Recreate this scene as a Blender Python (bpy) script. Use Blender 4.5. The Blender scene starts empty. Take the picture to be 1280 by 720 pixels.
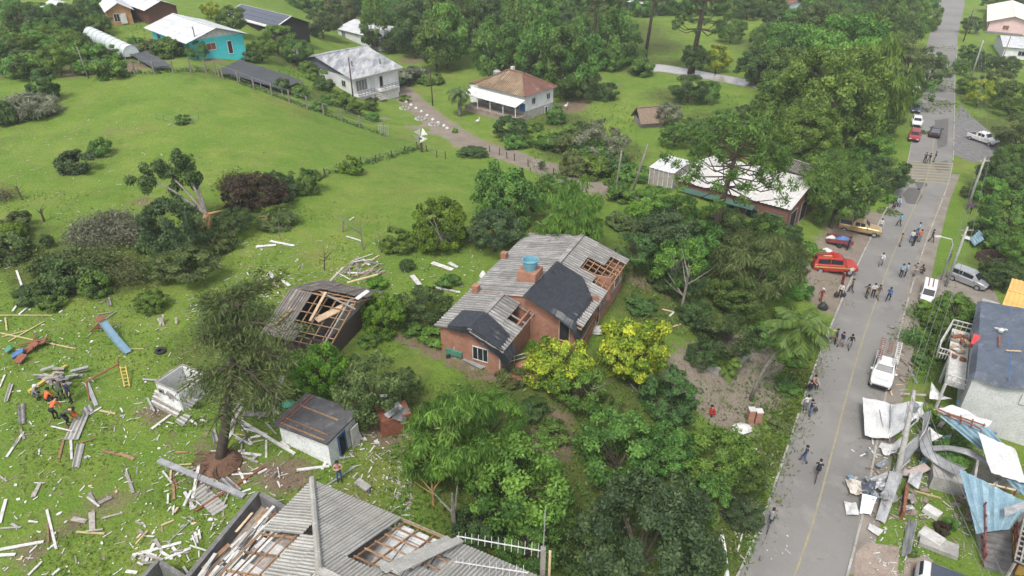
import bpy, bmesh, math, random
import numpy as np
from mathutils import Vector, Matrix, noise as mnoise
S = bpy.context.scene
COL = S.collection
# ---- camera numbers and the lie of the land -------------------------------------------------
PITCH = math.radians(31.0); FPX = 880.0; CAM_H = 41.0
SP, CP = math.sin(PITCH), math.cos(PITCH)

def sm(a, b, x):
    t = (x - a) / (b - a)
    t = 0.0 if t < 0 else (1.0 if t > 1 else t)
    return t * t * (3 - 2 * t)

def lerp(a, b, t):
    return a + (b - a) * t

def pl(x, pts):
    if x <= pts[0][0]: return pts[0][1]
    for (a, va), (b, vb) in zip(pts, pts[1:]):
        if x <= b:
            return va + (vb - va) * (x - a) / (b - a)
    return pts[-1][1]

def ray(u, v):
    a = (u - 640) / FPX; b = (v - 360) / FPX
    return (a, CP - b * SP, -SP - b * CP)

def on_plane(u, v, z):
    d = ray(u, v); t = (z - CAM_H) / d[2]
    return (d[0] * t, d[1] * t, z)

# road: edges read at the kerbs, both on the level z = 0
LEFT = [(880, 800), (938, 720), (963, 640), (1000, 530), (1022, 462), (1061, 368), (1092, 300), (1121, 250), (1136, 218), (1140, 190), (1143, 150), (1150, 90), (1163, 40), (1172, 0)]
RIGHT = [(1040, 790), (1056, 720), (1076, 625), (1092, 545), (1111, 439), (1131, 368), (1150, 305), (1172, 250), (1184, 218), (1190, 190), (1192, 150), (1193, 90), (1198, 40), (1207, 0)]
RL = [on_plane(u, v, 0) for u, v in LEFT]
RR = [on_plane(u, v, 0) for u, v in RIGHT]
RL.append((RL[-1][0] + 40, RL[-1][1] + 160, 0)); RR.append((RR[-1][0] + 40, RR[-1][1] + 160, 0))
_SORT = {}
def edge_x(pts, y):
    q = _SORT.get(id(pts))
    if q is None or len(q) != len(pts): q = _SORT[id(pts)] = sorted((p[1], p[0]) for p in pts)
    if y < q[0][0]:
        k = (q[1][1] - q[0][1]) / (q[1][0] - q[0][0]); return q[0][1] + k * (y - q[0][0])
    if y > q[-1][0]:
        k = (q[-1][1] - q[-2][1]) / (q[-1][0] - q[-2][0]); return q[-1][1] + k * (y - q[-1][0])
    return pl(y, q)

HILL = [(1.5, 0), (5, .9), (10, 3.2), (18, 5.8), (28, 7.2), (45, 8.6), (65, 10.4), (85, 12), (120, 14), (300, 20)]
def ground(x, y):
    d = (edge_x(RL, y) - x) * 0.86
    if d <= 1.5: return 0.0
    near = pl(d, HILL) * lerp(1, .85, sm(60, 90, y))
    w = x + 0.3 * (y - 100)
    far = (3.0 + 10.5 * sm(-8, -50, w)) * sm(1.5, 30, d)
    return lerp(near, far, sm(62, 115, y))

def at(u, v, dz=0.0):
    """where the sight line through a pixel of the photograph meets the land (dz above it)"""
    d = ray(u, v); lo, t = 0.0, 4.0
    while t < 900:
        x, y, z = d[0] * t, d[1] * t, CAM_H + d[2] * t
        if z < ground(x, y) + dz: break
        lo = t; t += 1.5 if t < 200 else 6
    hi = t
    for _ in range(18):
        m = (lo + hi) / 2
        if CAM_H + d[2] * m < ground(d[0] * m, d[1] * m) + dz: hi = m
        else: lo = m
    return (d[0] * hi, d[1] * hi, ground(d[0] * hi, d[1] * hi))

def ppm(u, v, dz=0.0):
    """pixels of the photograph per metre at that point"""
    p = at(u, v, dz)
    return FPX / (p[1] * CP - (p[2] + dz - CAM_H) * SP)

# ---- camera, sky, sun, exposure --------------------------------------------------------------
cam = bpy.data.cameras.new('camera'); cam.sensor_width = 36.0; cam.lens = FPX / 1280 * 36
cam.clip_start = 1.0; cam.clip_end = 6000
camo = bpy.data.objects.new('camera', cam); COL.objects.link(camo)
camo.location = (0, 0, CAM_H); camo.rotation_euler = (math.pi / 2 - PITCH, 0, 0)
S.camera = camo
SUN_EL, SUN_AZ = math.radians(58), math.radians(200)      # behind the drone, a little to the left
W = bpy.data.worlds.new('World'); S.world = W; W.use_nodes = True
nt = W.node_tree; bg = nt.nodes['Background']
sky = nt.nodes.new('ShaderNodeTexSky'); sky.sky_type = 'NISHITA'; sky.sun_disc = False
sky.sun_elevation = SUN_EL; sky.sun_rotation = SUN_AZ; sky.altitude = 700
sky.air_density = 1.0; sky.dust_density = 5.0; sky.ozone_density = 1.0
hs = nt.nodes.new('ShaderNodeHueSaturation'); hs.inputs['Saturation'].default_value = 0.35   # cloud deck: a greyer sky
nt.links.new(sky.outputs[0], hs.inputs['Color']); nt.links.new(hs.outputs[0], bg.inputs[0]); bg.inputs[1].default_value = 0.15
sd = bpy.data.lights.new('sun', 'SUN'); sd.energy = 1.5; sd.angle = math.radians(12); sd.color = (1, .965, .91)
so = bpy.data.objects.new('sun', sd); COL.objects.link(so)
dv = Vector((math.sin(SUN_AZ) * math.cos(SUN_EL), math.cos(SUN_AZ) * math.cos(SUN_EL), math.sin(SUN_EL)))
so.rotation_euler = dv.to_track_quat('Z', 'Y').to_euler(); so.location = (0, 0, 120)
S.view_settings.view_transform = 'Standard'; S.view_settings.look = 'None'
S.view_settings.exposure = 1.1; S.view_settings.gamma = 1.0
S.cycles.max_bounces = 6; S.cycles.diffuse_bounces = 3; S.cycles.glossy_bounces = 2
S.cycles.transparent_max_bounces = 4; S.cycles.transmission_bounces = 3

# ---- helpers ----------------------------------------------------------------------------------
R = random.Random(11)
def tag(o, label=None, cat=None, group=None, kind=None):
    if label: o['label'] = label
    if cat: o['category'] = cat
    if group: o['group'] = group
    if kind: o['kind'] = kind
    return o

def root(name, loc, label=None, cat=None, group=None, rz=0.0):
    o = bpy.data.objects.new(name, None); COL.objects.link(o)
    o.empty_display_size = .3; o.location = loc; o.rotation_euler = (0, 0, rz)
    return tag(o, label, cat, group)

def V3(p): return Vector(p)

class MB:
    """collects quads, boxes, beams and tubes; build() links them as one mesh object"""
    def __init__(s): s.v = []; s.f = []; s.m = []; s.mi = 0
    def poly(s, pts):
        n = len(s.v); s.v += [tuple(p) for p in pts]; s.f.append(tuple(range(n, n + len(pts)))); s.m.append(s.mi); return s
    def hexa(s, b, t):
        n = len(s.v); s.v += [tuple(p) for p in b] + [tuple(p) for p in t]; k = len(b)
        s.f.append(tuple(reversed(range(n, n + k)))); s.f.append(tuple(range(n + k, n + 2 * k)))
        for i in range(k):
            j = (i + 1) % k; s.f.append((n + i, n + j, n + k + j, n + k + i))
        s.m += [s.mi] * (k + 2); return s
    def box(s, c, size, ax=None):
        c = V3(c); x, y, z = ax or (Vector((1, 0, 0)), Vector((0, 1, 0)), Vector((0, 0, 1)))
        a, b, d = x * size[0] / 2, y * size[1] / 2, z * size[2] / 2
        return s.hexa([c - a - b - d, c + a - b - d, c + a + b - d, c - a + b - d], [c - a - b + d, c + a - b + d, c + a + b + d, c - a + b + d])
    def beam(s, p, q, w, h=None, up=(0, 0, 1), taper=1.0):
        p, q = V3(p), V3(q); d = (q - p)
        if d.length < 1e-6: return s
        x = d.normalized(); u = V3(up)
        if abs(x.dot(u)) > .98: u = Vector((0, 1, 0))
        y = u.cross(x).normalized(); z = x.cross(y); h = h or w
        def ring(c, k): return [c - y * w * k / 2 - z * h * k / 2, c + y * w * k / 2 - z * h * k / 2, c + y * w * k / 2 + z * h * k / 2, c - y * w * k / 2 + z * h * k / 2]
        return s.hexa(ring(p, 1), ring(q, taper))
    def tube(s, path, r, n=6, cap=True):
        path = [V3(p) for p in path]; rs = r if isinstance(r, (list, tuple)) else [r] * len(path)
        base = len(s.v); prev = None
        for i, p in enumerate(path):
            d = (path[min(i + 1, len(path) - 1)] - path[max(i - 1, 0)])
            d = d.normalized() if d.length > 1e-9 else Vector((0, 0, 1))
            if prev is None:
                u = Vector((0, 0, 1)) if abs(d.z) < .9 else Vector((1, 0, 0)); a = u.cross(d).normalized()
            else:
                a = (prev - d * prev.dot(d)); a = a.normalized() if a.length > 1e-6 else d.orthogonal().normalized()
            prev = a; b = d.cross(a)
            for k in range(n):
                t = 2 * math.pi * k / n; s.v.append(tuple(p + (a * math.cos(t) + b * math.sin(t)) * rs[i]))
        for i in range(len(path) - 1):
            for k in range(n):
                j = (k + 1) % n; q = base + i * n
                s.f.append((q + k, q + j, q + n + j, q + n + k)); s.m.append(s.mi)
        if cap:
            s.f.append(tuple(reversed(range(base, base + n)))); e = base + (len(path) - 1) * n
            s.f.append(tuple(range(e, e + n))); s.m += [s.mi] * 2
        return s
    def lathe(s, c, prof, n=12, axis=2):
        base = len(s.v)
        for r, h in prof:
            for k in range(n):
                t = 2 * math.pi * k / n; a, b = r * math.cos(t), r * math.sin(t)
                q = (a, b, h) if axis == 2 else ((h, a, b) if axis == 0 else (a, h, b))
                s.v.append((c[0] + q[0], c[1] + q[1], c[2] + q[2]))
        for i in range(len(prof) - 1):
            for k in range(n):
                j = (k + 1) % n; q = base + i * n; s.f.append((q + k, q + j, q + n + j, q + n + k)); s.m.append(s.mi)
        s.f.append(tuple(reversed(range(base, base + n)))); e = base + (len(prof) - 1) * n
        s.f.append(tuple(range(e, e + n))); s.m += [s.mi] * 2
        return s
    def grid(s, rows):
        b = len(s.v); w = len(rows[0])
        for r in rows: s.v += [tuple(p) for p in r]
        for i in range(len(rows) - 1):
            for j in range(w - 1): q = b + i * w + j; s.f.append((q, q + w, q + w + 1, q + 1)); s.m.append(s.mi)
        return s
    def prism(s, poly, z0, z1):
        return s.hexa([(x, y, z0) for x, y in poly], [(x, y, z1) for x, y in poly])
    def mesh(s, name, org=(0, 0, 0), uv=True, smooth=False):
        me = bpy.data.meshes.new(name)
        me.from_pydata([(a - org[0], b - org[1], c - org[2]) for a, b, c in s.v], [], s.f)
        if any(s.m): me.polygons.foreach_set('material_index', s.m)
        if smooth: me.polygons.foreach_set('use_smooth', [True] * len(me.polygons))
        if uv:
            l = me.uv_layers.new(name='metres'); vs = me.vertices
            for p in me.polygons:
                n = p.normal
                if abs(n.z) > .75: t, w = Vector((1, 0, 0)), Vector((0, 1, 0))
                else: t = Vector((0, 0, 1)).cross(n).normalized(); w = n.cross(t)
                for li in p.loop_indices:
                    c = vs[me.loops[li].vertex_index].co; l.data[li].uv = (c.dot(t), c.dot(w))
        return me
    def build(s, name, mat, parent=None, label=None, org=None, uv=True, smooth=False, kind=None):
        o_ = tuple(parent_org(parent)) if parent else (org or (0, 0, 0))
        me = s.mesh(name, o_, uv, smooth); o = bpy.data.objects.new(name, me)
        for m in (mat if isinstance(mat, (list, tuple)) else [mat]): me.materials.append(m)
        COL.objects.link(o)
        if parent: o.parent = parent
        else: o.location = o_
        return tag(o, label, kind=kind)

def parent_org(p):
    while p.parent: p = p.parent
    return p.location

def place(me, name, parent=None, loc=(0, 0, 0), mats=None):
    o = bpy.data.objects.new(name, me); COL.objects.link(o); o.location = loc
    if parent: o.parent = parent
    if mats:
        for i, m in enumerate(mats):
            o.material_slots[i].link = 'OBJECT'; o.material_slots[i].material = m
    return o

KIDS = {}
def copy_thing(o, parent=None):
    c = o.copy(); COL.objects.link(c); c.parent = parent
    for ch in [x for x in o.children]: copy_thing(ch, c)
    return c

# labels: a description plus where the thing stands, told apart by rank where that is still not enough
MARKS = [((220, 485), 'the collapsed white hut'), ((280, 565), 'the uprooted pine'), ((395, 540), 'the flat-roofed outbuilding'),
 ((650, 380), 'the brick house'), ((400, 385), 'the broken dark shed'), ((450, 670), 'the big grey hip roof'), ((145, 422), 'the fallen blue slide'),
 ((75, 505), 'the rescue workers'), ((120, 320), 'the felled silver tree'), ((1102, 465), 'the white ladder pickup'),
 ((1225, 620), 'the fallen blue roof'), ((1245, 430), 'the grey tarpaulin'), ((1040, 330), 'the red fire vehicle'), ((1075, 285), 'the gold pickup'),
 ((1210, 347), 'the silver minivan'), ((1258, 28), 'the pink house'), ((635, 110), 'the hip-roofed house'), ((250, 45), 'the turquoise house'),
 ((140, 55), 'the tunnel greenhouse'), ((435, 85), 'the patchy-roofed house'), ((930, 225), 'the long whitish roof'), ((807, 140), 'the little field hut'),
 ((895, 215), 'the tall araucaria'), ((965, 400), 'the feathery palm'), ((791, 432), 'the yellow-leaved tree'), ((1160, 217), 'the yellow zebra crossing'),
 ((1112, 525), 'the white sheeting'), ((1100, 615), 'the twisted metal'), ((1180, 660), 'the fenced lawn'), ((240, 240), 'the snapped tree'),
 ((1228, 172), 'the parked white pickup'), ((1143, 168), 'the parked red car'), ((610, 190), 'the dirt driveway'), ((900, 470), 'the gravel place'), ((50, 430), 'the broken play equipment')]
REG = []
def later(o, desc, uv, cat, group=None):
    tag(o, None, cat, group); REG.append((o, desc, uv)); return o

ORD = ['nearest', 'second', 'third', 'fourth', 'fifth', 'sixth', 'seventh', 'eighth', 'ninth', 'tenth', 'eleventh', 'twelfth', 'thirteenth', 'fourteenth', 'fifteenth', 'sixteenth', 'seventeenth', 'eighteenth', 'nineteenth', 'twentieth']
SELF = ('uprooted pine', 'snapped tree', 'umbrella-shaped', 'tall slim-trunked', 'brilliant yellow', 'felled pale silver')
def write_labels():
    G = {}
    for o, d, (u, v) in REG:
        if any(k in d for k in SELF): o['label'] = d; continue
        (mx, my), nm = min(MARKS, key=lambda m: (m[0][0] - u) ** 2 + ((m[0][1] - v) * 1.3) ** 2)
        dx, dy = u - mx, (v - my) * 1.3
        rel = ('right of' if dx > 0 else 'left of') if abs(dx) > abs(dy) else ('in front of' if dy > 0 else 'beyond')
        G.setdefault((d, rel, nm), []).append((dx * dx + dy * dy, o))
    for (d, rel, nm), L in G.items():
        L.sort(key=lambda t: t[0])
        for i, (_, o) in enumerate(L):
            if len(L) == 1: o['label'] = f'{d} {rel} {nm}'
            elif i < len(ORD): o['label'] = f'{d}, {ORD[i]} {rel} {nm}'
            else:
                o['label'] = f'{d}, among the farther ones {rel} {nm}'; o['group'] = f'{d} {rel} {nm}'

# ---- materials --------------------------------------------------------------------------------
def nodes(name):
    m = bpy.data.materials.new(name); m.use_nodes = True; n = m.node_tree
    return m, n, n.nodes['Principled BSDF']

def nd(n, typ, **kw):
    x = n.nodes.new(typ)
    for k, v in kw.items():
        if k in x.inputs: x.inputs[k].default_value = v
        else: setattr(x, k, v)
    return x

def mixc(n, fac, a, b, blend='MIX'):
    x = n.nodes.new('ShaderNodeMix'); x.data_type = 'RGBA'; x.blend_type = blend
    for sock, val in ((x.inputs[0], fac), (x.inputs[6], a), (x.inputs[7], b)):
        if isinstance(val, (int, float)): sock.default_value = val
        elif isinstance(val, tuple): sock.default_value = (*val, 1) if len(val) == 3 else val
        else: n.links.new(val, sock)
    return x.outputs[2]

def noise(n, scale, detail=4, rough=.6, coord='Object', lo=.35, hi=.65, stretch=None):
    tc = n.nodes.new('ShaderNodeTexCoord'); src = tc.outputs[coord]
    if stretch:
        mp = n.nodes.new('ShaderNodeMapping'); mp.inputs['Scale'].default_value = stretch; n.links.new(src, mp.inputs[0]); src = mp.outputs[0]
    t = nd(n, 'ShaderNodeTexNoise', Scale=scale, Detail=detail, Roughness=rough); n.links.new(src, t.inputs['Vector'])
    r = nd(n, 'ShaderNodeMapRange'); r.inputs[1].default_value = lo; r.inputs[2].default_value = hi; n.links.new(t.outputs[0], r.inputs[0])
    return r.outputs[0]

def rnd(n, lo, hi):
    oi = n.nodes.new('ShaderNodeObjectInfo'); r = nd(n, 'ShaderNodeMapRange'); r.inputs[3].default_value = lo; r.inputs[4].default_value = hi
    n.links.new(oi.outputs['Random'], r.inputs[0]); return r.outputs[0]

def bump(n, bs, fac, strength, dist=.02):
    b = nd(n, 'ShaderNodeBump', Strength=strength, Distance=dist); n.links.new(fac, b.inputs['Height']); n.links.new(b.outputs[0], bs.inputs['Normal'])

def mat(name, a, b=None, scale=3.0, rough=.75, metal=0.0, bmp=.25, vary=.0, fine=None, stain=None, stretch=None, coord='Object', spec=.3):
    """two colours mixed by noise, a finer noise over it, optional stains, per-object variation"""
    m, n, bs = nodes(name); b = b or tuple(min(1, c * .8) for c in a)
    col = mixc(n, noise(n, scale, coord=coord, stretch=stretch), a, b)
    f = noise(n, fine or scale * 9, 3, coord=coord)
    col = mixc(n, f, col, mixc(n, 1.0, col, (.72, .72, .72), 'MULTIPLY'))
    if stain: col = mixc(n, noise(n, stain[1], 5, .7, lo=.55, hi=.75, coord=coord), col, stain[0])
    if vary:
        h = nd(n, 'ShaderNodeHueSaturation'); n.links.new(rnd(n, 1 - vary, 1 + vary), h.inputs['Value']); n.links.new(col, h.inputs['Color']); col = h.outputs[0]
    n.links.new(col, bs.inputs['Base Color']); bs.inputs['Roughness'].default_value = rough; bs.inputs['Metallic'].default_value = metal
    bs.inputs['Specular IOR Level'].default_value = spec
    if bmp: bump(n, bs, f, bmp)
    return m

def brickmat(name, c1, c2, mortar, bw=.24, bh=.075):
    m, n, bs = nodes(name); tc = n.nodes.new('ShaderNodeTexCoord')
    t = nd(n, 'ShaderNodeTexBrick', Scale=1.0); t.inputs['Brick Width'].default_value = bw; t.inputs['Row Height'].default_value = bh
    t.inputs['Mortar Size'].default_value = .012; t.inputs['Color1'].default_value = (*c1, 1); t.inputs['Color2'].default_value = (*c2, 1); t.inputs['Mortar'].default_value = (*mortar, 1)
    n.links.new(tc.outputs['UV'], t.inputs['Vector'])
    col = mixc(n, noise(n, .9, 5, lo=.45, hi=.8), t.outputs[0], mixc(n, 1.0, t.outputs[0], (.6, .58, .55), 'MULTIPLY'))
    col = mixc(n, noise(n, 2.6, 6, .8, lo=.55, hi=.8), col, (.30, .22, .17))
    n.links.new(col, bs.inputs['Base Color']); bs.inputs['Roughness'].default_value = .9; bump(n, bs, t.outputs['Fac'], -.3, .01); return m

def leafmat(name, dark, light):
    m, n, bs = nodes(name); at_ = nd(n, 'ShaderNodeAttribute', attribute_name='tint')
    col = mixc(n, at_.outputs['Fac'], dark, light)
    h = nd(n, 'ShaderNodeHueSaturation'); n.links.new(rnd(n, .485, .525), h.inputs['Hue']); n.links.new(rnd(n, .8, 1.15), h.inputs['Value']); n.links.new(col, h.inputs['Color'])
    n.links.new(h.outputs[0], bs.inputs['Base Color']); bs.inputs['Roughness'].default_value = .55; bs.inputs['Specular IOR Level'].default_value = .25
    tr = n.nodes.new('ShaderNodeBsdfTranslucent'); n.links.new(h.outputs[0], tr.inputs[0])
    mx = n.nodes.new('ShaderNodeMixShader'); mx.inputs[0].default_value = .4
    n.links.new(bs.outputs[0], mx.inputs[1]); n.links.new(tr.outputs[0], mx.inputs[2]); n.links.new(mx.outputs[0], n.nodes['Material Output'].inputs[0]); return m

M = {}
L_ = {'mid': ((.048, .100, .020), (.165, .275, .050)), 'bright': ((.060, .128, .020), (.200, .335, .052)), 'dark': ((.036, .068, .020), (.112, .180, .046)),
 'lime': ((.055, .125, .012), (.200, .330, .030)), 'yellow': ((.07, .135, .014), (.52, .50, .04)), 'olive': ((.056, .086, .022), (.165, .205, .064)), 'blue': ((.038, .070, .028), (.110, .170, .064)),
 'silver': ((.075, .088, .048), (.300, .310, .200)), 'purple': ((.034, .024, .013), (.095, .070, .038)), 'grass': ((.085, .140, .018), (.205, .255, .045)), 'straw': ((.10, .085, .04), (.26, .22, .11))}
for k, (a, b) in L_.items(): M['leaf_' + k] = leafmat('leaf_' + k, a, b)
M['bark'] = mat('bark', (.10, .075, .055), (.05, .038, .03), 5, .95, bmp=.8)
M['barkpale'] = mat('bark_pale', (.24, .22, .19), (.13, .11, .09), 5, .95, bmp=.6)
M['barkbrown'] = mat('bark_brown', (.085, .05, .034), (.045, .03, .022), 6, .95, bmp=.8)
M['rawwood'] = mat('torn_wood', (.45, .27, .12), (.30, .15, .06), 6, .85)
M['white'] = mat('white_paint', (.57, .565, .54), (.42, .41, .38), 2.2, .7, stain=((.24, .20, .155), 1.9), vary=.12)
M['whiteclean'] = mat('white_wall', (.62, .63, .62), (.54, .55, .54), .8, .7, stain=((.42, .42, .38), .8))
M['greywood'] = mat('weathered_wood', (.33, .30, .27), (.20, .18, .16), 4, .9, vary=.25)
M['wood'] = mat('timber', (.31, .19, .105), (.20, .115, .06), 5, .8, vary=.3)
M['palewood'] = mat('pale_timber', (.55, .42, .28), (.42, .30, .18), 5, .8, vary=.2)
M['yellow'] = mat('yellow_paint', (.50, .38, .09), (.40, .29, .07), 4, .6, stain=((.30, .18, .06), 3))
M['yellowpale'] = mat('yellow_faded', (.45, .38, .19), (.36, .29, .14), 4, .7)
M['rust'] = mat('rust_red', (.24, .09, .05), (.15, .06, .035), 4, .85)
M['fibro'] = mat('fibre_cement', (.285, .275, .26), (.165, .16, .15), 1.1, .9, stain=((.10, .097, .09), .9), vary=.16, bmp=.3, stretch=(.6, 2.2, 1))
M['fibropale'] = mat('fibre_cement_pale', (.38, .37, .34), (.30, .29, .262), 1.2, .9, stain=((.27, .25, .20), .8), vary=.06, bmp=.3)
M['fibrodark'] = mat('fibre_cement_dark', (.20, .175, .155), (.13, .115, .10), 1.6, .9, stain=((.28, .26, .24), 1.4), vary=.14, bmp=.3)
for k, c in (('fibro', (.145, .14, .13)), ('fibropale', (.235, .228, .205)), ('fibrodark', (.085, .075, .068)), ('metalblue', (.160, .255, .305)), ('tile', (.13, .085, .055)), ('tilered', (.10, .05, .038))): M[k + '_dirt'] = mat('dark_furrow_' + k, c, tuple(v * .75 for v in c), 1.5, .95, vary=.1)  # darker copies of the roof colours for the valley strips of ridged sheets
M['brick'] = brickmat('brick_wall', (.33, .125, .068), (.22, .078, .044), (.24, .165, .12))
M['tarp'] = mat('black_tarpaulin', (.020, .023, .029), (.014, .016, .020), 2, .38, bmp=.4, spec=.5)
M['tarpgrey'] = mat('grey_tarpaulin', (.088, .105, .135), (.065, .080, .105), .7, .5, bmp=.4, stain=((.13, .14, .16), .9))
M['dark'] = mat('dark_void', (.025, .025, .024), (.015, .015, .014), 3, .9)
M['glass'] = mat('glass', (.02, .025, .03), (.015, .018, .022), 1, .25, spec=.2, bmp=0)
M['concrete'] = mat('concrete', (.36, .35, .32), (.25, .24, .22), 1.5, .9, stain=((.16, .15, .13), 1.2))
M['concretedark'] = mat('concrete_dark', (.17, .165, .16), (.11, .108, .105), 1.5, .9, stain=((.24, .23, .21), 1.2))
M['metal'] = mat('galvanised', (.36, .365, .365), (.25, .255, .26), 1.4, .5, .2, stain=((.30, .28, .25), 1.2), vary=.1)
M['metalwhite'] = mat('white_sheet', (.54, .54, .53), (.44, .44, .43), 1.0, .55, 0, stain=((.40, .37, .32), .9), vary=.06)
M['metalblue'] = mat('blue_roof_sheet', (.18, .28, .335), (.145, .235, .285), 1.0, .55, 0, stain=((.32, .40, .43), .8), vary=.05)
M['steelgrey'] = mat('grey_steel', (.24, .27, .29), (.18, .20, .22), 1.4, .5, .2)
M['tyre'] = mat('tyre', (.022, .022, .022), (.03, .03, .03), 6, .9)
M['rim'] = mat('rim', (.42, .42, .43), (.34, .34, .35), 4, .4, .5)
M['lamp'] = mat('headlight_glass', (.62, .62, .60), None, 4, .2, bmp=0)
M['redlamp'] = mat('tail_light', (.40, .02, .015), None, 4, .3, bmp=0)
M['blackplastic'] = mat('black_plastic', (.03, .03, .032), (.02, .02, .021), 4, .6)
M['maroon'] = mat('maroon_paint', (.20, .05, .045), (.15, .04, .035), 3, .6)
M['tile'] = mat('old_roof_tile', (.27, .21, .13), (.17, .115, .075), .6, .9, stain=((.19, .085, .055), .5), vary=.15)
M['tilered'] = mat('red_roof_tile', (.19, .095, .070), (.14, .072, .055), .9, .9, stain=((.30, .20, .13), .6), vary=.15)
M['turq'] = mat('turquoise_wall', (.06, .50, .52), (.05, .44, .46), .8, .7)
M['blue'] = mat('blue_paint', (.07, .16, .34), (.05, .12, .27), 2, .6)
M['pvcblue'] = mat('blue_plastic', (.15, .32, .38), (.12, .27, .33), 3, .5)
M['pink'] = mat('pink_wall', (.62, .44, .42), (.56, .40, .38), .7, .8)
M['orangewall'] = mat('ochre_brick', (.42, .24, .10), (.34, .18, .08), 1.2, .9)
M['solar'] = mat('solar_panel', (.055, .065, .085), (.045, .052, .07), 2, .25, spec=.5, bmp=0)
M['green'] = mat('green_sheet', (.07, .22, .15), (.05, .17, .12), 2, .6)
M['orange'] = mat('yellow_orange_roof', (.62, .38, .12), (.55, .33, .10), 1.2, .7)
M['teal'] = mat('teal_cloth', (.08, .42, .42), (.06, .34, .36), 3, .8)
M['soil'] = mat('bare_soil', (.16, .09, .055), (.10, .055, .035), 2, 1, bmp=1)
M['rubble'] = mat('rubble', (.36, .31, .26), (.22, .17, .13), 3, .95, vary=.3)
M['gravel'] = mat('gravel', (.24, .21, .175), (.17, .15, .125), .5, .95, fine=18, bmp=.6, stain=((.15, .14, .10), .4), coord='Generated' if False else 'Object')
def roadmat():
    m, n, bs = nodes('worn_asphalt')
    c = mixc(n, noise(n, .12, 4), (.185, .178, .166), (.145, .139, .130))
    c = mixc(n, noise(n, .35, 5, .7, lo=.52, hi=.72), c, (.215, .206, .190))
    g = noise(n, 22, 3, lo=.3, hi=.7); c = mixc(n, g, c, mixc(n, 1.0, c, (.74, .74, .73), 'MULTIPLY'))
    c = mixc(n, noise(n, .6, 6, .8, lo=.60, hi=.72), c, (.085, .082, .078))
    n.links.new(c, bs.inputs['Base Color']); bs.inputs['Roughness'].default_value = .92; bump(n, bs, g, .4, .01); return m
M['road'] = roadmat()
M['roadline'] = mat('worn_yellow_line', (.29, .245, .13), (.22, .20, .14), 1.5, .9, stain=((.20, .19, .17), 1.3))
M['kerb'] = mat('kerb_stone', (.34, .33, .305), (.25, .24, .22), 1.2, .9, stain=((.20, .18, .15), .7), vary=.12)
M['paver'] = mat('paver', (.26, .21, .17), (.19, .15, .125), 1.0, .95, vary=.14, stain=((.18, .16, .12), .8))
M['water'] = mat('brown_water', (.30, .27, .235), (.25, .225, .195), .2, .25, spec=.5, bmp=.1)
def groundmat():
    m, n, bs = nodes('meadow_ground')
    def A(k): return nd(n, 'ShaderNodeAttribute', attribute_name=k).outputs['Fac']
    c = mixc(n, noise(n, .045, 4), (.138, .212, .034), (.200, .242, .050))
    c = mixc(n, noise(n, .25, 5, .65), c, (.112, .190, .026))
    c = mixc(n, noise(n, .55, 6, .75, lo=.55, hi=.75), c, (.21, .20, .075))
    c = mixc(n, noise(n, .14, 5, .7, lo=.54, hi=.70), c, (.088, .152, .022))
    c = mixc(n, noise(n, .09, 6, .8, lo=.55, hi=.74), c, (.175, .172, .055))
    c = mixc(n, noise(n, 1.6, 5, .8, lo=.56, hi=.70), c, (.235, .225, .11))
    c = mixc(n, noise(n, 1.1, 5, .8, lo=.58, hi=.72), c, (.055, .098, .02))
    f = noise(n, 5.5, 5, .7, lo=.3, hi=.7)
    c = mixc(n, f, c, mixc(n, 1.0, c, (.55, .62, .5), 'MULTIPLY'))
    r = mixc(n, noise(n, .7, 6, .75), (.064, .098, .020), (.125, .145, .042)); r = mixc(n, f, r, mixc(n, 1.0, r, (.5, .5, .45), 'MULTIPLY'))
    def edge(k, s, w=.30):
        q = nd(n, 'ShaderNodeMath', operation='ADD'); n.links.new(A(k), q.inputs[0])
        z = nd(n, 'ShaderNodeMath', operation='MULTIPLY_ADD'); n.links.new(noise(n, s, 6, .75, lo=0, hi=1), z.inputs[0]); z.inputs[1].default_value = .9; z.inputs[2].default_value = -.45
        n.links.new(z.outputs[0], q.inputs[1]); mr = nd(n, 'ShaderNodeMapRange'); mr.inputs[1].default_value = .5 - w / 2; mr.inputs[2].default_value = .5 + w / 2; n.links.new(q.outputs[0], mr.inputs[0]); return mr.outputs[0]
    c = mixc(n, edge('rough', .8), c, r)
    s = mixc(n, noise(n, .6, 5, .7), (.205, .150, .108), (.150, .112, .080)); s = mixc(n, f, s, mixc(n, 1.0, s, (.6, .58, .55), 'MULTIPLY'))
    g = mixc(n, noise(n, .4, 5, .7), (.26, .215, .175), (.195, .165, .135)); g = mixc(n, noise(n, 9, 3, lo=.3, hi=.7), g, mixc(n, 1.0, g, (.65, .64, .62), 'MULTIPLY'))
    c = mixc(n, edge('soil', 1.1), c, s); c = mixc(n, edge('gravel', 1.1, .2), c, g)
    n.links.new(c, bs.inputs['Base Color']); bs.inputs['Roughness'].default_value = 1; bs.inputs['Specular IOR Level'].default_value = .1; bump(n, bs, f, .8, .08); return m
M['ground'] = groundmat()

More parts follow.
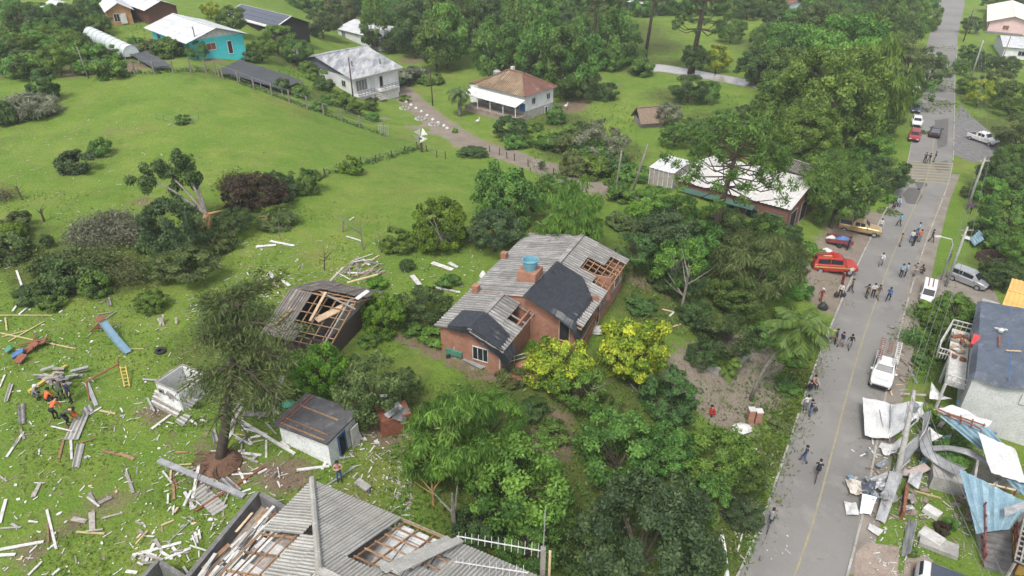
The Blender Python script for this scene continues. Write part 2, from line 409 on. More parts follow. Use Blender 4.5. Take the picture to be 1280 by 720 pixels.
# ---- the land, the road and its edges ---------------------------------------------------------
SOIL, ROUGH, GRAV = [], [], []                    # (x, y, radius, amount)
def spot(L, u, v, r, k=1.0): p = at(u, v); L.append((p[0], p[1], r, k))
def trail(L, pts, r, k=1.0):
    P = [at(u, v) for u, v in pts]
    for a, b in zip(P, P[1:]):
        n = max(1, int(math.dist(a[:2], b[:2]) / (r * .6)))
        for i in range(n + 1): L.append((lerp(a[0], b[0], i / n), lerp(a[1], b[1], i / n), r, k))
trail(GRAV, [(500, 112), (520, 132), (545, 152), (575, 172), (605, 185), (640, 196), (680, 210), (725, 230), (790, 246)], 2.5)
trail(GRAV, [(480, 148), (520, 160), (560, 172), (590, 182)], .9, .7)
for u, v, r in [(590, 180, 3), (625, 190, 3)]: spot(GRAV, u, v, r)
trail(SOIL, [(690, 205), (735, 225), (780, 240)], 1.5, .7)
for u, v, r in [(900, 480, 4.5), (930, 470, 4), (905, 505, 3.2), (870, 480, 3), (945, 445, 2.6), (965, 420, 1.2), (985, 395, 1)]: spot(GRAV, u, v, r, .95)
for u, v, r in [(1030, 355, 4), (1045, 375, 3.5), (1060, 345, 3.5), (1060, 315, 4), (1070, 300, 4), (1090, 275, 3), (1045, 345, 3)]: spot(GRAV, u, v, r, .95)
trail(SOIL, [(498, 420), (520, 430), (550, 444), (585, 462), (615, 472)], .75, .85); trail(GRAV, [(560, 440), (600, 462), (640, 470)], .5, .8)
for u, v, r, k in [(275, 590, 1.9, .9), (262, 570, 1.2, .6), (250, 555, 1.0, .6), (195, 520, 1.1, .75), (190, 510, .9, .8), (365, 592, 1.5, .8), (350, 600, 1.4, .8), (340, 585, 1.0, .7), (380, 600, 1.0, .7), (215, 548, .9, .6),
  (130, 632, 1.6, .55), (150, 628, 1.4, .52), (90, 655, 1.2, .56), (35, 690, 1.4, .62), (20, 705, 1.0, .6), (175, 618, 1.0, .45), (490, 530, 1.8, .9), (480, 545, 1.4, .8), (155, 330, 1.4, .6), (140, 165, 3, .45), (85, 170, 3, .4), (175, 252, 1.6, .6),
  (720, 130, 3.2, .8), (715, 136, 3, .8), (690, 132, 2.4, .6), (515, 75, 5, .6), (770, 108, 3, .5), (440, 10, 8, .7), (480, 20, 8, .7), (400, 3, 8, .6), (700, 66, 4, .8), (720, 69, 4, .8), (755, 72, 4, .8), (670, 66, 4, .6), (100, 90, 5, .6), (150, 85, 5, .7), (60, 90, 5, .5), (190, 80, 3, .7),
  (265, 75, 3, .6), (200, 72, 3, .7), (320, 90, 4, .6), (345, 100, 3, .5), (840, 360, 2, .7), (800, 350, 2, .6), (690, 550, 2, .8), (700, 520, 1.6, .6), (440, 500, 1.3, .6), (985, 430, 1.3, .5), (1010, 445, 1, .5)]: spot(SOIL, u, v, r, k)
# rough undergrowth: under the trees, along the bank, behind the fences
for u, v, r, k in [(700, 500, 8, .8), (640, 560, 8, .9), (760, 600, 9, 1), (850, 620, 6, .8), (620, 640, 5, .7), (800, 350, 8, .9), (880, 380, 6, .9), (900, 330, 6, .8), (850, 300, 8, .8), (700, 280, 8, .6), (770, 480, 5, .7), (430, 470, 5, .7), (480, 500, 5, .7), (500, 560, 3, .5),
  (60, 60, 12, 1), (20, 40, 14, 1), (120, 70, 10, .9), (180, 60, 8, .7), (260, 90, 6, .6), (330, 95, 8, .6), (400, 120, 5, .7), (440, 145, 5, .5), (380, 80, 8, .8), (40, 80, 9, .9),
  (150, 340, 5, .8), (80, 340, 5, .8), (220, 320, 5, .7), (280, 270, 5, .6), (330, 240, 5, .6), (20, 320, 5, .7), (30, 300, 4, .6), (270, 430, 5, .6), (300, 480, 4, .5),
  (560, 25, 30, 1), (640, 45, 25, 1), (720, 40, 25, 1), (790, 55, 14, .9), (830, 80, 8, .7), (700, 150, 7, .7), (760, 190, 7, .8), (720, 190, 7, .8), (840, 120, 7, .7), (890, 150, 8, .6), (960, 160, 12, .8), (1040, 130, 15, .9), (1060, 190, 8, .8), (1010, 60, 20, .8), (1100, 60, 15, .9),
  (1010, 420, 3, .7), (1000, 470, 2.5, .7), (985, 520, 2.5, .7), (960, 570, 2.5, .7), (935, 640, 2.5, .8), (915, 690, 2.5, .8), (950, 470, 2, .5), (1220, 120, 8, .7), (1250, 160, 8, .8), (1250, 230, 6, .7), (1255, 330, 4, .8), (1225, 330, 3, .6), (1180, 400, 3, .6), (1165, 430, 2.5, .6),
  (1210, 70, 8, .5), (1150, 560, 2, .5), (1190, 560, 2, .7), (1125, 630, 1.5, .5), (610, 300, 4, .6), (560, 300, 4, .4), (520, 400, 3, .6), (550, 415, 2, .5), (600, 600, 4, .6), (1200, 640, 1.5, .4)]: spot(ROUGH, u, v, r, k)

def field(X, Y, L):
    out = np.zeros_like(X)
    for x, y, r, k in L:
        d = np.sqrt((X - x) ** 2 + (Y - y) ** 2) / r
        np.maximum(out, k * np.clip(1.35 - d * .85, 0, 1), out=out)
    return out

def gridmesh(name, xs, ys):
    nx, ny = len(xs), len(ys)
    V = np.array([(x, y, ground(x, y)) for y in ys for x in xs])
    F = [(j * nx + i, j * nx + i + 1, (j + 1) * nx + i + 1, (j + 1) * nx + i) for j in range(ny - 1) for i in range(nx - 1)]
    me = bpy.data.meshes.new(name); me.from_pydata(V.tolist(), [], F); return me, V
xs = [-1500, -900, -500, -320, -240] + [round(x, 3) for x in np.arange(-200, -60, 2.5)] + [round(x, 3) for x in np.arange(-60, 70, 1.0)] + [round(x, 3) for x in np.arange(70, 230, 2.5)] + [260, 330, 500, 900, 1500]
ys = [-300, -80, -20] + [round(y, 3) for y in np.arange(4, 85, 1.0)] + [round(y, 3) for y in np.arange(85, 300, 2.5)] + [320, 360, 430, 600, 1000, 1800, 3000]
me, GV = gridmesh('ground', xs, ys)
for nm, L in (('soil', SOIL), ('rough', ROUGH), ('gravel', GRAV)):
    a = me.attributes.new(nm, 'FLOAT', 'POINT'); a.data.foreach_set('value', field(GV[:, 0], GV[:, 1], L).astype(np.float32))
me.materials.append(M['ground']); me.polygons.foreach_set('use_smooth', [True] * len(me.polygons))
g = bpy.data.objects.new('ground', me); COL.objects.link(g); tag(g, 'green sloping pasture and lawns littered with debris', None, kind='structure')

def strip(name, A, B, m, dz, parent=None, kind='structure', lift=None):
    mb = MB()
    for i in range(len(A) - 1):
        mb.poly([(*A[i][:2], A[i][2] + dz), (*B[i][:2], B[i][2] + dz), (*B[i + 1][:2], B[i + 1][2] + dz), (*A[i + 1][:2], A[i + 1][2] + dz)])
    return mb.build(name, m, parent, uv=False, kind=kind)

def resample(y): return (edge_x(RL, y), y, 0), (edge_x(RR, y), y, 0)
YS = [14 + i * 3 for i in range(110)]
def smooth_edges():
    L, Rr = [], []
    for y in YS:
        a = sum(edge_x(RL, y + k) for k in (-6, -3, 0, 3, 6)) / 5; b = sum(edge_x(RR, y + k) for k in (-6, -3, 0, 3, 6)) / 5
        c, w = (a + b) / 2, max(5.9 / .84, min(b - a, 7.6 / .84)) if y < 130 else b - a
        L.append((c - w / 2, y, 0)); Rr.append((c + w / 2, y, 0))
    return L, Rr
EL, ER = smooth_edges()
tag(strip('road', EL, ER, M['road'], .012), 'worn grey asphalt road running up the right side', None)
def along(f, o=0): return [(lerp(a[0], b[0], f) + o, a[1], 0) for a, b in zip(EL, ER)]
def dashed(name, f, w, m, dz, y0=0, y1=400):
    A, B = along(f, -w / 2), along(f, w / 2); k = [i for i, y in enumerate(YS) if y0 <= y <= y1]
    return strip(name, [A[i] for i in k], [B[i] for i in k], m, dz)
tag(dashed('road_centre_line', .52, .16, M['roadline'], .017, 0, 120), 'worn yellow centre line on the road')
# zebra crossing: yellow bars painted across the road
zb = root('zebra_crossing', (70, 103, .012), 'row of faded yellow bars painted across the road', None); zb['kind'] = 'structure'
for i in range(8):
    y = 99.5 + i * 1.15
    a, b = edge_x(EL, y), edge_x(ER, y)
    mb = MB(); dx = (y - 99.5) * .0
    mb.poly([(a + .2, y + .25, .018), (b - .2, y - .95, .018), (b - .2, y - .45, .018), (a + .2, y + .75, .018)]); mb.build('painted_bar', M['roadline'], zb)
# kerb stones: one block each on both sides as far as they can be told apart
ks = MB(); kerb_len = 1.0
kr = root('kerb', (30, 50, 0), 'pale kerb stones along both sides of the road', None); kr['kind'] = 'structure'
for E_, sgn in ((EL, -1), (ER, 1)):
    for i in range(len(E_) - 1):
        a, b = V3(E_[i]), V3(E_[i + 1])
        if a.y > 190: break
        for k in range(3):
            p, q = a.lerp(b, (k + .02) / 3), a.lerp(b, (k + .98) / 3); o = Vector((sgn * .12, 0, 0)); h = .10 + R.uniform(-.015, .02)
            if R.random() < .06: continue
            mb = MB(); mb.beam(p + o + Vector((0, 0, h / 2 - .03)), q + o + Vector((0, 0, h / 2 - .03)), .16, h + .06)
            if a.y < 95: mb.build('kerb_stone', M['kerb'], kr)
            else: ks.beam(p + o + Vector((0, 0, h / 2 - .03)), q + o + Vector((0, 0, h / 2 - .03)), .16, h + .06)
o = ks.build('kerb_stones_far', M['kerb'], kr, kind='stuff')
# right-hand dirt pavement and left verge as strips of worn ground
def sheet(name, px, m, dz, label=None, cell=1.5, kind='structure', world=False):
    P = [p if world else at(u, v) for p in px for (u, v) in [p[:2]]]
    bm = bmesh.new(); vs = [bm.verts.new((p[0], p[1], 0)) for p in P]; f = bm.faces.new(vs)
    lo = [min(p[i] for p in P) for i in (0, 1)]; hi = [max(p[i] for p in P) for i in (0, 1)]
    for ax in (0, 1):
        t = math.floor(lo[ax]) + cell
        while t < hi[ax]:
            bmesh.ops.bisect_plane(bm, geom=bm.verts[:] + bm.edges[:] + bm.faces[:], plane_co=(t, 0, 0) if ax == 0 else (0, t, 0), plane_no=(1, 0, 0) if ax == 0 else (0, 1, 0)); t += cell
    for v in bm.verts: v.co.z = ground(v.co.x, v.co.y) + dz
    bm.normal_update()
    for f in bm.faces:
        if f.normal.z < 0: f.normal_flip()
    me = bpy.data.meshes.new(name); bm.to_mesh(me); bm.free(); me.materials.append(m)
    o = bpy.data.objects.new(name, me); COL.objects.link(o); return tag(o, label, kind=kind)
sheet('pavement', [(1190, 218), (1172, 252), (1150, 305), (1133, 366), (1112, 440), (1096, 530), (1079, 622), (1058, 718), (1085, 718), (1108, 620), (1120, 540), (1140, 445), (1158, 375), (1172, 310), (1187, 252), (1200, 218)], M['gravel'], .02, 'worn dirt and gravel pavement right of the road')
sheet('side_street', [(1192, 150), (1189, 192), (1215, 203), (1245, 200), (1250, 175), (1222, 152), (1200, 130)], M['concretedark'], .008, 'dark paved side street where the white pickup stands')
sheet('yard_drive', [(1172, 345), (1190, 338), (1240, 358), (1250, 380), (1225, 384), (1195, 375), (1165, 372)], M['gravel'], .022, 'gravel drive under the silver minivan')
# river and its bank
RV = [(795, 82), (830, 84), (870, 91), (910, 98), (950, 106), (1000, 116), (1060, 128)]
wb = [(u, v + 6) for u, v in RV]
sheet('river', [(u, v - 3) for u, v in RV] + wb[::-1], M['water'], .03, 'pale brown river bend behind the meadow')

M['damp'] = mat('damp_asphalt', (.115, .110, .102), (.085, .082, .077), .9, .8); M['patch'] = mat('asphalt_patch', (.150, .146, .138), (.12, .117, .11), .8, .95)
for k, (px, mk) in enumerate((([(1128, 243), (1136, 234), (1150, 236), (1153, 246), (1146, 256), (1133, 254)], 'damp'), ([(1142, 226), (1156, 224), (1160, 232), (1148, 238)], 'damp'), ([(1166, 205), (1184, 200), (1187, 214), (1172, 216)], 'damp'), ([(1168, 150), (1186, 148), (1184, 182), (1172, 186)], 'damp'))):
    sheet('road_patch', px, M[mk], .0145, ['damp dark stain on the road near the zebra crossing', 'small damp stain before the zebra crossing', 'damp stain beyond the zebra crossing', 'dark stain by the side street'][k], cell=4)

# ---- trees and plants --------------------------------------------------------------------------
def np_mesh(name, V, Q, tint, mats):
    me = bpy.data.meshes.new(name); n = len(V); k = len(Q); w = Q.shape[1]
    me.vertices.add(n); me.vertices.foreach_set('co', V.astype(np.float32).ravel())
    me.loops.add(k * w); me.loops.foreach_set('vertex_index', Q.astype(np.int32).ravel())
    me.polygons.add(k); me.polygons.foreach_set('loop_start', np.arange(0, k * w, w, dtype=np.int32))
    try: me.polygons.foreach_set('loop_total', np.full(k, w, dtype=np.int32))
    except Exception: pass
    a = me.attributes.new('tint', 'FLOAT', 'FACE'); a.data.foreach_set('value', tint.astype(np.float32))
    for m in mats: me.materials.append(m)
    me.update(calc_edges=True); return me

def leaves(rs, C, N, L, Wd, jit=.8, droop=0.0, tint=None, along_=None):
    """one folded rhombic leaf per centre C, facing roughly N"""
    n = len(C); N = N + rs.normal(0, jit, (n, 3)); N /= np.linalg.norm(N, axis=1, keepdims=True) + 1e-9
    T = rs.normal(0, 1, (n, 3)) if along_ is None else along_ + rs.normal(0, .35, (n, 3))
    T -= N * (T * N).sum(1, keepdims=True); T[:, 2] -= droop; T /= np.linalg.norm(T, axis=1, keepdims=True) + 1e-9
    B = np.cross(N, T); s = rs.uniform(.5, 1.5, (n, 1)); l, w = L * s / 2, Wd * s / 2
    V = np.stack([C - T * l, C + B * w - N * w * .4, C + T * l, C - B * w - N * w * .4], 1).reshape(-1, 3)
    return V, np.arange(4 * n).reshape(n, 4), (np.full(n, .5) if tint is None else tint)

def join(parts):
    V, Q, T, o = [], [], [], 0
    for v, q, t in parts: V.append(v); Q.append(q + o); T.append(t); o += len(v)
    return np.concatenate(V), np.concatenate(Q), np.concatenate(T)

def clumps(rs, n, rx, rz, cz, fill=.55, low=-.55, lump=.22):
    """clump centres over an uneven ellipsoid crown"""
    d = rs.normal(0, 1, (n * 3, 3)); d /= np.linalg.norm(d, axis=1, keepdims=True); d = d[d[:, 2] > low][:n]
    lob = rs.normal(0, 1, (5, 3)); lob /= np.linalg.norm(lob, axis=1, keepdims=True)
    k = 1 + lump * np.clip((d @ lob.T).max(1) * 2 - 1.1, -.9, 1) ; r = (fill + (1 - fill) * rs.uniform(0, 1, len(d)) ** .5) * k
    return d * r[:, None] * np.array([rx, rx, rz]) + np.array([0, 0, cz]), d

def crown(rs, geom, Wd):
    """leaf quads for a crown Wd metres wide, standing on z = 0"""
    r = Wd / 2; out = []
    P = dict(round=(70, 150, .80, .64, .17, .30, .17, .5), dense=(80, 190, .84, .50, .15, .22, .14, .3), open=(46, 110, .86, .80, .17, .30, .15, .4), tall=(60, 130, 1.35, 1.50, .24, .28, .15, .6),
             droop=(70, 150, 1.12, 1.22, .22, .50, .09, 1.2), bush=(36, 130, .62, .42, .24, .24, .13, .4), feather=(64, 150, .95, .92, .17, .60, .11, .9), brush=(34, 120, .60, .36, .26, .55, .07, .2), big=(120, 170, .74, .66, .13, .34, .20, .5))[geom]
    nc, nl, fz, cz, cr, L, Wl, droop = P
    C, D = clumps(rs, nc, r * .86, r * fz * .86, r * cz + (r * .25 if geom not in ('bush', 'dense', 'brush') else r * .1), low=-.92 if geom in ('bush', 'dense', 'brush') else -.8)
    for c, d in zip(C, D):
        k = rs.uniform(.75, 1.3) * cr * r * 2 / 1.7; dd = rs.normal(0, 1, (nl, 3)) + d * .55; dd /= np.linalg.norm(dd, axis=1, keepdims=True)
        q = rs.uniform(.45, 1.05, (nl, 1)); p = c + dd * q * k * np.array([1, 1, .72 if geom != 'droop' else 1.2])
        p[:, 2] = np.maximum(p[:, 2], .08)
        t = np.clip(rs.normal(.44, .22) + rs.normal(0, .22, nl), 0, 1)
        nn = dd * .7 + d * .35 + np.array([0, 0, .45])
        out.append(leaves(rs, p, nn, L * 1.0, Wl, .55, droop, t, dd if geom in ('feather', 'brush') else None))
    return join(out), C

def trunk_mb(rs, H, r0, tips, lean=(0, 0), z0=-.4, sub=2):
    mb = MB(); fork = H * .45
    mid = Vector((lean[0] * .4, lean[1] * .4, fork * .55)); top = Vector((lean[0], lean[1], fork))
    mb.tube([(0, 0, z0), (0, 0, 0), mid, top], [r0 * 1.35, r0 * 1.1, r0 * .9, r0 * .75], 8)
    for t in tips:
        t = Vector(t); j = top.lerp(mid, rs.uniform(0, .6)); m = j.lerp(t, .5) + Vector((rs.normal(0, .15), rs.normal(0, .15), .12 * (t - j).length))
        mb.tube([j, m, t], [r0 * .5, r0 * .3, r0 * .1], 5, cap=False)
    return mb

NOMINAL = dict(round=8, dense=6, open=7, tall=5, droop=8, bush=3, feather=9, brush=3, big=13)
PROTO = {}
def proto(geom, seed):
    k = (geom, seed)
    if k in PROTO: return PROTO[k]
    rs = np.random.RandomState(seed * 77 + len(geom)); W0 = NOMINAL[geom]
    (V, Q, T), C = crown(rs, geom, W0); cm = np_mesh(geom + '_crown', V, Q, T, [M['leaf_mid']])
    top = V[:, 2].max(); tips = C[rs.permutation(len(C))[:(9 if geom not in ('bush', 'brush') else 5)]]
    tm = trunk_mb(rs, max(.6, float(np.median(C[:, 2]))), W0 * (.028 if geom not in ('bush', 'brush') else .012), tips).mesh('trunk', uv=False, smooth=True); tm.materials.append(M['bark'])
    PROTO[k] = (cm, tm, W0, float(np.percentile(V[:, 2], 55)), top); return PROTO[k]

TREE_N = {}
def tree(geom, colr, u, v, wpx, desc, group=None, name='tree', seed=None, sq=1.0, base=False, bark='bark', rot=None, lift=0.0):
    """a tree whose crown centre shows at pixel (u, v), wpx pixels wide"""
    i = TREE_N[geom] = TREE_N.get(geom, 0) + 1
    s_ = seed if seed is not None else i % 3
    cm, tm, W0, zc, top = proto(geom, s_)
    hc = 0.0 if base else zc * wpx / 10 / W0
    for _ in range(3):
        w = wpx / ppm(u, v, hc); hc = 0.0 if base else zc * w / W0 * sq
    p = at(u, v, hc); k = w / W0
    r = root(name, (p[0], p[1], p[2] + lift), rz=R.uniform(0, 6.28) if rot is None else rot); r.scale = (k, k, k * sq)
    place(tm, 'trunk' if geom not in ('bush', 'brush') else 'stem', r, mats=[M[bark]]); place(cm, 'crown', r, mats=[M['leaf_' + colr]])
    if desc: later(r, desc, (u, v), 'tree' if name.endswith('tree') else 'shrub', group)
    return r

GT, GB = 'trees around the houses', 'shrubs on the meadows and in the gardens'
# heroes and garden trees: geometry, colour, crown centre (u, v), width in pixels, words, height factor
for t in [('dense', 'mid', 635, 236, 88, 'large glossy-leaved round tree', 1.25), ('dense', 'lime', 550, 279, 72, 'clipped round tree flecked with pale leaves', 1.25), ('round', 'blue', 618, 284, 72, 'dark bluish round tree', .9), ('dense', 'bright', 655, 305, 40, 'small bright green bush-like tree', 1.1),
  ('feather', 'bright', 722, 262, 100, 'tall bright green tree with feathery crown', 1.0), ('round', 'blue', 830, 285, 84, 'dusky grey-green tree', .9), ('open', 'dark', 795, 310, 60, 'dark loose-crowned tree', 1), ('open', 'bright', 845, 322, 74, 'sparse tree with pale bare limbs', 1.1),
  ('feather', 'olive', 948, 330, 118, 'broad olive-green feathery tree', .8), ('round', 'dark', 905, 420, 74, 'dark shady tree', 1), ('round', 'mid', 925, 365, 70, 'mid-green tree crowding its neighbours', .9), ('dense', 'dark', 870, 390, 46, 'low dark tree', 1),
  ('dense', 'yellow', 791, 432, 92, 'brilliant yellow-leaved round tree', 1.3), ('round', 'yellow', 696, 450, 84, 'yellow-topped tree with green lower half', .95), ('round', 'bright', 722, 484, 70, 'light green tree with many thin stems', 1.0), ('dense', 'dark', 838, 498, 78, 'dark rounded evergreen', 1.1),
  ('feather', 'bright', 565, 540, 130, 'big plumed bright green bamboo-like tree', 1.0), ('round', 'bright', 645, 596, 140, 'big rounded mid-green tree', .95), ('feather', 'bright', 530, 565, 70, 'bright plumed tree leaning to the lawn', .95), ('feather', 'bright', 610, 520, 90, 'plumed tree with layered fronds', .9), ('round', 'mid', 690, 640, 64, 'smaller mid-green tree', 1),
  ('round', 'mid', 775, 560, 112, 'wide mid-green tree', 1), ('big', 'blue', 806, 662, 190, 'huge round-crowned dark green tree', 1.02), ('round', 'bright', 898, 566, 96, 'fresh green tree above the road bank', 1), ('tall', 'mid', 938, 590, 46, 'slender green tree on the road bank', .9), ('round', 'blue', 930, 640, 50, 'bluish green tree on the road bank', .9), ('open', 'mid', 880, 610, 60, 'loose green tree above the bank', 1),
  ('dense', 'lime', 395, 458, 72, 'bright lime citrus tree', 1.3), ('dense', 'lime', 478, 392, 56, 'small bright lime citrus tree', 1.3), ('round', 'dark', 530, 380, 66, 'dark round shrub-like tree', .8), ('open', 'olive', 462, 480, 92, 'thin olive-green feathery tree', 1.1), ('open', 'olive', 500, 475, 50, 'faint thin-leaved tree', 1.1),
  ('dense', 'bright', 497, 302, 42, 'light green bush', 1), ('dense', 'dark', 508, 330, 20, 'little dark bush', 1),
  ('round', 'mid', 1050, 238, 90, 'rounded mid-green tree beside the road', 1.1), ('droop', 'mid', 1040, 222, 80, 'drooping tree with hanging foliage', .9), ('round', 'dark', 1108, 213, 58, 'dark round tree at the road edge', 1), ('round', 'bright', 1095, 190, 50, 'light tree under the big canopy', 1),
  ('big', 'bright', 1040, 108, 140, 'enormous light green tree', 1.1), ('feather', 'bright', 1088, 100, 104, 'tall spreading tree reaching over the road', 1.15), ('big', 'bright', 1005, 160, 100, 'leafy light green tree', 1), ('round', 'mid', 985, 110, 70, 'mid-green tree near the river', 1), ('big', 'bright', 1060, 52, 116, 'large mid-green tree', 1), ('open', 'olive', 1140, 70, 56, 'sparse twiggy tree leaning over the road', 1.2), ('open', 'olive', 1165, 85, 50, 'wind-stripped tree over the road', 1), ('open', 'mid', 1150, 110, 46, 'broken light crown over the road', 1),
  ('round', 'yellow', 1228, 112, 34, 'yellowish round tree', 1.2), ('round', 'olive', 1247, 102, 36, 'olive round tree', 1.1), ('round', 'dark', 1262, 80, 30, 'dark tree below the white house', 1), ('round', 'dark', 1232, 75, 28, 'dark round tree', 1), ('round', 'dark', 1214, 66, 26, 'small dark round tree', 1), ('round', 'mid', 1203, 82, 22, 'small mid-green tree', 1), ('round', 'mid', 1270, 120, 50, 'tree at the right frame edge', 1),
  ('round', 'olive', 1276, 165, 56, 'olive green leafy tree', 1), ('round', 'dark', 1250, 215, 56, 'dark garden tree', 1), ('round', 'mid', 1268, 262, 74, 'green tree beyond the blue sheet', 1), ('round', 'bright', 1276, 312, 46, 'light green tree at the frame edge', 1), ('round', 'dark', 1262, 342, 46, 'dark tree behind the minivan', .9), ('bush', 'dark', 1222, 285, 28, 'dark low bush', 1),
  ('round', 'bright', 1199, 383, 50, 'fresh green garden tree', .9), ('dense', 'bright', 1172, 402, 34, 'bright fern-like shrub', .9), ('round', 'mid', 1175, 432, 32, 'green tree beside the balcony', 1), ('round', 'bright', 1165, 440, 24, 'small bright shrub', .9)]:
    geom, c, u, v, w, d, sq = t
    tree(geom, c, u, v, w, d, None, 'shrub' if ('bush' in d or 'shrub' in d) else 'tree', sq=sq, bark='barkpale' if 'pale' in d else 'bark')
# middle distance
for t in [('dense', 'dark', 54, 110, 40, 'dark field tree', 1.4), ('bush', 'blue', 92, 200, 42, 'blue-green bush', 1), ('bush', 'mid', 124, 184, 28, 'small green sapling', 1.3), ('bush', 'dark', 4, 140, 36, 'dark bush at the frame edge', 1.4), ('brush', 'silver', 38, 132, 56, 'grey brushwood heap', .8), ('bush', 'mid', 228, 148, 18, 'fenced sapling', 1), ('tall', 'dark', 56, 298, 17, 'small dark column shrub', .7), ('dense', 'bright', 186, 375, 40, 'bright green shrub', .9),
  ('bush', 'dark', 78, 345, 60, 'dark shrub', 1), ('round', 'blue', 215, 278, 76, 'dusky blue-green tree', 1.3), ('round', 'olive', 232, 330, 78, 'low olive tree', .6), ('round', 'dark', 290, 275, 50, 'dark green tree', .8), ('round', 'purple', 325, 235, 66, 'brown-leaved purple tree', .8), ('bush', 'purple', 300, 248, 46, 'brownish shrub', 1), ('dense', 'mid', 380, 226, 42, 'green round shrub', 1), ('dense', 'lime', 440, 208, 30, 'yellow-green shrub', 1), ('bush', 'blue', 352, 238, 34, 'dusky shrub', 1), ('brush', 'olive', 345, 275, 44, 'broken branches with leaves', .6),
  ('bush', 'lime', 12, 290, 40, 'scrubby shrub at the frame edge', 1), ('bush', 'olive', 10, 310, 50, 'leafy olive scrub at the frame edge', 1), ('bush', 'dark', 40, 365, 40, 'dark low scrub', .8), ('bush', 'mid', 62, 378, 32, 'mid-green low scrub', .8),
  ('round', 'mid', 612, 70, 30, 'neat dark garden tree', 1.3), ('round', 'olive', 675, 85, 62, 'broad hedge-like tree', .8), ('round', 'dark', 728, 103, 48, 'dark orchard tree', .9), ('dense', 'dark', 757, 112, 30, 'dark round orchard bush', 1.1), ('dense', 'dark', 640, 160, 46, 'dark hedge bush', .9), ('dense', 'mid', 695, 145, 26, 'green garden bush', 1.3), ('open', 'silver', 752, 170, 62, 'twiggy grey-green tree', .9), ('bush', 'olive', 715, 180, 50, 'wild olive bush', .8), ('bush', 'mid', 690, 175, 40, 'wild green bush', .8), ('bush', 'dark', 760, 200, 54, 'dark thicket bush', .7), ('bush', 'bright', 740, 210, 50, 'leafy bright bush', .8), ('bush', 'mid', 790, 215, 40, 'leafy green thicket bush', .8), ('bush', 'bright', 665, 158, 26, 'light bush', .7), ('bush', 'lime', 680, 170, 20, 'yellow-green flower bush', .6), ('dense', 'dark', 592, 188, 38, 'dark low bush', .45), ('tall', 'dark', 677, 205, 10, 'small dark cypress', .7),
  ('round', 'dark', 862, 110, 46, 'dark meadow tree', .9), ('round', 'silver', 835, 140, 40, 'pale leaved meadow tree', .8), ('round', 'mid', 885, 112, 34, 'green meadow tree', 1), ('tall', 'dark', 930, 140, 22, 'dark upright tree', .8), ('round', 'mid', 905, 150, 40, 'leafy low tree', .8), ('round', 'dark', 960, 175, 50, 'dark tree under the canopy', .8), ('round', 'mid', 870, 155, 36, 'green bushy tree', .7), ('round', 'yellow', 897, 72, 34, 'tree in pale yellow blossom', 1.2), ('round', 'dark', 950, 78, 56, 'dark riverside tree', 1), ('round', 'mid', 915, 35, 36, 'round tree on the far bank', 1), ('round', 'dark', 935, 10, 30, 'dark tree by the far house', 1), ('round', 'dark', 870, 70, 40, 'dark riverside tree', 1),
  ('bush', 'bright', 820, 245, 46, 'light leafy bush', .8), ('bush', 'lime', 800, 262, 40, 'yellow-green leafy bush', .8), ('bush', 'olive', 775, 275, 36, 'olive bush', .9), ('round', 'dark', 985, 290, 40, 'dark tree by the carport', .8), ('bush', 'bright', 1010, 310, 40, 'light roadside bush', .7), ('bush', 'bright', 1112, 248, 20, 'little bright bush', .8), ('bush', 'mid', 1190, 655, 20, 'low garden shrub', .8), ('bush', 'purple', 1178, 660, 22, 'reddish garden shrub', .9), ('bush', 'mid', 1140, 690, 16, 'small shrub by the plank wall', .8), ('bush', 'bright', 990, 445, 36, 'green bank shrub', .7), ('bush', 'mid', 985, 480, 34, 'mid-green bank shrub', .7), ('bush', 'bright', 1005, 440, 24, 'light bank shrub', .7), ('bush', 'olive', 975, 530, 30, 'olive bank shrub', .6),
  ('bush', 'mid', 560, 350, 30, 'green shrub on the littered grass', .7), ('bush', 'bright', 545, 418, 44, 'low leafy flower bed shrub', .6), ('bush', 'mid', 515, 412, 30, 'low green bed shrub', .6), ('bush', 'lime', 470, 350, 30, 'yellow-green shrub', .7), ('bush', 'mid', 460, 425, 28, 'green undergrowth shrub', .8), ('bush', 'olive', 640, 470, 40, 'rough shrub by the brick steps', .7), ('bush', 'dark', 665, 510, 40, 'dark undergrowth shrub', .7), ('bush', 'mid', 690, 540, 44, 'green undergrowth shrub', .7), ('bush', 'dark', 800, 380, 40, 'dark undergrowth shrub', .6), ('bush', 'dark', 830, 350, 40, 'dark shaded shrub', .6), ('bush', 'mid', 760, 505, 36, 'green undergrowth shrub', .7),
  ('bush', 'bright', 1165, 520, 30, 'bright weed clump', .7), ('bush', 'mid', 1185, 562, 40, 'green shrub under the fallen sheets', .7), ('bush', 'bright', 1200, 575, 30, 'light shrub under the fallen sheets', .7)]:
    geom, c, u, v, w, d, sq = t
    tree(geom, c, u, v, w, d, None, 'tree' if 'tree' in d else 'shrub', sq=sq)
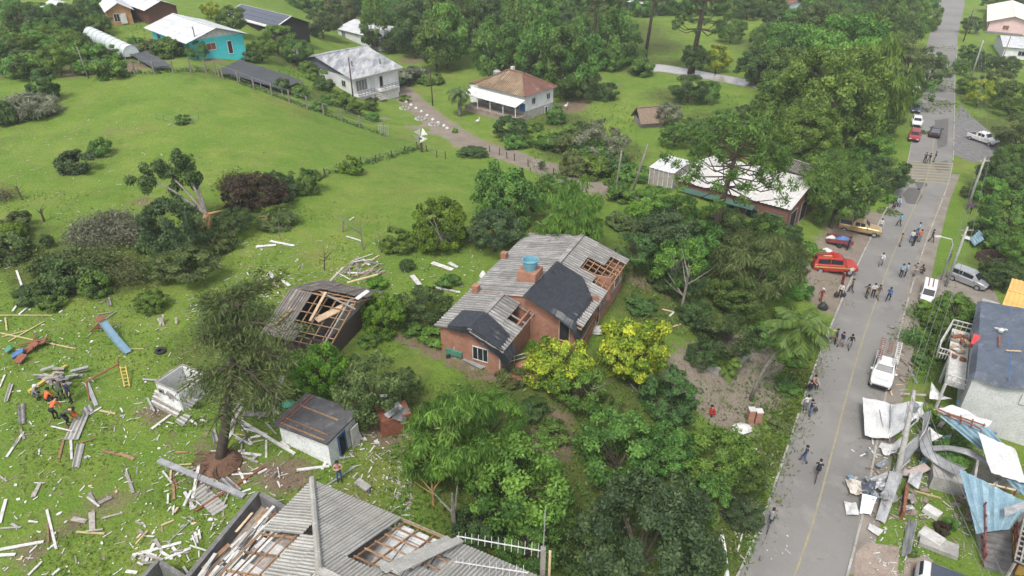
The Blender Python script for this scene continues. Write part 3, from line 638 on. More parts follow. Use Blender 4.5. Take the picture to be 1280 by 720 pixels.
# garden thickets of the upper left, one shrub each
rr = random.Random(5)
for k in range(96):
    u, v = rr.uniform(-5, 210), rr.uniform(4, 86)
    if 105 < u < 180 and 28 < v < 82 and abs((v - 40) - (u - 110) * .52) < 17: continue
    if 120 < u < 175 and v < 40 or (u > 185 and v < 60): continue
    c = rr.choice(['mid', 'mid', 'dark', 'olive', 'bright', 'bright']); g_ = rr.choice(['bush', 'bush', 'dense', 'round'])
    tree(g_, c, u, v, rr.uniform(20, 42), {'mid': 'green', 'dark': 'dark green', 'olive': 'olive', 'bright': 'light green'}[c] + ' shrub in the overgrown garden', 'shrubs of the overgrown garden', 'shrub', sq=rr.uniform(.8, 1.1))
for t in [('round', 'dark', 80, 18, 34, 'dark conifer-like garden tree', 1.4), ('round', 'dark', 104, 14, 30, 'dark garden tree', 1.2), ('round', 'mid', 122, 28, 34, 'rounded light garden tree', .9), ('round', 'dark', 35, 20, 50, 'dark garden tree at the left', 1), ('round', 'yellow', 262, 12, 24, 'pale blossoming tree', 1), ('round', 'mid', 288, 22, 42, 'round garden tree', 1), ('round', 'mid', 245, 60, 30, 'round tree before the turquoise wall', .9), ('bush', 'mid', 278, 58, 22, 'small shrub with broad leaves', 1.2), ('round', 'bright', 345, 48, 46, 'leafy light garden tree', .9), ('round', 'mid', 370, 62, 40, 'leafy garden tree', .9), ('round', 'bright', 325, 60, 36, 'light garden tree', .9), ('round', 'dark', 402, 30, 46, 'dark tree behind the house', .8), ('bush', 'bright', 395, 92, 26, 'light hedge shrub', 1), ('bush', 'dark', 405, 105, 26, 'dark hedge shrub', 1), ('bush', 'mid', 385, 85, 24, 'hedge shrub', 1), ('bush', 'bright', 430, 122, 28, 'bright shrub', 1.1), ('bush', 'mid', 408, 125, 22, 'low shrub', .8), ('bush', 'mid', 460, 132, 24, 'low garden shrub', .7), ('bush', 'lime', 506, 122, 14, 'clipped yellow-green shrub', .9), ('bush', 'purple', 464, 125, 14, 'reddish bush', .8), ('bush', 'lime', 569, 163, 8, 'tiny clipped shrub', 1.2), ('tall', 'dark', 465, 48, 20, 'dark upright shrub', .7), ('tall', 'dark', 485, 55, 20, 'dark upright garden shrub', .6), ('bush', 'silver', 510, 92, 50, 'silvery vegetable bed shrub', .6), ('bush', 'blue', 500, 98, 40, 'bluish vegetable bed shrub', .6), ('bush', 'mid', 540, 98, 34, 'green vegetable bed shrub', .6), ('round', 'olive', 520, 38, 46, 'pale olive tree at the wood edge', .9), ('bush', 'mid', 215, 55, 40, 'green shrub by the turquoise house', .8), ('bush', 'olive', 190, 58, 36, 'olive shrub by the turquoise house', .8), ('bush', 'dark', 312, 70, 26, 'dark shrub', .8),
  ('bush', 'dark', 180, 10, 20, 'dark shrub by the brown shed', 1), ('bush', 'dark', 200, 18, 24, 'dark garden shrub', 1)]:
    geom, c, u, v, w, d, sq = t
    tree(geom, c, u, v, w, d, None, 'tree' if 'tree' in d else 'shrub', sq=sq)
# fillers that close the canopy where the photograph shows no gap
for t in [('round', 'dark', 600, 650, 70, 'dark tree low in the lower grove'), ('round', 'mid', 660, 680, 80, 'mid-green tree at the lower grove edge'), ('round', 'mid', 830, 560, 80, 'rounded tree in the lower grove'), ('round', 'dark', 850, 640, 80, 'dark tree beside the road bank'), ('round', 'dark', 740, 690, 90, 'dark tree at the bottom of the grove'), ('round', 'mid', 880, 690, 60, 'tree at the bottom of the road bank'),
  ('round', 'mid', 870, 300, 70, 'mid-green tree under the araucaria'), ('round', 'olive', 930, 312, 60, 'olive tree by the long roof'), ('round', 'dark', 855, 350, 56, 'dark tree in the garden shade'), ('round', 'dark', 880, 440, 44, 'dark garden tree by the gravel'), ('round', 'mid', 955, 420, 44, 'tree under the palm'), ('round', 'bright', 975, 345, 60, 'light tree at the road yard'), ('round', 'olive', 990, 320, 50, 'olive tree at the road yard'), ('round', 'mid', 820, 300, 50, 'mid-green garden tree'), ('bush', 'mid', 1000, 360, 34, 'shrub at the road yard'), ('bush', 'bright', 985, 395, 34, 'light shrub by the palm'),
  ('round', 'mid', 690, 235, 50, 'green tree by the driveway'), ('bush', 'mid', 745, 190, 50, 'shrub of the driveway thicket'), ('bush', 'olive', 720, 205, 44, 'olive shrub of the driveway thicket'), ('bush', 'mid', 775, 235, 44, 'green shrub of the driveway thicket'), ('bush', 'dark', 730, 165, 40, 'dark shrub of the driveway thicket'), ('bush', 'bright', 715, 165, 30, 'light shrub of the driveway thicket'), ('bush', 'mid', 655, 175, 26, 'shrub at the driveway bank'), ('bush', 'mid', 640, 178, 26, 'shrub at the driveway edge'),
  ('round', 'mid', 850, 262, 52, 'bushy tree before the long wall'), ('round', 'olive', 905, 282, 58, 'olive tree before the long wall'), ('round', 'mid', 955, 288, 56, 'mid-green tree before the long wall'), ('bush', 'bright', 880, 272, 40, 'light shrub before the long wall'),
  ('round', 'mid', 845, 165, 40, 'leafy meadow tree'), ('round', 'dark', 890, 175, 50, 'dark meadow tree'), ('round', 'mid', 925, 170, 44, 'green meadow tree'), ('round', 'bright', 975, 135, 70, 'light tree of the big canopy'), ('round', 'bright', 1000, 190, 56, 'tree of the big canopy'), ('round', 'bright', 1075, 160, 76, 'light tree of the big canopy'), ('round', 'bright', 1100, 140, 60, 'green tree of the big canopy'), ('round', 'mid', 1020, 80, 70, 'tree behind the big canopy'), ('round', 'dark', 990, 60, 60, 'dark tree behind the big canopy'),
  ('round', 'mid', 1270, 196, 46, 'green tree of the right garden'), ('round', 'bright', 1240, 240, 44, 'light tree of the right garden'), ('round', 'mid', 1272, 220, 50, 'green tree at the right frame edge'), ('round', 'dark', 1245, 340, 40, 'dark tree of the right garden'), ('round', 'mid', 1258, 222, 30, 'small tree of the right garden'), ('bush', 'mid', 1250, 300, 40, 'shrub of the right garden'), ('bush', 'dark', 1212, 240, 22, 'dark shrub of the right garden'), ('round', 'mid', 1190, 410, 40, 'tree below the gravel drive'), ('round', 'bright', 1160, 425, 26, 'light tree on the right verge'), ('bush', 'mid', 1155, 450, 26, 'shrub on the right verge'), ('bush', 'mid', 1190, 465, 22, 'shrub under the balcony'), ('round', 'dark', 1215, 30, 24, 'dark tree at the top right'), ('round', 'mid', 1245, 0, 30, 'tree behind the pink house'), ('round', 'dark', 1275, -4, 34, 'dark tree behind the pink house'), ('round', 'mid', 1210, 105, 26, 'small tree by the side street'), ('round', 'mid', 1265, 195, 40, 'green garden tree'),
  ('bush', 'mid', 250, 290, 40, 'green bush under the snapped tree'), ('bush', 'dark', 195, 300, 44, 'dark bush beside the felled crown'), ('bush', 'olive', 275, 300, 40, 'olive bush under the snapped tree'), ('bush', 'dark', 60, 330, 44, 'dark bush beside the felled crown'), ('bush', 'mid', 120, 355, 40, 'green bush below the felled crown'), ('round', 'dark', 345, 225, 36, 'dark tree beside the purple tree'), ('bush', 'olive', 20, 275, 36, 'olive bush at the frame edge'), ('bush', 'mid', 465, 145, 20, 'garden bush'), ('bush', 'mid', 440, 135, 24, 'garden bush'), ('bush', 'olive', 350, 105, 24, 'scrub by the shade net'), ('bush', 'mid', 400, 132, 22, 'scrub by the fence'), ('bush', 'mid', 375, 115, 24, 'green scrub by the fence')]:
    geom, c, u, v, w, d = t
    tree(geom, c, u, v, w, d, None, 'tree' if 'tree' in d else 'shrub', sq=R.uniform(.85, 1.1))
for k in range(16):
    u = 470 + k * 22; tree('bush', R.choice(['dark', 'mid', 'olive']), u, 24 + k * 3.6 + R.uniform(-3, 3), R.uniform(26, 38), 'low shrub at the edge of the wood', None, 'shrub', sq=R.uniform(.9, 1.3))
# the wood beyond the pasture: every tree its own
rr = random.Random(9)
FOREST = []
for v in (66, 58, 50, 42, 34, 26, 18, 10, 2, -6, -14):
    u = 470
    while u < 850:
        uu, vv = u + rr.uniform(-9, 9), v + rr.uniform(-4, 4); u += rr.uniform(24, 36)
        lo = 20 + max(0, (uu - 480)) * .17
        if vv > lo + (8 if uu < 560 else 4): continue
        if uu < 500 and vv > 18: continue
        if 790 < uu and vv > -2: continue
        if 690 < uu and vv > 60: continue
        FOREST.append((uu, vv))
for v, u0, u1 in ((-4, 380, 480), (-10, 380, 480), (6, 430, 480), (-4, 960, 1160), (8, 980, 1165), (20, 985, 1160), (32, 960, 1150), (44, 975, 1110), (70, 955, 1000), (-12, 960, 1160), (-6, 800, 960)):
    u = u0
    while u < u1: FOREST.append((u + rr.uniform(-8, 8), v + rr.uniform(-3, 3))); u += rr.uniform(26, 38)
for u, v in FOREST:
    c = rr.choice(['mid', 'dark', 'bright', 'mid', 'olive', 'mid']); w = rr.uniform(38, 54) * (.75 + .006 * max(0, v + 10))
    tree(rr.choice(['round', 'round', 'big', 'tall'] if v > 0 else ['round', 'big']), c, u, v, w * (.7 if c == 'x' else 1), {'mid': 'mid-green', 'dark': 'dark green', 'olive': 'olive', 'bright': 'light green'}[c] + ' tree of the closed wood', 'trees of the wood', 'forest_tree', sq=rr.uniform(1.05, 1.4), lift=-2.2)
# riverside trunks with crowns above the frame (tall araucarias)
def whorl_tree(u, v, H, rbase, cw, n_wh, desc, base=True, lean=(0, 0), seed=1, zlow=.62, tuft=.55):
    rs = np.random.RandomState(seed); p = at(u, v); r = root('araucaria_tree', p)
    tk = MB(); tk.tube([(p[0], p[1], p[2] - .5), (p[0] + lean[0] * .4, p[1] + lean[1] * .4, p[2] + H * .5), (p[0] + lean[0], p[1] + lean[1], p[2] + H)], [rbase, rbase * .75, rbase * .3], 9)
    tk.build('trunk', M['bark'], r, uv=False, smooth=True)
    parts = []; br = MB()
    for w in range(n_wh):
        f = w / max(1, n_wh - 1); z = H * lerp(zlow, 1.0, f); L = cw / 2 * (1.0 - .62 * f ** 1.5) * rs.uniform(.85, 1.05); nb = 9 - int(3 * f)
        for k in range(nb):
            a = 2 * math.pi * (k + rs.uniform(-.25, .25)) / nb + w * .6; l = L * rs.uniform(.7, 1.1); c, s = math.cos(a), math.sin(a)
            bx, by = p[0] + lean[0] * z / H, p[1] + lean[1] * z / H
            b0 = Vector((bx, by, p[2] + z)); b1 = b0 + Vector((c * l * .55, s * l * .55, -l * .10 * (1 - f))); b2 = b0 + Vector((c * l, s * l, l * (.10 + .35 * f)))
            br.tube([b0, b1, b2], [rbase * .22, rbase * .15, rbase * .07], 5, cap=False)
            for q, rad in ((1.0, tuft), (.82, tuft * .8), (.64, tuft * .6)):
                if q < .8 and rs.rand() < .85 or q < .9 and rs.rand() < .3: continue
                ctr = np.array(b1.lerp(b2, max(0, (q - .55) / .45))) - np.array(p) + rs.normal(0, .12, 3); n = 90
                d = rs.normal(0, 1, (n, 3)) + np.array([c * .3, s * .3, .35]); d /= np.linalg.norm(d, axis=1, keepdims=True)
                parts.append(leaves(rs, ctr + d * rs.uniform(.3, 1, (n, 1)) * rad * cw / 10, d, .5, .12, .6, 0, np.clip(rs.normal(.4, .15) + rs.normal(0, .15, n), 0, 1), d))
    V, Q, T = join(parts); me = np_mesh('crown', V, Q, T, [M['leaf_dark' if seed != 7 else 'leaf_mid']]); o = place(me, 'crown', r)
    br.build('branches', M['barkbrown'], r, uv=False, smooth=True)
    later(r, desc, (u, v), 'tree'); return r
pa = at(884, 325); whorl_tree(884, 325, 13.4, .42, 13.5, 6, 'tall umbrella-shaped araucaria with whorled bare limbs', lean=(2.0, 1.8), seed=7, zlow=.60, tuft=.66)
whorl_tree(741, 84, 20, .42, 12, 6, 'tall straight-trunked araucaria rising out of the frame', seed=3, zlow=.6)
whorl_tree(806, 72, 22, .42, 12, 6, 'tall slanting-trunked araucaria rising out of the frame', seed=4, zlow=.6, lean=(2, 0))
whorl_tree(862, 92, 24, .6, 14, 9, 'thick-trunked riverside araucaria rising out of the frame', seed=5, zlow=.38, lean=(2.5, 0))
# palms
def palm(u, v, H, n, L, desc, seed=1, lean=(0, 0), r0=.2, stiff=.5, colr='bright'):
    rs = np.random.RandomState(seed); p = at(u, v); r = root('palm_tree', p)
    tk = MB(); pts = [(p[0] + lean[0] * f * f, p[1] + lean[1] * f * f, p[2] - .3 + (H + .3) * f) for f in (0, .25, .5, .75, 1)]
    tk.tube(pts, [r0 * 1.3, r0, r0 * .9, r0 * .85, r0 * .8], 8); tk.build('trunk', M['barkpale'], r, uv=False, smooth=True)
    top = np.array(pts[-1]) - np.array(p); parts = []
    for k in range(n):
        a = 2.4 * k + rs.uniform(-.2, .2); el = lerp(1.25, -.35, k / n); l = L * rs.uniform(.85, 1.1); pos = top.copy(); e = el
        for s_ in range(12):
            d = np.array([math.cos(a) * math.cos(e), math.sin(a) * math.cos(e), math.sin(e)]); nx = pos + d * l / 12; side = np.array([-math.sin(a), math.cos(a), 0.])
            up = np.cross(side, d) * -1
            wd = L * .27 * math.sin(math.pi * (s_ + 1.2) / 14)
            for sd_ in (-1, 1):
                for q in (0, .5):
                    b = pos + d * l / 12 * q; tip = b + side * sd_ * wd * .8 + d * wd * .5 - np.array([0, 0, wd * .55]) + rs.normal(0, .04, 3)
                    w2 = d * .10
                    parts.append((np.array([b - w2, b + w2, tip + w2 * .3, tip - w2 * .3]), np.arange(4).reshape(1, 4), np.array([np.clip(rs.normal(.45, .2), 0, 1)])))
            pos = nx; e -= (1.5 - stiff) / 12 * 1.5
    V, Q, T = join(parts); place(np_mesh('fronds', V, Q, T, [M['leaf_' + colr]]), 'fronds', r)
    later(r, desc, (u, v), 'palm'); return r
palm(938, 500, 8.0, 26, 2.9, 'tall slim-trunked feather palm', 2, lean=(2.4, -.6), r0=.15, colr='mid')
palm(575, 145, 4.2, 26, 2.6, 'stout palm with drooping grey-green fronds', 4, r0=.35, stiff=.2, colr='olive')
palm(905, 462, .6, 22, 1.7, 'low fern-like palm', 5, r0=.15)
palm(1162, 395, 1.0, 20, 1.9, 'young bright palm', 6, r0=.12, colr='lime')

# ---- buildings ---------------------------------------------------------------------------------
class Fr:
    """a rectangle on the land: corner b, axis e1 towards a, e2 at right angles towards c (pixels of eave corners, h above ground)"""
    def __init__(s, a, b, c, h, z=None):
        zb = at(*b, h)[2] if z is None else z
        A, B, C_ = [Vector(on_plane(u, v, zb + h)) for u, v in (a, b, c)]
        s.o = Vector((B.x, B.y, zb)); d = A - B; d.z = 0; s.L1 = d.length; s.e1 = d.normalized()
        s.e2 = Vector((-s.e1.y, s.e1.x, 0)); w = (C_ - B).dot(s.e2)
        if w < 0: s.e2 = -s.e2; w = -w
        s.L2 = w; s.h = h
    def P(s, u, v, z=0.0): return s.o + s.e1 * u + s.e2 * v + Vector((0, 0, z))
    def wall(s, mb, u0, v0, u1, v1, z0, z1, t=.14):
        a, b = s.P(u0, v0), s.P(u1, v1); m = s.P(s.L1 / 2, s.L2 / 2); d = (b - a).normalized(); n = Vector((-d.y, d.x, 0))
        if (m - a).dot(n) < 0: n = -n
        mb.hexa([a + Vector((0, 0, z0)), b + Vector((0, 0, z0)), b + n * t + Vector((0, 0, z0)), a + n * t + Vector((0, 0, z0))], [a + Vector((0, 0, z1)), b + Vector((0, 0, z1)), b + n * t + Vector((0, 0, z1)), a + n * t + Vector((0, 0, z1))])
    def box_walls(s, mb, z0, z1, t=.14, u0=0, v0=0, u1=None, v1=None):
        u1 = s.L1 if u1 is None else u1; v1 = s.L2 if v1 is None else v1
        s.wall(mb, u0, v0, u1, v0, z0, z1, t); s.wall(mb, u0, v1, u1, v1, z0, z1, t)
        s.wall(mb, u0, v0 + t + .002, u0, v1 - t - .002, z0, z1, t); s.wall(mb, u1, v0 + t + .002, u1, v1 - t - .002, z0, z1, t)
    def gable(s, mb, u, v0, v1, z, zr, t=.14, ax=2, vr=None):
        """triangle on the end wall at u (ax 2: spans e2)"""
        Q = (lambda w, zz: s.P(u, w, zz)) if ax == 2 else (lambda w, zz: s.P(w, u, zz))
        d = s.e1 if ax == 2 else s.e2; L = s.L1 if ax == 2 else s.L2
        k = d * (t if u < L / 2 else -t); vr = (v0 + v1) / 2 if vr is None else vr
        mb.hexa([Q(v0, z), Q(v1, z), Q(vr, zr)], [Q(v0, z) + k, Q(v1, z) + k, Q(vr, zr) + k])

def opening(r, a, b, z0, z1, out, mframe, mpane, kind='window', fw=.07, bars=1):
    """a framed window or door standing proud of a wall between world points a and b"""
    a, b = Vector(a), Vector(b); d = (b - a).normalized(); n = Vector(out).normalized(); Z = Vector((0, 0, 1))
    c = (a + b) / 2; w = (b - a).length; h = z1 - z0; ax = (d, n, Z)
    f = MB()
    for k in (-1, 1):
        f.box(c + d * k * (w / 2 - fw / 2) + n * .04 + Z * (z0 + h / 2), (fw, .09, h), ax); f.box(c + Z * (z0 + h / 2 + k * (h / 2 - fw / 2)) + n * .042, (w - 2 * fw, .088, fw), ax)
    for i in range(bars): f.box(c + d * (w * ((i + 1) / (bars + 1) - .5)) + n * .041 + Z * (z0 + h / 2), (.045, .06, h - 2 * fw), ax)
    o = f.build(kind, mframe, r)
    p = MB(); p.box(c + n * .012 + Z * (z0 + h / 2), (w - 2 * fw, .03, h - 2 * fw), ax); p.build('pane' if kind == 'window' else 'door_leaf', mpane, o)
    return o

def clip_v(poly, u):
    vs = []
    for (a, b), (c, d) in zip(poly, poly[1:] + poly[:1]):
        if (a <= u <= c) or (c <= u <= a):
            if abs(c - a) < 1e-9: vs += [b, d]
            else: vs.append(b + (d - b) * (u - a) / (c - a))
    return (min(vs), max(vs)) if vs else None

def roof(r, P0, U, V, poly, m, sw=1.05, sl=1.8, pitch=.26, amp=.035, skip=None, name='roof_sheet', one=False, jig=.012, seg=4, seed=1):
    """corrugated sheets over a sloping plane: P0 the lower corner, U along the eave, V up the slope, poly convex in (u, v)"""
    rs = random.Random(seed); U, V = Vector(U).normalized(), Vector(V).normalized(); N = U.cross(V)
    if N.z < 0: N = -N
    furrow = next((M[k + '_dirt'] for k in ('fibro', 'fibropale', 'fibrodark', 'metalblue', 'tile', 'tilered') if M[k] is m), None); mm = [m, furrow] if furrow else m
    P0 = Vector(P0); us = [p[0] for p in poly]; vs = [p[1] for p in poly]; ncol = max(1, round((max(us) - min(us)) / sw)); cw = (max(us) - min(us)) / ncol
    nrow = max(1, round((max(vs) - min(vs)) / sl)); rl = (max(vs) - min(vs)) / nrow; allm = MB()
    for i in range(ncol):
        for j in range(nrow):
            u0, v0 = min(us) + i * cw, min(vs) + j * rl
            if skip and skip(u0 + cw / 2, v0 + rl / 2): continue
            mb = allm if one else MB(); nw = max(2, round(cw / pitch * seg)); dz, du, tl = rs.uniform(-jig, jig), rs.uniform(-jig, jig), rs.uniform(-jig, jig); prev = None
            for k in range(nw + 1):
                u = u0 + (cw + .03) * k / nw; uc = min(max(u, min(us) + 1e-4), max(us) - 1e-4); c = clip_v(poly, uc)
                if c is None: prev = None; continue
                a, b = max(v0 - .08, c[0]), min(v0 + rl, c[1])
                if b - a < .02: prev = None; continue
                w = amp * math.cos(2 * math.pi * (u / pitch))
                def Q(v): return P0 + U * (u + du) + V * v + N * (w + .03 * (1 - (v - v0) / rl) + dz + tl * k / nw + .02)
                cur = (Q(a), Q(b))
                mb.mi = 1 if furrow and math.cos(2 * math.pi * (u - cw / nw / 2) / pitch) < -.25 else 0  # valley strips take the darker copy
                if prev: mb.poly([prev[0], cur[0], cur[1], prev[1]])
                prev = cur
            if not one and mb.f: mb.build(name, mm, r)
    if one and allm.f: allm.build(name, mm, r)

def battens(r, P0, U, V, poly, m, du=.9, dv=.8, w=.07, h=.12, names=('rafter', 'batten'), drop=.06):
    U, V = Vector(U).normalized(), Vector(V).normalized(); N = U.cross(V)
    if N.z < 0: N = -N
    P0 = Vector(P0) - N * drop; us = [p[0] for p in poly]; vs = [p[1] for p in poly]
    n = max(1, int((max(us) - min(us)) / du))
    for i in range(n + 1):
        u = min(us) + .06 + (max(us) - min(us) - .12) * i / n; c = clip_v(poly, u)
        if c and c[1] - c[0] > .2: MB().beam(P0 + U * u + V * c[0] - N * h, P0 + U * u + V * c[1] - N * h, w, h, up=N).build(names[0], m, r)
    flip = [(b, a) for a, b in poly]; n = max(1, int((max(vs) - min(vs)) / dv))
    for i in range(n + 1):
        v = min(vs) + .08 + (max(vs) - min(vs) - .16) * i / n; c = clip_v(flip, v)
        if c and c[1] - c[0] > .2: MB().beam(P0 + U * c[0] + V * v, P0 + U * c[1] + V * v, w, w, up=N).build(names[1], m, r)

def gable_house(name, label, F, wm, rm, rise, z0=-1.5, over=.4, ridge='1', gm=None, sheets=True, pitch=.3, sw=1.1, sl=2.2, holes=None, trim=None, vr=None, group=None):
    """walls, gables and two sheeted slopes; ridge along e1 ('1') or e2 ('2')"""
    r = root(name, F.o, label, 'house' if 'house' in name or 'building' in name else name.split('_')[-1], group); h = F.h
    w = MB(); F.box_walls(w, z0, h); w.build('wall', wm, r)
    e1, e2, L1, L2 = (F.e1, F.e2, F.L1, F.L2) if ridge == '1' else (F.e2, F.e1, F.L2, F.L1)
    vr = L2 / 2 if vr is None else vr
    for u in (0, L1):
        g = MB(); F.gable(g, u, 0, L2, h + .002, h + rise, ax=2 if ridge == '1' else 1, vr=vr); g.build('gable', gm or wm, r)
    for k in (0, 1):
        run = vr if k == 0 else L2 - vr; sl_ = math.hypot(run, rise); f = (run + over) / run
        Vd = (e2 * (1 if k == 0 else -1) * run + Vector((0, 0, rise))).normalized()
        P0 = F.o + e2 * (-over if k == 0 else L2 + over) - e1 * over + Vector((0, 0, h - rise * over / run))
        poly = [(0, 0), (L1 + 2 * over, 0), (L1 + 2 * over, sl_ * f), (0, sl_ * f)]
        roof(r, P0, e1, Vd, poly, rm, sw, sl, pitch, skip=(holes[k] if holes else None), one=not sheets, seed=k + len(name))
        if trim:
            MB().beam(P0, P0 + e1 * (L1 + 2 * over), .06, .18).build('fascia', trim, r)
    a, b = F.o - e1 * over + e2 * vr + Vector((0, 0, h + rise + .06)), F.o + e1 * (L1 + over) + e2 * vr + Vector((0, 0, h + rise + .06))
    MB().beam(a, b, .34, .07).build('ridge_cap', rm, r)
    return r

# 1. the brick house: two parallel-eaved wings under one left slope, brick, tarpaulins and a stripped corner
F = Fr((666, 290), (550, 406), (707, 394), 2.6); F.L1 = 18.0
bh = root('brick_house', F.o, 'red brick house with stripped grey roof patched by black tarpaulins', 'house', rz=0)
vR, zR, zE = 5.4, 3.6, 2.6; Wm = 9.7; zS = 2.1; s0 = 5.6; S1 = 17.6
w = MB()
F.L2 = Wm
F.wall(w, s0, 0, S1, 0, -2, zE); F.wall(w, S1, .15, S1, Wm, -3, zS); F.wall(w, s0, .15, s0, Wm - .15, -3.5, zS)
for u_ in (s0, S1): k_ = F.e1 * (.14 if u_ < 9 else -.14); q_ = [F.P(u_, .15, zS + .002), F.P(u_, Wm - .15, zS + .002), F.P(u_, .15, zE)]; w.hexa(q_, [p + k_ for p in q_])
for a, b, z1 in ((s0, 8.2, zS), (8.2, 9.6, 2.0), (9.6, 11.2, 1.5), (11.2, 13.0, 1.1), (13.0, 14.6, 1.9), (14.6, S1, 1.7)): F.wall(w, a + .002, Wm, b, Wm, -3.5, z1)

for u_ in (s0, S1): k_ = F.e1 * (.14 if u_ < 9 else -.14); q_ = [F.P(u_, 0, zE + .002), F.P(u_, vR, zR), F.P(u_, Wm, zS + .002)]; w.hexa(q_, [p + k_ for p in q_])
w.build('wall', M['brick'], bh)
# the low front wing
wx = 5.4; vE = 2.9; zF = zE + (zR - zE) * vE / vR
w = MB(); F.wall(w, .0, 0, s0 - .01, 0, -2.2, zE); F.wall(w, 0, .15, 0, wx - .15, -2.2, zE - .35)
w.hexa([F.P(0, .15, zE - .35), F.P(0, wx - .15, zE - .35), F.P(0, wx - .15, zE - .3), F.P(0, vE, zF - .1), F.P(0, .15, zE)], [F.P(.14, .15, zE - .35), F.P(.14, wx - .15, zE - .35), F.P(.14, wx - .15, zE - .3), F.P(.14, vE, zF - .1), F.P(.14, .15, zE)])
F.wall(w, 0, wx, s0 - .01, wx, -2.8, zE - .35)
w.build('wing_wall', M['brick'], bh)
# roofs
def slope(u0, u1, v0, z0, v1, z1):
    a, b = F.P(u0, v0, z0), F.P(u0, v1, z1); return a, F.e1, (b - a), (b - a).length
ov = .45; zo = zE - (zR - zE) * ov / vR
P0, U, Vd, L = slope(-.4, S1, -ov, zo, vR, zR)
full = [(0, 0), (S1 + .8, 0), (S1 + .8, L), (0, L)]
Lw = L * (vE + ov) / (vR + ov); K = dict(sw=1.1, sl=1.5, pitch=.37, amp=.05)
roof(bh, P0, U, Vd, [(0, 0), (s0 + .2, 0), (s0 + .2, Lw), (0, Lw)], M['fibro'], **K)
roof(bh, P0, U, Vd, [(s0 + .2, 0), (S1 + .8, 0), (S1 + .8, L), (s0 + .2, L)], M['fibro'], **K, skip=lambda u, v: math.hypot(u - 9.2, v - 4.7) < .5)
P1, U, Vd, L1_ = slope(-.4, s0, wx + ov, zE - .55, vE, zF + .03)
roof(bh, P1, U, Vd, [(0, 0), (s0 + .3, 0), (s0 + .3, L1_), (0, L1_)], M['fibro'], **K, seed=4, skip=lambda u, v: u > 3.9 and v < 1.2)
battens(bh, P1, U, Vd, [(0, 0), (s0 + .3, 0), (s0 + .3, L1_), (0, L1_)], M['greywood'], 1.2, 1.2)
P2, U, Vd, L2_ = slope(s0 - .4, S1, Wm + ov, zS - .12, vR, zR)
def gone(u, v): return (v < 2.3 and 6.4 < u < 11.8) or (v < 3.3 and 7.4 < u < 9.4) or (v > 2 and u < 1)
roof(bh, P2, U, Vd, [(0, 0), (S1 - s0 + .8, 0), (S1 - s0 + .8, L2_), (0, L2_)], M['fibro'], **K, seed=6, skip=gone)
battens(bh, P2, U, Vd, [(0, .0), (S1 - s0 + .8, .0), (S1 - s0 + .8, L2_), (0, L2_)], M['wood'], .8, .62)
MB().beam(F.P(s0 - .4, vR, zR + .12), F.P(S1 + .4, vR, zR + .12), .42, .08).build('ridge_cap', M['fibro'], bh)
MB().beam(F.P(-.4, vE, zF + .1), F.P(s0, vE, zF + .1), .4, .07).build('ridge_cap', M['fibro'], bh)
fl = MB(); fl.box(F.P(11.5, 5, .25), (11.6, 9.7, .15), (F.e1, F.e2, Vector((0, 0, 1)))); fl.box(F.P(2.8, 2.7, .1), (5.2, 5.0, .12), (F.e1, F.e2, Vector((0, 0, 1)))); fl.build('floor_slab', M['concretedark'], bh)
for s in (9.5, 13.0): MB().box(F.P(s, 7.6, 1.4), (.12, 4.8, 2.3), (F.e1, F.e2, Vector((0, 0, 1)))).build('inner_wall', M['brick'], bh)
# door, windows, posts
opening(bh, F.P(s0, 8.0), F.P(s0, 9.0), .0, 2.0, -F.e1, M['palewood'], M['dark'], 'door', .08, 0)
opening(bh, F.P(0, 2.9), F.P(0, 4.3), .2, 1.5, -F.e1, M['white'], M['glass'], 'window', .06, 2)
opening(bh, F.P(15.0, Wm), F.P(16.4, Wm), .2, 1.3, F.e2, M['palewood'], M['dark'], 'window', .07, 1)
opening(bh, F.P(10.0, Wm), F.P(10.9, Wm), -.9, 1.1, F.e2, M['palewood'], M['dark'], 'door', .08, 0)
MB().tube([F.P(-.05, wx - .1, -2.2), F.P(-.05, wx - .1, zE - .4)], .06, 8).build('downpipe', M['white'], bh)
for k, (a, b) in enumerate(((9.2, .2), (9.4, -.1), (9.6, -.5), (9.7, -.9))): MB().beam(F.P(6.2 - k * .2, Wm + .12 + k * .05, 1.5 - k * .62), F.P(9.6 - k * .2, Wm + .14, 1.6 - k * .55), .1, .05).build('wall_board', M['wood'], bh)
# chimney stubs and the water-tank turret
for s, v, hh in ((12.2, -.2, .8), (5.6, .3, .95)): MB().box(F.P(s, v, zE + hh / 2 - .2), (.55, .55, hh), (F.e1, F.e2, Vector((0, 0, 1)))).build('chimney', M['brick'], bh)
tb = MB(); tz = zE + (zR - zE) * 4.0 / vR; tb.box(F.P(8.6, 4.0, tz + .1), (1.7, 1.7, 1.7), (F.e1, F.e2, Vector((0, 0, 1)))); tb.build('turret', M['brick'], bh)
c = F.P(8.6, 4.0, tz + .95); wt = root('water_tank', c, 'open light blue round water tank on a brick turret of the roof', 'water tank')
MB().lathe(c, [(.52, 0), (.62, .45), (.67, .85), (.73, .85), (.73, .92), (.64, .92), (.58, .45), (.48, .1)], 20).build('tank_shell', M['pvcblue'], wt, smooth=False)
MB().lathe(c + Vector((0, 0, .1)), [(.46, .0), (.56, .40), (.0, .41)], 16).build('tank_water', M['pvcblue'], wt)
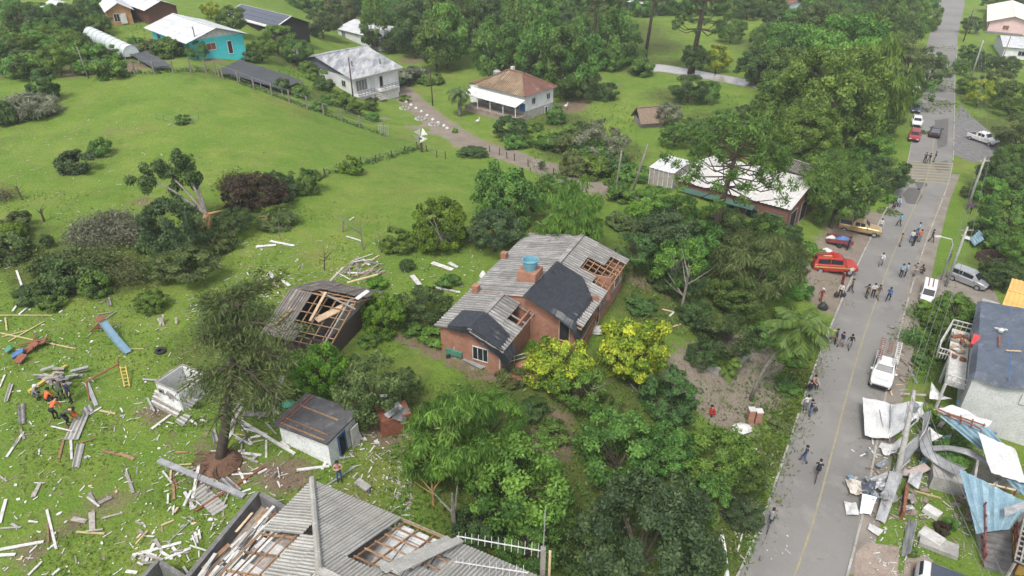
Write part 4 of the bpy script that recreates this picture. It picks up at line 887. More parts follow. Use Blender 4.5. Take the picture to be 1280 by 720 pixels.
# tarpaulins: draped, wrinkled sheets
def drape(name, label, pts_fn, nu, nv, m, rsx=1, wr=.05, cat='tarpaulin', parent=None):
    rs = random.Random(rsx); ph = [rs.uniform(0, 6) for _ in range(6)]; mb = MB(); G = {}
    for i in range(nu + 1):
        for j in range(nv + 1):
            u, v = i / nu, j / nv; p = Vector(pts_fn(u, v)); q_ = Vector((p.x + 7 * rsx, p.y, p.z)); k = wr * (.6 * mnoise.noise(q_ * .5) + 2.2 * abs(mnoise.noise(q_ * .9)) + 1.5 * abs(mnoise.noise(q_ * 2.1)) - .6) * (1 if 0 < i < nu and 0 < j < nv else .5)
            G[i, j] = p + Vector((0, 0, k + wr * 1.6))
    mb.grid([[G[i, j] for j in range(nv + 1)] for i in range(nu + 1)])
    o = mb.build(name, m, parent, org=tuple(G[0, 0]))
    sd_ = o.modifiers.new('thickness', 'SOLIDIFY'); sd_.thickness = .02
    if cat: tag(o, label, cat)
    return o
def onroof(s, v, lift=.12):
    z = zE + (zR - zE) * v / vR if v < vR else lerp(zR, zS, (v - vR) / (Wm - vR)); return F.P(s, v, z + lift)
def t1(u, v):
    s = lerp(5.0, 11.6 - .6 * v - 5.6 * max(0, v - .5), u); t = lerp(vR - .15 - .3 * (1 - u), Wm + .75, v); p = onroof(s, min(t, Wm), .12)
    over_ = max(0, t - Wm + .35); return p + F.e2 * max(0, t - Wm) * .4 + Vector((0, 0, -over_ * 1.25 * (1 - .3 * u))) - F.e1 * (.25 if u < .05 else 0) - Vector((0, 0, (.9 * v * v if u < .05 else 0)))
drape('tarpaulin', 'black tarpaulin peaked over the upper front roof of the brick house', t1, 34, 30, M['tarp'], 3, .085)
def t2(u, v):
    t = lerp(.9, wx + .9, v); s = lerp(-.5, 2.1 + .6 * math.sin(3 * v) - 1.2 * v, u)
    z = zE + (zR - zE) * t / vR if t < vE else lerp(zF, zE - .5, (t - vE) / (wx - vE)); drop = .75 * (1 if u < .06 else 0) * (.3 + v) + max(0, t - wx) * .8
    return F.P(s, t, z + .10 - drop)
drape('tarpaulin', 'black tarpaulin sagging over the low front wing of the brick house', t2, 24, 30, M['tarp'], 5, .075)
# brick steps with a white rail, the clutter along the front wall
st = root('garden_steps', F.P(-.6, 6.5, 0), 'brick red landing with thin white rails before the brick house', 'steps')
q0 = Vector(at(628, 470)); q1 = Vector(at(664, 462))
d_ = (q1 - q0); d_.z = 0; d_.normalize(); n_ = Vector((d_.y, -d_.x, 0)); 
sb = MB(); sb.box((q0 + q1) / 2 + Vector((0, 0, .35)), (2.6, 1.1, .5), (d_, n_, Vector((0, 0, 1)))); sb.build('landing', M['brick'], st)
for k in range(3): MB().box((q0 + q1) / 2 + n_ * (.75 + .3 * k) + Vector((0, 0, .3 - .15 * k)), (2.4, .3, .16), (d_, n_, Vector((0, 0, 1)))).build('step', M['brick'], st)
rl_ = MB(); mid = (q0 + q1) / 2
for z in (.9, 1.3): rl_.tube([mid - d_ * 1.3 - n_ * .5 + Vector((0, 0, z)), mid + d_ * 1.3 - n_ * .5 + Vector((0, 0, z))], .03, 6)
for k in (-1.25, 0, 1.25): rl_.tube([mid + d_ * k - n_ * .5 + Vector((0, 0, .5)), mid + d_ * k - n_ * .5 + Vector((0, 0, 1.3))], .03, 6)
rl_.build('rail', M['white'], st)

# 2. the broken dark shed
F = Fr((407, 428), (337, 412), (395, 347), 1.6); sr = root('broken_shed', F.o, 'dark weathered shed with its corrugated roof torn open over bare rafters', 'shed')
w = MB(); F.L2 = 7.9
F.box_walls(w, -2.5, F.h); w.build('wall', mat('dark_boards', (.075, .055, .042), (.05, .038, .03), 3, .95, stretch=(1, 1, 8)), sr)
for u_ in (F.L1, 0): g = MB(); F.gable(g, u_, 0, F.L2, F.h + .002, F.h + 1.5); g.build('gable', M['greywood'], sr)
for k in (0, 1):
    run = F.L2 / 2; P0 = F.P(-.5, -.5 if k == 0 else F.L2 + .5, F.h - 1.5 * .5 / run); Vd = (F.e2 * (run if k == 0 else -run) + Vector((0, 0, 1.5))).normalized(); L = math.hypot(run, 1.5) * (run + .5) / run
    W_ = F.L1 + 1.0; po = [(0, 0), (W_, 0), (W_, L), (0, L)]
    gone = (lambda u, v: (u > 2.2 and v > 1.3 and v < 4.2) or (u > 3.4 and v > .1)) if k == 0 else (lambda u, v: (u > 3.4 and v > 2.4) or (u > 2.2 and u < 3.4 and v > 3.2))
    roof(sr, P0, F.e1, Vd, po, M['fibrodark'], .95, 1.5, .24, .035, skip=gone, jig=.05, seed=11 + k)
    battens(sr, P0, F.e1, Vd, po, M['wood'], .8, .9)
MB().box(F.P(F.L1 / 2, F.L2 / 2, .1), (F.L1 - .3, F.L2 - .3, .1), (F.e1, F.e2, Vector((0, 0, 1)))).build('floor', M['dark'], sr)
SHED = F
def boards(name, items, mkey, F, sr, desc, cat='board', group=None):
    for (a, b, w_, h_) in items:
        p, q = F.P(*a), F.P(*b); o = MB().beam(p, q, w_, h_).build(name, M[mkey], org=tuple((p + q) / 2)); tag(o, desc.pop(0) if isinstance(desc, list) else desc, cat, group)
boards('loose_beam', [((3.2, 1.0, 2.5), (3.0, 3.8, 3.5), .22, .08)], 'palewood', F, sr, ['pale beam propped upright across the torn shed roof'])
boards('ceiling_board', [((3.4, 1.5, 2.3), (5.0, 4.2, 2.7), .75, .07)], 'palewood', F, sr, ['broad pale plank lying in the open roof of the dark shed'])
boards('loose_beam', [((.4, .2, 2.0), (1.0, 1.9, 2.6), .16, .08)], 'wood', F, sr, ['short orange beam on the low left edge of the dark shed roof'])
boards('loose_beam', [((2.4, 4.0, 3.25), (6.2, 2.9, 3.1), .12, .1)], 'greywood', F, sr, ['long grey beam lying across the ridge of the dark shed'])
boards('loose_beam', [((.8, 7.6, 2.0), (1.2, 9.2, 2.6), .2, .1)], 'greywood', F, sr, ['grey beam sticking up behind the dark shed'])
boards('loose_beam', [((2.2, 8.0, 1.9), (4.4, 9.6, 2.3), .14, .1)], 'palewood', F, sr, ['thin pale beam leaning up behind the dark shed'])
boards('loose_panel', [((5.4, 4.4, 3.0), (5.8, 5.6, 3.2), .4, .06)], 'white', F, sr, ['curled white panel at the right end of the dark shed roof'])

# 3. flat-roofed white outbuilding
F = Fr((348, 529), (409, 552), (437, 527), 2.2); F.L2 = 2.9
r = root('outbuilding', F.o, 'small white outbuilding with dark flat roof and open blue doorway', 'outbuilding')
w = MB(); F.box_walls(w, -.6, F.h); w.build('wall', mat('damp_plaster', (.66, .68, .66), (.56, .58, .55), .9, .8, stain=((.30, .22, .16), .8)), r)
t = MB(); t.box(F.P(F.L1 / 2, F.L2 / 2, F.h + .09), (F.L1 + .5, F.L2 + .6, .14), (F.e1, F.e2, Vector((0, 0, 1)))); t.build('roof', mat('tar_roof', (.085, .085, .088), (.055, .055, .058), 1.4, .8, stain=((.16, .15, .14), 1.2)), r)
for v in (-.15, .35, F.L2 * .62): MB().beam(F.P(.1 + v * .2, v, F.h + .2), F.P(F.L1 - .3, v + .1, F.h + .2), .1, .06).build('roof_batten', M['wood'], r)
for s in (F.L1 - .2, F.L1 - .5): MB().beam(F.P(s, -.2, F.h + .21), F.P(s, F.L2 + .2, F.h + .21), .07, .05).build('roof_batten', M['rust'], r)
opening(r, F.P(0, .9), F.P(0, 1.7), -.2, 1.8, -F.e1, M['blue'], M['dark'], 'door', .08, 0)
MB().box(F.P(-.35, 2.3, .9), (.06, .8, 1.7), ((F.e1 + F.e2 * .4).normalized(), F.e2, Vector((0, 0, 1)))).build('loose_door', M['white'], r)
OUT = F

# 4. collapsed white hut
F = Fr((247, 473), (222, 490), (194, 474), 1.75); r = root('ruined_hut', F.o, 'roofless little white hut with a fallen corrugated sheet across it', 'hut')
F.L1, F.L2 = 2.3, 2.3
for (u0, v0, u1, v1, zt, nm) in ((0, 0, 2.3, 0, 1.5, 0), (0, 2.3, 2.3, 2.3, 1.75, 1), (0, .15, 0, 2.15, 1.7, 2), (2.3, .15, 2.3, 2.15, 1.7, 3)):
    w = MB(); F.wall(w, u0, v0, u1, v1, -.4, zt, .1); w.build('wall', M['whiteclean'], r)
rs_ = MB()
for (a, b) in (((0, 0), (2.3, 0)), ((0, 2.3), (2.3, 2.3)), ((0, 0), (0, 2.3)), ((2.3, 0), (2.3, 2.3))): rs_.beam(F.P(*a, 1.78), F.P(*b, 1.78), .09, .08)
rs_.build('top_rail', M['greywood'], r)
opening(r, F.P(0, .75), F.P(0, 1.15), .7, 1.2, -F.e1, M['white'], M['rust'], 'window', .05, 0); opening(r, F.P(0, 1.6), F.P(0, 2.1), .9, 1.35, -F.e1, M['greywood'], M['glass'], 'window', .05, 0)
MB().box(F.P(1.15, 1.15, .02), (2.1, 2.1, .08), (F.e1, F.e2, Vector((0, 0, 1)))).build('floor', M['concretedark'], r)
HUT = F

# 5. the big grey hip roof at the bottom
F = Fr((650, 711), (390, 600), (270, 720), 3.0); z1 = F.h
r = root('bungalow', F.o, 'big bungalow with grey corrugated hip roof torn open over white ceiling panels', 'house')
F.L1, F.L2 = 17.0, 12.5; rise = 2.7; half = F.L2 / 2
w = MB(); F.box_walls(w, -2, z1 - .1, u0=.7, v0=.7, u1=F.L1 - .7, v1=F.L2 - .7); w.build('wall', M['whiteclean'], r)
K = dict(sw=1.05, sl=1.75, pitch=.21, amp=.028, jig=.008)
A = F.P(0, 0, z1); sl = math.hypot(half, rise)
Va = (F.e2 * half + Vector((0, 0, rise))).normalized(); Vb = (F.e1 * half + Vector((0, 0, rise))).normalized()
def holeA(u, v): return (6.9 < u < 9.9 and v < 5.8) or (u > 9.6 and u < 10.4 and v > 1.2 and v < 3)
PA = [(0, 0), (F.L1, 0), (F.L1 - half, sl), (half, sl)]
roof(r, A, F.e1, Va, PA, M['fibropale'], skip=holeA, seed=21, **K)
PB = [(0, 0), (F.L2, 0), (half, sl)]
def holeB(u, v): return u > 4.4 and v < 2.6 and u < 12 or (u > 2.2 and u < 4.4 and 3.6 < v < 6.2)
roof(r, A, F.e2, Vb, PB, M['fibropale'], skip=holeB, seed=22, **K)
PC = F.P(0, F.L2, z1); Vc = (-F.e2 * half + Vector((0, 0, rise))).normalized()
roof(r, PC, F.e1, Vc, PA, M['fibropale'], seed=23, one=True, **{k: v for k, v in K.items()})
PD = F.P(F.L1, 0, z1); Vdd = (-F.e1 * half + Vector((0, 0, rise))).normalized(); roof(r, PD, F.e2, Vdd, PB, M['fibropale'], seed=24, one=True, **K)
ap = F.P(half, half, z1 + rise)
hc = MB(); n_hip = 7
for k in range(n_hip):
    a, b = A.lerp(ap, k / n_hip), A.lerp(ap, (k + 1.04) / n_hip); MB().tube([a + Vector((0, 0, .12)), b + Vector((0, 0, .15))], .17, 8).build('hip_cap', M['fibropale'], r)
MB().beam(ap + Vector((0, 0, .12)), F.P(F.L1 - half, half, z1 + rise + .12), .4, .08).build('ridge_cap', M['fibropale'], r)
for (a, b) in ((F.P(0, -.02, z1 - .1), F.P(F.L1, -.02, z1 - .1)), (F.P(-.02, 0, z1 - .1), F.P(-.02, F.L2, z1 - .1))): MB().beam(a, b, .05, .2).build('fascia', M['greywood'], r)
battens(r, A, F.e1, Va, [(6.6, .0), (10.6, .0), (10.6, 5.6), (6.6, 5.6)], M['wood'], 1.0, .85, drop=.05)
battens(r, A, F.e2, Vb, [(4.2, 0), (9.5, 0), (7.0, 3.4), (4.2, 4.0)], M['wood'], 1.1, .9, drop=.05)
for i in range(4):
    for j in range(7):
        if R.random() < .12: continue
        MB().box(F.P(6.95 + i * .98, .6 + j * .8, z1 - .18 + R.uniform(-.02, .02)), (.9, .72, .03), (F.e1, F.e2, Vector((0, 0, 1)))).build('ceiling_panel', M['metalwhite'], r)
for i in range(3):
    for j in range(5):
        if R.random() < .2: continue
        MB().box(F.P(.7 + i * .98, 4.7 + j * .8, z1 - .2 + R.uniform(-.03, .03)), (.88, .72, .03), (F.e1, F.e2, Vector((0, 0, 1)))).build('ceiling_panel', M['metalwhite'], r)
MB().box(F.P(F.L1 / 2, F.L2 / 2, z1 - .3), (F.L1 - 1.8, F.L2 - 1.8, .05), (F.e1, F.e2, Vector((0, 0, 1)))).build('ceiling_frame', M['greywood'], r)
for k, (a, b, zz) in enumerate((((9.7, .2, .1), (8.7, 4.6, 2.1), 0), ((10.3, .1, .25), (9.3, 4.5, 2.3), 0))):
    p, q = F.P(a[0], a[1], z1 + a[2] + .25), F.P(b[0], b[1], z1 + b[2] + .2); MB().beam(p, q, .5, .06).build('slipped_sheet', M['fibropale'], r)
BUN = F
# its roofless terrace with low grey parapets
ter = root('terrace', at(300, 680), 'roofless terrace with low dark grey parapets beside the bungalow', 'terrace'); zt = F.o.z + .3
def flat(u, v, z): return Vector(on_plane(u, v, z))
c0, c1, c2 = flat(322, 614, zt + 1.6), flat(222, 735, zt + 1.6), flat(362, 638, zt + 1.6)
for a, b in ((c0, c1), (c0 + (c2 - c0).normalized() * .3, c2)):
    m_ = Vector(((a.x + b.x) / 2, (a.y + b.y) / 2, zt)); d = b - a; L = d.length; d.normalize(); n = Vector((-d.y, d.x, 0)); MB().box(m_ + Vector((0, 0, .3)), (L, .28, 2.6), (d, n, Vector((0, 0, 1)))).build('parapet', M['concretedark'], ter)
sl_ = MB(); p3 = c1 + (c2 - c0); sl_.prism([(p.x, p.y) for p in (c0, c1, p3, c2)], zt - .6, zt + .55); sl_.build('slab', M['rubble'], ter)
q0, q1, q2 = flat(197, 700, zt + 1.2), flat(165, 735, zt + 1.2), flat(232, 722, zt + 1.2)
r = root('low_wall', q0, 'dark grey low wall corner in front of the board heap', 'wall')
for a, b in ((q0, q1), (q0 + (q2 - q0).normalized() * .26, q2)):
    d = b - a; L = d.length; d.normalize(); n = Vector((-d.y, d.x, 0)); MB().box((a + b) / 2 - Vector((0, 0, 1.2)), (L, .24, 2.4), (d, n, Vector((0, 0, 1)))).build('wall_length', M['concretedark'], r)
TER = (c0, c1, c2, zt)

# 6. houses beyond the pasture
def wall_pt(F, side, s):
    return {'v0': F.P(s, 0), 'v1': F.P(s, F.L2), 'u0': F.P(0, s), 'u1': F.P(F.L1, s)}[side], {'v0': -F.e2, 'v1': F.e2, 'u0': -F.e1, 'u1': F.e1}[side]
def win(r, F, side, s, w, z0, z1, mf='white', mp='glass', kind='window', bars=1, fw=.09):
    a, n = wall_pt(F, side, s); b, _ = wall_pt(F, side, s + w); return opening(r, a, b, z0, z1, n, M[mf], M[mp], kind, fw, bars)
M['whiteroof'] = mat('white_roof', (.48, .48, .48), (.41, .42, .43), .6, .6, stain=((.42, .44, .45), .35))
F = Fr((188, 33), (236, 51), (303, 41), 2.9)
r = gable_house('turquoise_house', 'turquoise house with a broad white roof on the slope', F, M['turq'], M['whiteroof'], 1.5, over=.9, sheets=False, pitch=.5, gm=M['white'])
win(r, F, 'u0', 2.6, 1.7, .9, 2.1, 'white', 'rust'); win(r, F, 'u0', 6.2, .9, -.2, 2.0, 'white', 'dark', 'door', 0); win(r, F, 'v0', 10, 1.6, .9, 2.0, 'blue', 'glass'); win(r, F, 'v0', 5, 1.6, .9, 2.0, 'blue', 'glass'); win(r, F, 'v0', 13, 1.2, .9, 2.0, 'blue', 'dark')
MB().tube([F.P(.3, 1.2, 2.5), F.P(.3, 1.2, 4.9)], .1, 8).build('stovepipe', M['concretedark'], r)
M['patchroof'] = mat('patchy_grey_roof', (.40, .40, .395), (.15, .162, .18), .55, .8, stain=((.16, .17, .19), .5), stretch=(2.2, .5, 1))
F = Fr((497, 83), (440, 97), (371, 66), 3.3); F.L2 = min(F.L2, 19.5)
r = gable_house('white_house', 'white house under a patchy grey weathered gable roof with balconies', F, M['whiteclean'], M['patchroof'], 2.3, over=.7, sheets=True, pitch=.6, sw=2.0, sl=3.0, gm=mat('slate_gable', (.12, .13, .15), None, 2, .9), trim=M['white'])
win(r, F, 'v0', .6, 2.6, .6, 2.6, 'white', 'concretedark', 'window', 3); win(r, F, 'v0', 3.9, 1.0, .2, 2.4, 'white', 'white', 'door', 0); win(r, F, 'v0', 6.0, .9, .2, 2.4, 'white', 'dark', 'door', 0); win(r, F, 'u0', 2.0, 1.2, 1.2, 2.4); win(r, F, 'u0', 8.0, 1.2, 1.2, 2.4)
for s0_, s1_ in ((-.3, 3.4), (5.0, 9.3)):
    b = MB(); b.box(F.P((s0_ + s1_) / 2, -.9, .1), (s1_ - s0_, 1.8, .2), (F.e1, F.e2, Vector((0, 0, 1)))); o = b.build('balcony', M['white'], r)
    q = MB()
    for z in (.45, .75, 1.05): q.beam(F.P(s0_, -1.78, z), F.P(s1_, -1.78, z), .06, .12)
    for k in range(6): q.beam(F.P(lerp(s0_, s1_, k / 5), -1.78, .2), F.P(lerp(s0_, s1_, k / 5), -1.78, 1.1), .07)
    q.build('balustrade', M['steelgrey'], o)
    q = MB(); q.box(F.P((s0_ + s1_) / 2, -.9, -.9), (s1_ - s0_ - .4, 1.5, 1.7), (F.e1, F.e2, Vector((0, 0, 1)))); q.build('plinth', M['white'], o)
for k in range(5): MB().box(F.P(4.4, -1.0 - .45 * k, -.1 - .22 * k), (1.5, .45, .2), (F.e1, F.e2, Vector((0, 0, 1)))).build('entrance_step', M['concrete'], r)
for s, v in ((3.0, 3.6), (8.4, 2.2)):
    z = 3.3 + 2.3 * v / (F.L2 / 2); MB().tube([F.P(s, v, z - .2), F.P(s, v, z + 1.0)], .16, 8).build('chimney', M['concretedark'], r)
for k, (s, v) in enumerate(((-.2, F.L2 - 3.0), (1.3, F.L2 - 2.6))):
    c = F.P(s, v, 3.3 + 2.3 * (F.L2 - v) / (F.L2 / 2)); d = root('satellite_dish', c, ['round white satellite dish, left one of the pair on the patchy grey roof', 'round white satellite dish, right one of the pair on the patchy grey roof'][k], 'satellite dish')
    MB().tube([c, c + Vector((0, 0, 1.0))], .06, 6).build('mast', M['steelgrey'], d)
    mb = MB(); ctr = c + Vector((0, -.1, 1.3)); nrm = Vector((.1, -.9, .42)).normalized(); ux = Vector((1, 0, 0)); uy = nrm.cross(ux).normalized()
    for i in range(3):
        for j in range(16):
            ra, rb = .72 * i / 3 + .001, .72 * (i + 1) / 3; a, b = 2 * math.pi * j / 16, 2 * math.pi * (j + 1) / 16
            mb.poly([ctr + (ux * math.cos(t) + uy * math.sin(t)) * q + nrm * (.35 * q * q) for q, t in ((ra, a), (rb, a), (rb, b), (ra, b))])
    mb.build('dish', M['white'], d, smooth=True)
# the tiled hip-roofed house
F = Fr((592, 105), (656, 121), (684, 105), 4.3); r = root('hip_roofed_house', F.o, 'white house with mossy brown tiled hip roof and white veranda awning', 'house')
w = MB(); F.box_walls(w, 1.5, 4.3, u0=.5, v0=.5, u1=F.L1 - .5, v1=F.L2 - .5); w.build('wall', M['whiteclean'], r); w = MB(); F.box_walls(w, -2, 1.498, u0=.5, v0=.5, u1=F.L1 - .5, v1=F.L2 - .5); w.build('basement_wall', M['concrete'], r)
half = F.L2 / 2; rise = 2.5; A = F.P(0, 0, 4.2); Va = F.e2 * half + Vector((0, 0, rise)); sl = Va.length; hl = min(half, F.L1 / 2 - .8)
PA = [(0, 0), (F.L1, 0), (F.L1 - hl, sl), (hl, sl)]; Kt = dict(sw=1.6, sl=1.3, pitch=.4, amp=.04, jig=.02, name='tile_panel')
roof(r, A, F.e1, Va, PA, M['tile'], **Kt); roof(r, F.P(0, F.L2, 4.2), F.e1, -F.e2 * half + Vector((0, 0, rise)), PA, M['tile'], **Kt)
for u0, sg in ((0, 1), (F.L1, -1)):
    Vb = F.e1 * sg * hl + Vector((0, 0, rise)); L = Vb.length; roof(r, F.P(u0, 0, 4.2), F.e2, Vb, [(0, 0), (F.L2, 0), (half, L)], M['tilered'], **Kt)
ra, rb = F.P(hl, half, 4.2 + rise + .1), F.P(F.L1 - hl, half, 4.2 + rise + .1)
for a, b in ((ra, rb), (A + Vector((0, 0, .12)), ra), (F.P(0, F.L2, 4.3), ra), (F.P(F.L1, 0, 4.3), rb), (F.P(F.L1, F.L2, 4.3), rb)): MB().tube([a, b], .14, 6).build('ridge_tile', M['tilered'], r)
aw = MB(); aw.hexa([F.P(-.2, -.1, 3.7), F.P(F.L1 + .3, -.1, 3.7), F.P(F.L1 + .3, -2.6, 3.0), F.P(-.2, -2.6, 3.0)], [F.P(-.2, -.1, 3.78), F.P(F.L1 + .3, -.1, 3.78), F.P(F.L1 + .3, -2.6, 3.08), F.P(-.2, -2.6, 3.08)]); aw.build('awning', M['white'], r)
vf = MB(); vf.box(F.P(F.L1 / 2, -1.1, .9), (F.L1, 2.6, .3), (F.e1, F.e2, Vector((0, 0, 1)))); vf.box(F.P(F.L1 / 2, -1.1, -.2), (F.L1, 2.5, 1.85), (F.e1, F.e2, Vector((0, 0, 1)))); vf.build('veranda_floor', M['paver'], r)
for k in range(5): MB().beam(F.P(F.L1 * k / 4 + (.1 if k == 0 else -.1), -2.3, 1.0), F.P(F.L1 * k / 4 + (.1 if k == 0 else -.1), -2.3, 3.05), .13).build('veranda_post', M['white'], r)
bw = MB(); bw.box(F.P(F.L1 * .45, .38, 2.25), (F.L1 * .86, .05, 1.4), (F.e1, F.e2, Vector((0, 0, 1)))); bw.build('veranda_wall_paint', M['blue'], r)
FV = F; 
for s in (1.5, 4.2, 7.0, 9.6): opening(r, F.P(s, .34), F.P(s + 1.0, .34), 1.6, 2.9, -F.e2, M['white'], M['glass'], 'window', .08, 1)
for v in (2.4, 6.4): opening(r, F.P(.5, v), F.P(.5, v + 1.0), 2.3, 3.5, -F.e1, M['white'], M['glass'], 'window', .1, 1)
opening(r, F.P(.5, 6.0), F.P(.5, 6.8), -.2, 1.2, -F.e1, M['white'], M['dark'], 'door', .1, 0)
MB().box(F.P(F.L1 - 2.2, F.L2 - .8, 5.3), (.6, .6, 2.0), (F.e1, F.e2, Vector((0, 0, 1)))).build('chimney', M['white'], r)
c = F.P(F.L1 + .6, F.L2 - 2, 4.3); MB().lathe(c, [(.7, 0), (.72, .9), (.5, 1.1), (.2, 1.2)], 14).build('roof_tank', M['metal'], r)
lt = MB(); lt.hexa([F.P(F.L1, 2, 4.0), F.P(F.L1 + 3.4, 2, 3.4), F.P(F.L1 + 3.4, F.L2, 3.4), F.P(F.L1, F.L2, 4.0)], [F.P(F.L1, 2, 4.15), F.P(F.L1 + 3.4, 2, 3.55), F.P(F.L1 + 3.4, F.L2, 3.55), F.P(F.L1, F.L2, 4.15)]); lt.build('lean_to_roof', M['tilered'], r)
w = MB(); F.wall(w, F.L1 + 3.2, 2.2, F.L1 + 3.2, F.L2 - .2, -2, 3.38); F.wall(w, F.L1 - .4, 2.2, F.L1 + 3.0, 2.2, -2, 3.38); w.build('lean_to_wall', M['whiteclean'], r)
# long whitish roof by the araucaria
F = Fr((849, 225), (987, 261), (1013, 224), 3.4)
r = gable_house('long_building', 'long building with a whitish sheet roof behind the araucaria', F, M['tilered'], mat('pale_sheet_roof', (.50, .485, .455), (.42, .405, .38), .7, .7, stain=((.40, .36, .30), .6)), .9, over=.3, sheets=True, pitch=.5, sw=2.2, sl=3.4)
for s in (.6, 3.6, 6.6, 9.6): win(r, F, 'v0', s, 1.6, .9, 2.2, 'green', 'glass')
win(r, F, 'u0', 1.0, 2.4, -.4, 2.4, 'greywood', 'dark', 'door', 0); win(r, F, 'u0', 5.0, 2.4, -.4, 2.4, 'greywood', 'dark', 'door', 0)
gs = MB(); gs.hexa([F.P(4, -.3, 2.7), F.P(F.L1 - .5, -.3, 2.7), F.P(F.L1 - .5, -1.2, 2.45), F.P(4, -1.2, 2.45)], [F.P(4, -.3, 2.76), F.P(F.L1 - .5, -.3, 2.76), F.P(F.L1 - .5, -1.2, 2.51), F.P(4, -1.2, 2.51)]); gs.build('green_awning', mat('dull_green_awning', (.05, .12, .09), (.04, .09, .07), 1, .8), r)
q = MB(); q.box(F.P(F.L1 - 3, -2.6, .35), (6, .2, 1.6), (F.e1, F.e2, Vector((0, 0, 1)))); q.build('yard_wall', M['tilered'], r)
F2 = Fr((813, 209), (842, 217), (852, 199), 2.4); r = gable_house('aviary', 'wire-walled aviary with a pale lean roof', F2, M['greywood'], M['metalwhite'], .3, over=.15, sheets=False, pitch=.6); r['category'] = 'aviary'
for k in range(6): MB().beam(F2.P(F2.L1 * k / 5, -.06, -.3), F2.P(F2.L1 * k / 5, -.06, 2.4), .08).build('wall_post', M['white'], r)
F3 = Fr((985, 209), (1008, 217), (1016, 211), 3.6); gable_house('grey_shed', 'grey-roofed shed at the back of the long whitish roof', F3, M['greywood'], M['fibrodark'], .8, sheets=False)['category'] = 'shed'
# ochre house, brown barn, far left
F = Fr((122, -6), (134, 13), (166, 15), 2.9); r = gable_house('ochre_house', 'ochre-walled house with pale roof and an open white shutter', F, M['orangewall'], M['whiteroof'], 1.2, over=.6, sheets=False, pitch=.5)
win(r, F, 'u0', .8, 1.1, .6, 2.2, 'white', 'dark'); MB().box(F.P(-.25, 2.5, 1.2), (.08, 1.1, 1.9), ((F.e1 + F.e2 * .3).normalized(), F.e2, Vector((0, 0, 1)))).build('shutter', M['white'], r)
F = Fr((146, -2), (183, 11), (205, 2), 3.0); gable_house('brown_barn', 'dark brown barn with pale roof behind the ochre house', F, mat('barn_boards', (.13, .06, .04), (.09, .045, .03), 2, .95, stretch=(3, 3, .3)), M['whiteroof'], 1.2, over=.7, sheets=False, pitch=.5)['category'] = 'barn'
F = Fr((52, 8), (66, 13), (76, 2), 2.6); gable_house('garden_house', 'small pale-roofed house among the garden trees', F, M['whiteclean'], M['whiteroof'], 1.2, over=.4, sheets=False, pitch=.5)
F = Fr((284, 18), (344, 34), (382, 27), 3.0); r = gable_house('solar_shed', 'dark shed carrying grey solar panels with white trim', F, M['dark'], M['metalwhite'], 1.6, over=.5, sheets=False, pitch=.5, trim=M['white'])
run = F.L2 / 2; Vd = (F.e2 * run + Vector((0, 0, 1.6))).normalized(); L = math.hypot(run, 1.6); Nn = F.e1.cross(Vd); Nn = Nn if Nn.z > 0 else -Nn; n = max(3, int(F.L1 / 1.6))
for i in range(n):
    for j in range(3): MB().box(F.P((i + .5) * F.L1 / n, 0, 3.0) + Vd * ((j + .5) * L / 3) + Nn * .14, (F.L1 / n - .08, L / 3 - .08, .05), (F.e1, Vd, Nn)).build('solar_panel', M['solar'], r)
r['category'] = 'shed'
F = Fr((422, 35), (474, 48), (504, 36), 3.0); r = gable_house('white_shed', 'white shed with plain pale gable roof above the white house', F, M['whiteclean'], M['whiteroof'], 1.3, over=.5, sheets=False, pitch=.5, gm=M['tilered']); r['category'] = 'shed'
win(r, F, 'v0', F.L1 - 3.2, 1.6, 0, 2.5, 'greywood', 'concretedark', 'door', 0)
F = Fr((786, 2), (823, 8), (832, 0), 2.6); gable_house('far_shed', 'distant shed with white roof at the top of the picture', F, M['concretedark'], M['whiteroof'], .8, over=.4, sheets=False)['category'] = 'shed'
F = Fr((940, 3), (974, 10), (988, 0), 2.8); r = gable_house('red_roofed_house', 'distant pale blue house with red tiled roof', F, mat('pale_blue_wall', (.55, .62, .66), None, 1, .8), M['tilered'], 1.5, over=.5, sheets=False); win(r, F, 'v0', 2, 1.2, .9, 2.0); win(r, F, 'v0', 6, 1.2, .9, 2.0)
F = Fr((1238, 6), (1238, 26), (1296, 35), 3.0); r = gable_house('pink_house', 'pink-walled house with cream gable roof', F, M['pink'], mat('cream_roof', (.60, .55, .48), (.52, .48, .42), 1, .8), 1.7, over=.8, sheets=False, pitch=.5); win(r, F, 'u0', 3.4, 1.6, .9, 2.2, 'white', 'rust'); win(r, F, 'v0', 2, 1.6, .9, 2.2, 'maroon', 'dark')
MB().box(F.P(-1.2, 4, -.3), (1.8, 9, 1.2), (F.e1, F.e2, Vector((0, 0, 1)))).build('terrace', M['concretedark'], r)
F = Fr((1310, 62), (1257, 58), (1256, 45), 2.8); r = gable_house('low_white_house', 'white house with pale roof below the pink house', F, M['whiteclean'], M['whiteroof'], 1.2, over=.6, sheets=False, pitch=.5); win(r, F, 'v0', 3, 1.6, .8, 2.0); win(r, F, 'v0', 6, 1.6, .8, 2.0)
# field hut
F = Fr((793, 143), (803, 151), (822, 143), 1.3); r = gable_house('field_hut', 'little thatched field hut on the green meadow', F, M['greywood'], mat('thatch', (.23, .17, .12), (.15, .11, .08), 3, 1, stretch=(1, 1, 6)), 1.7, over=.5, ridge='2', sheets=False, pitch=.3, gm=M['dark']); r['category'] = 'hut'
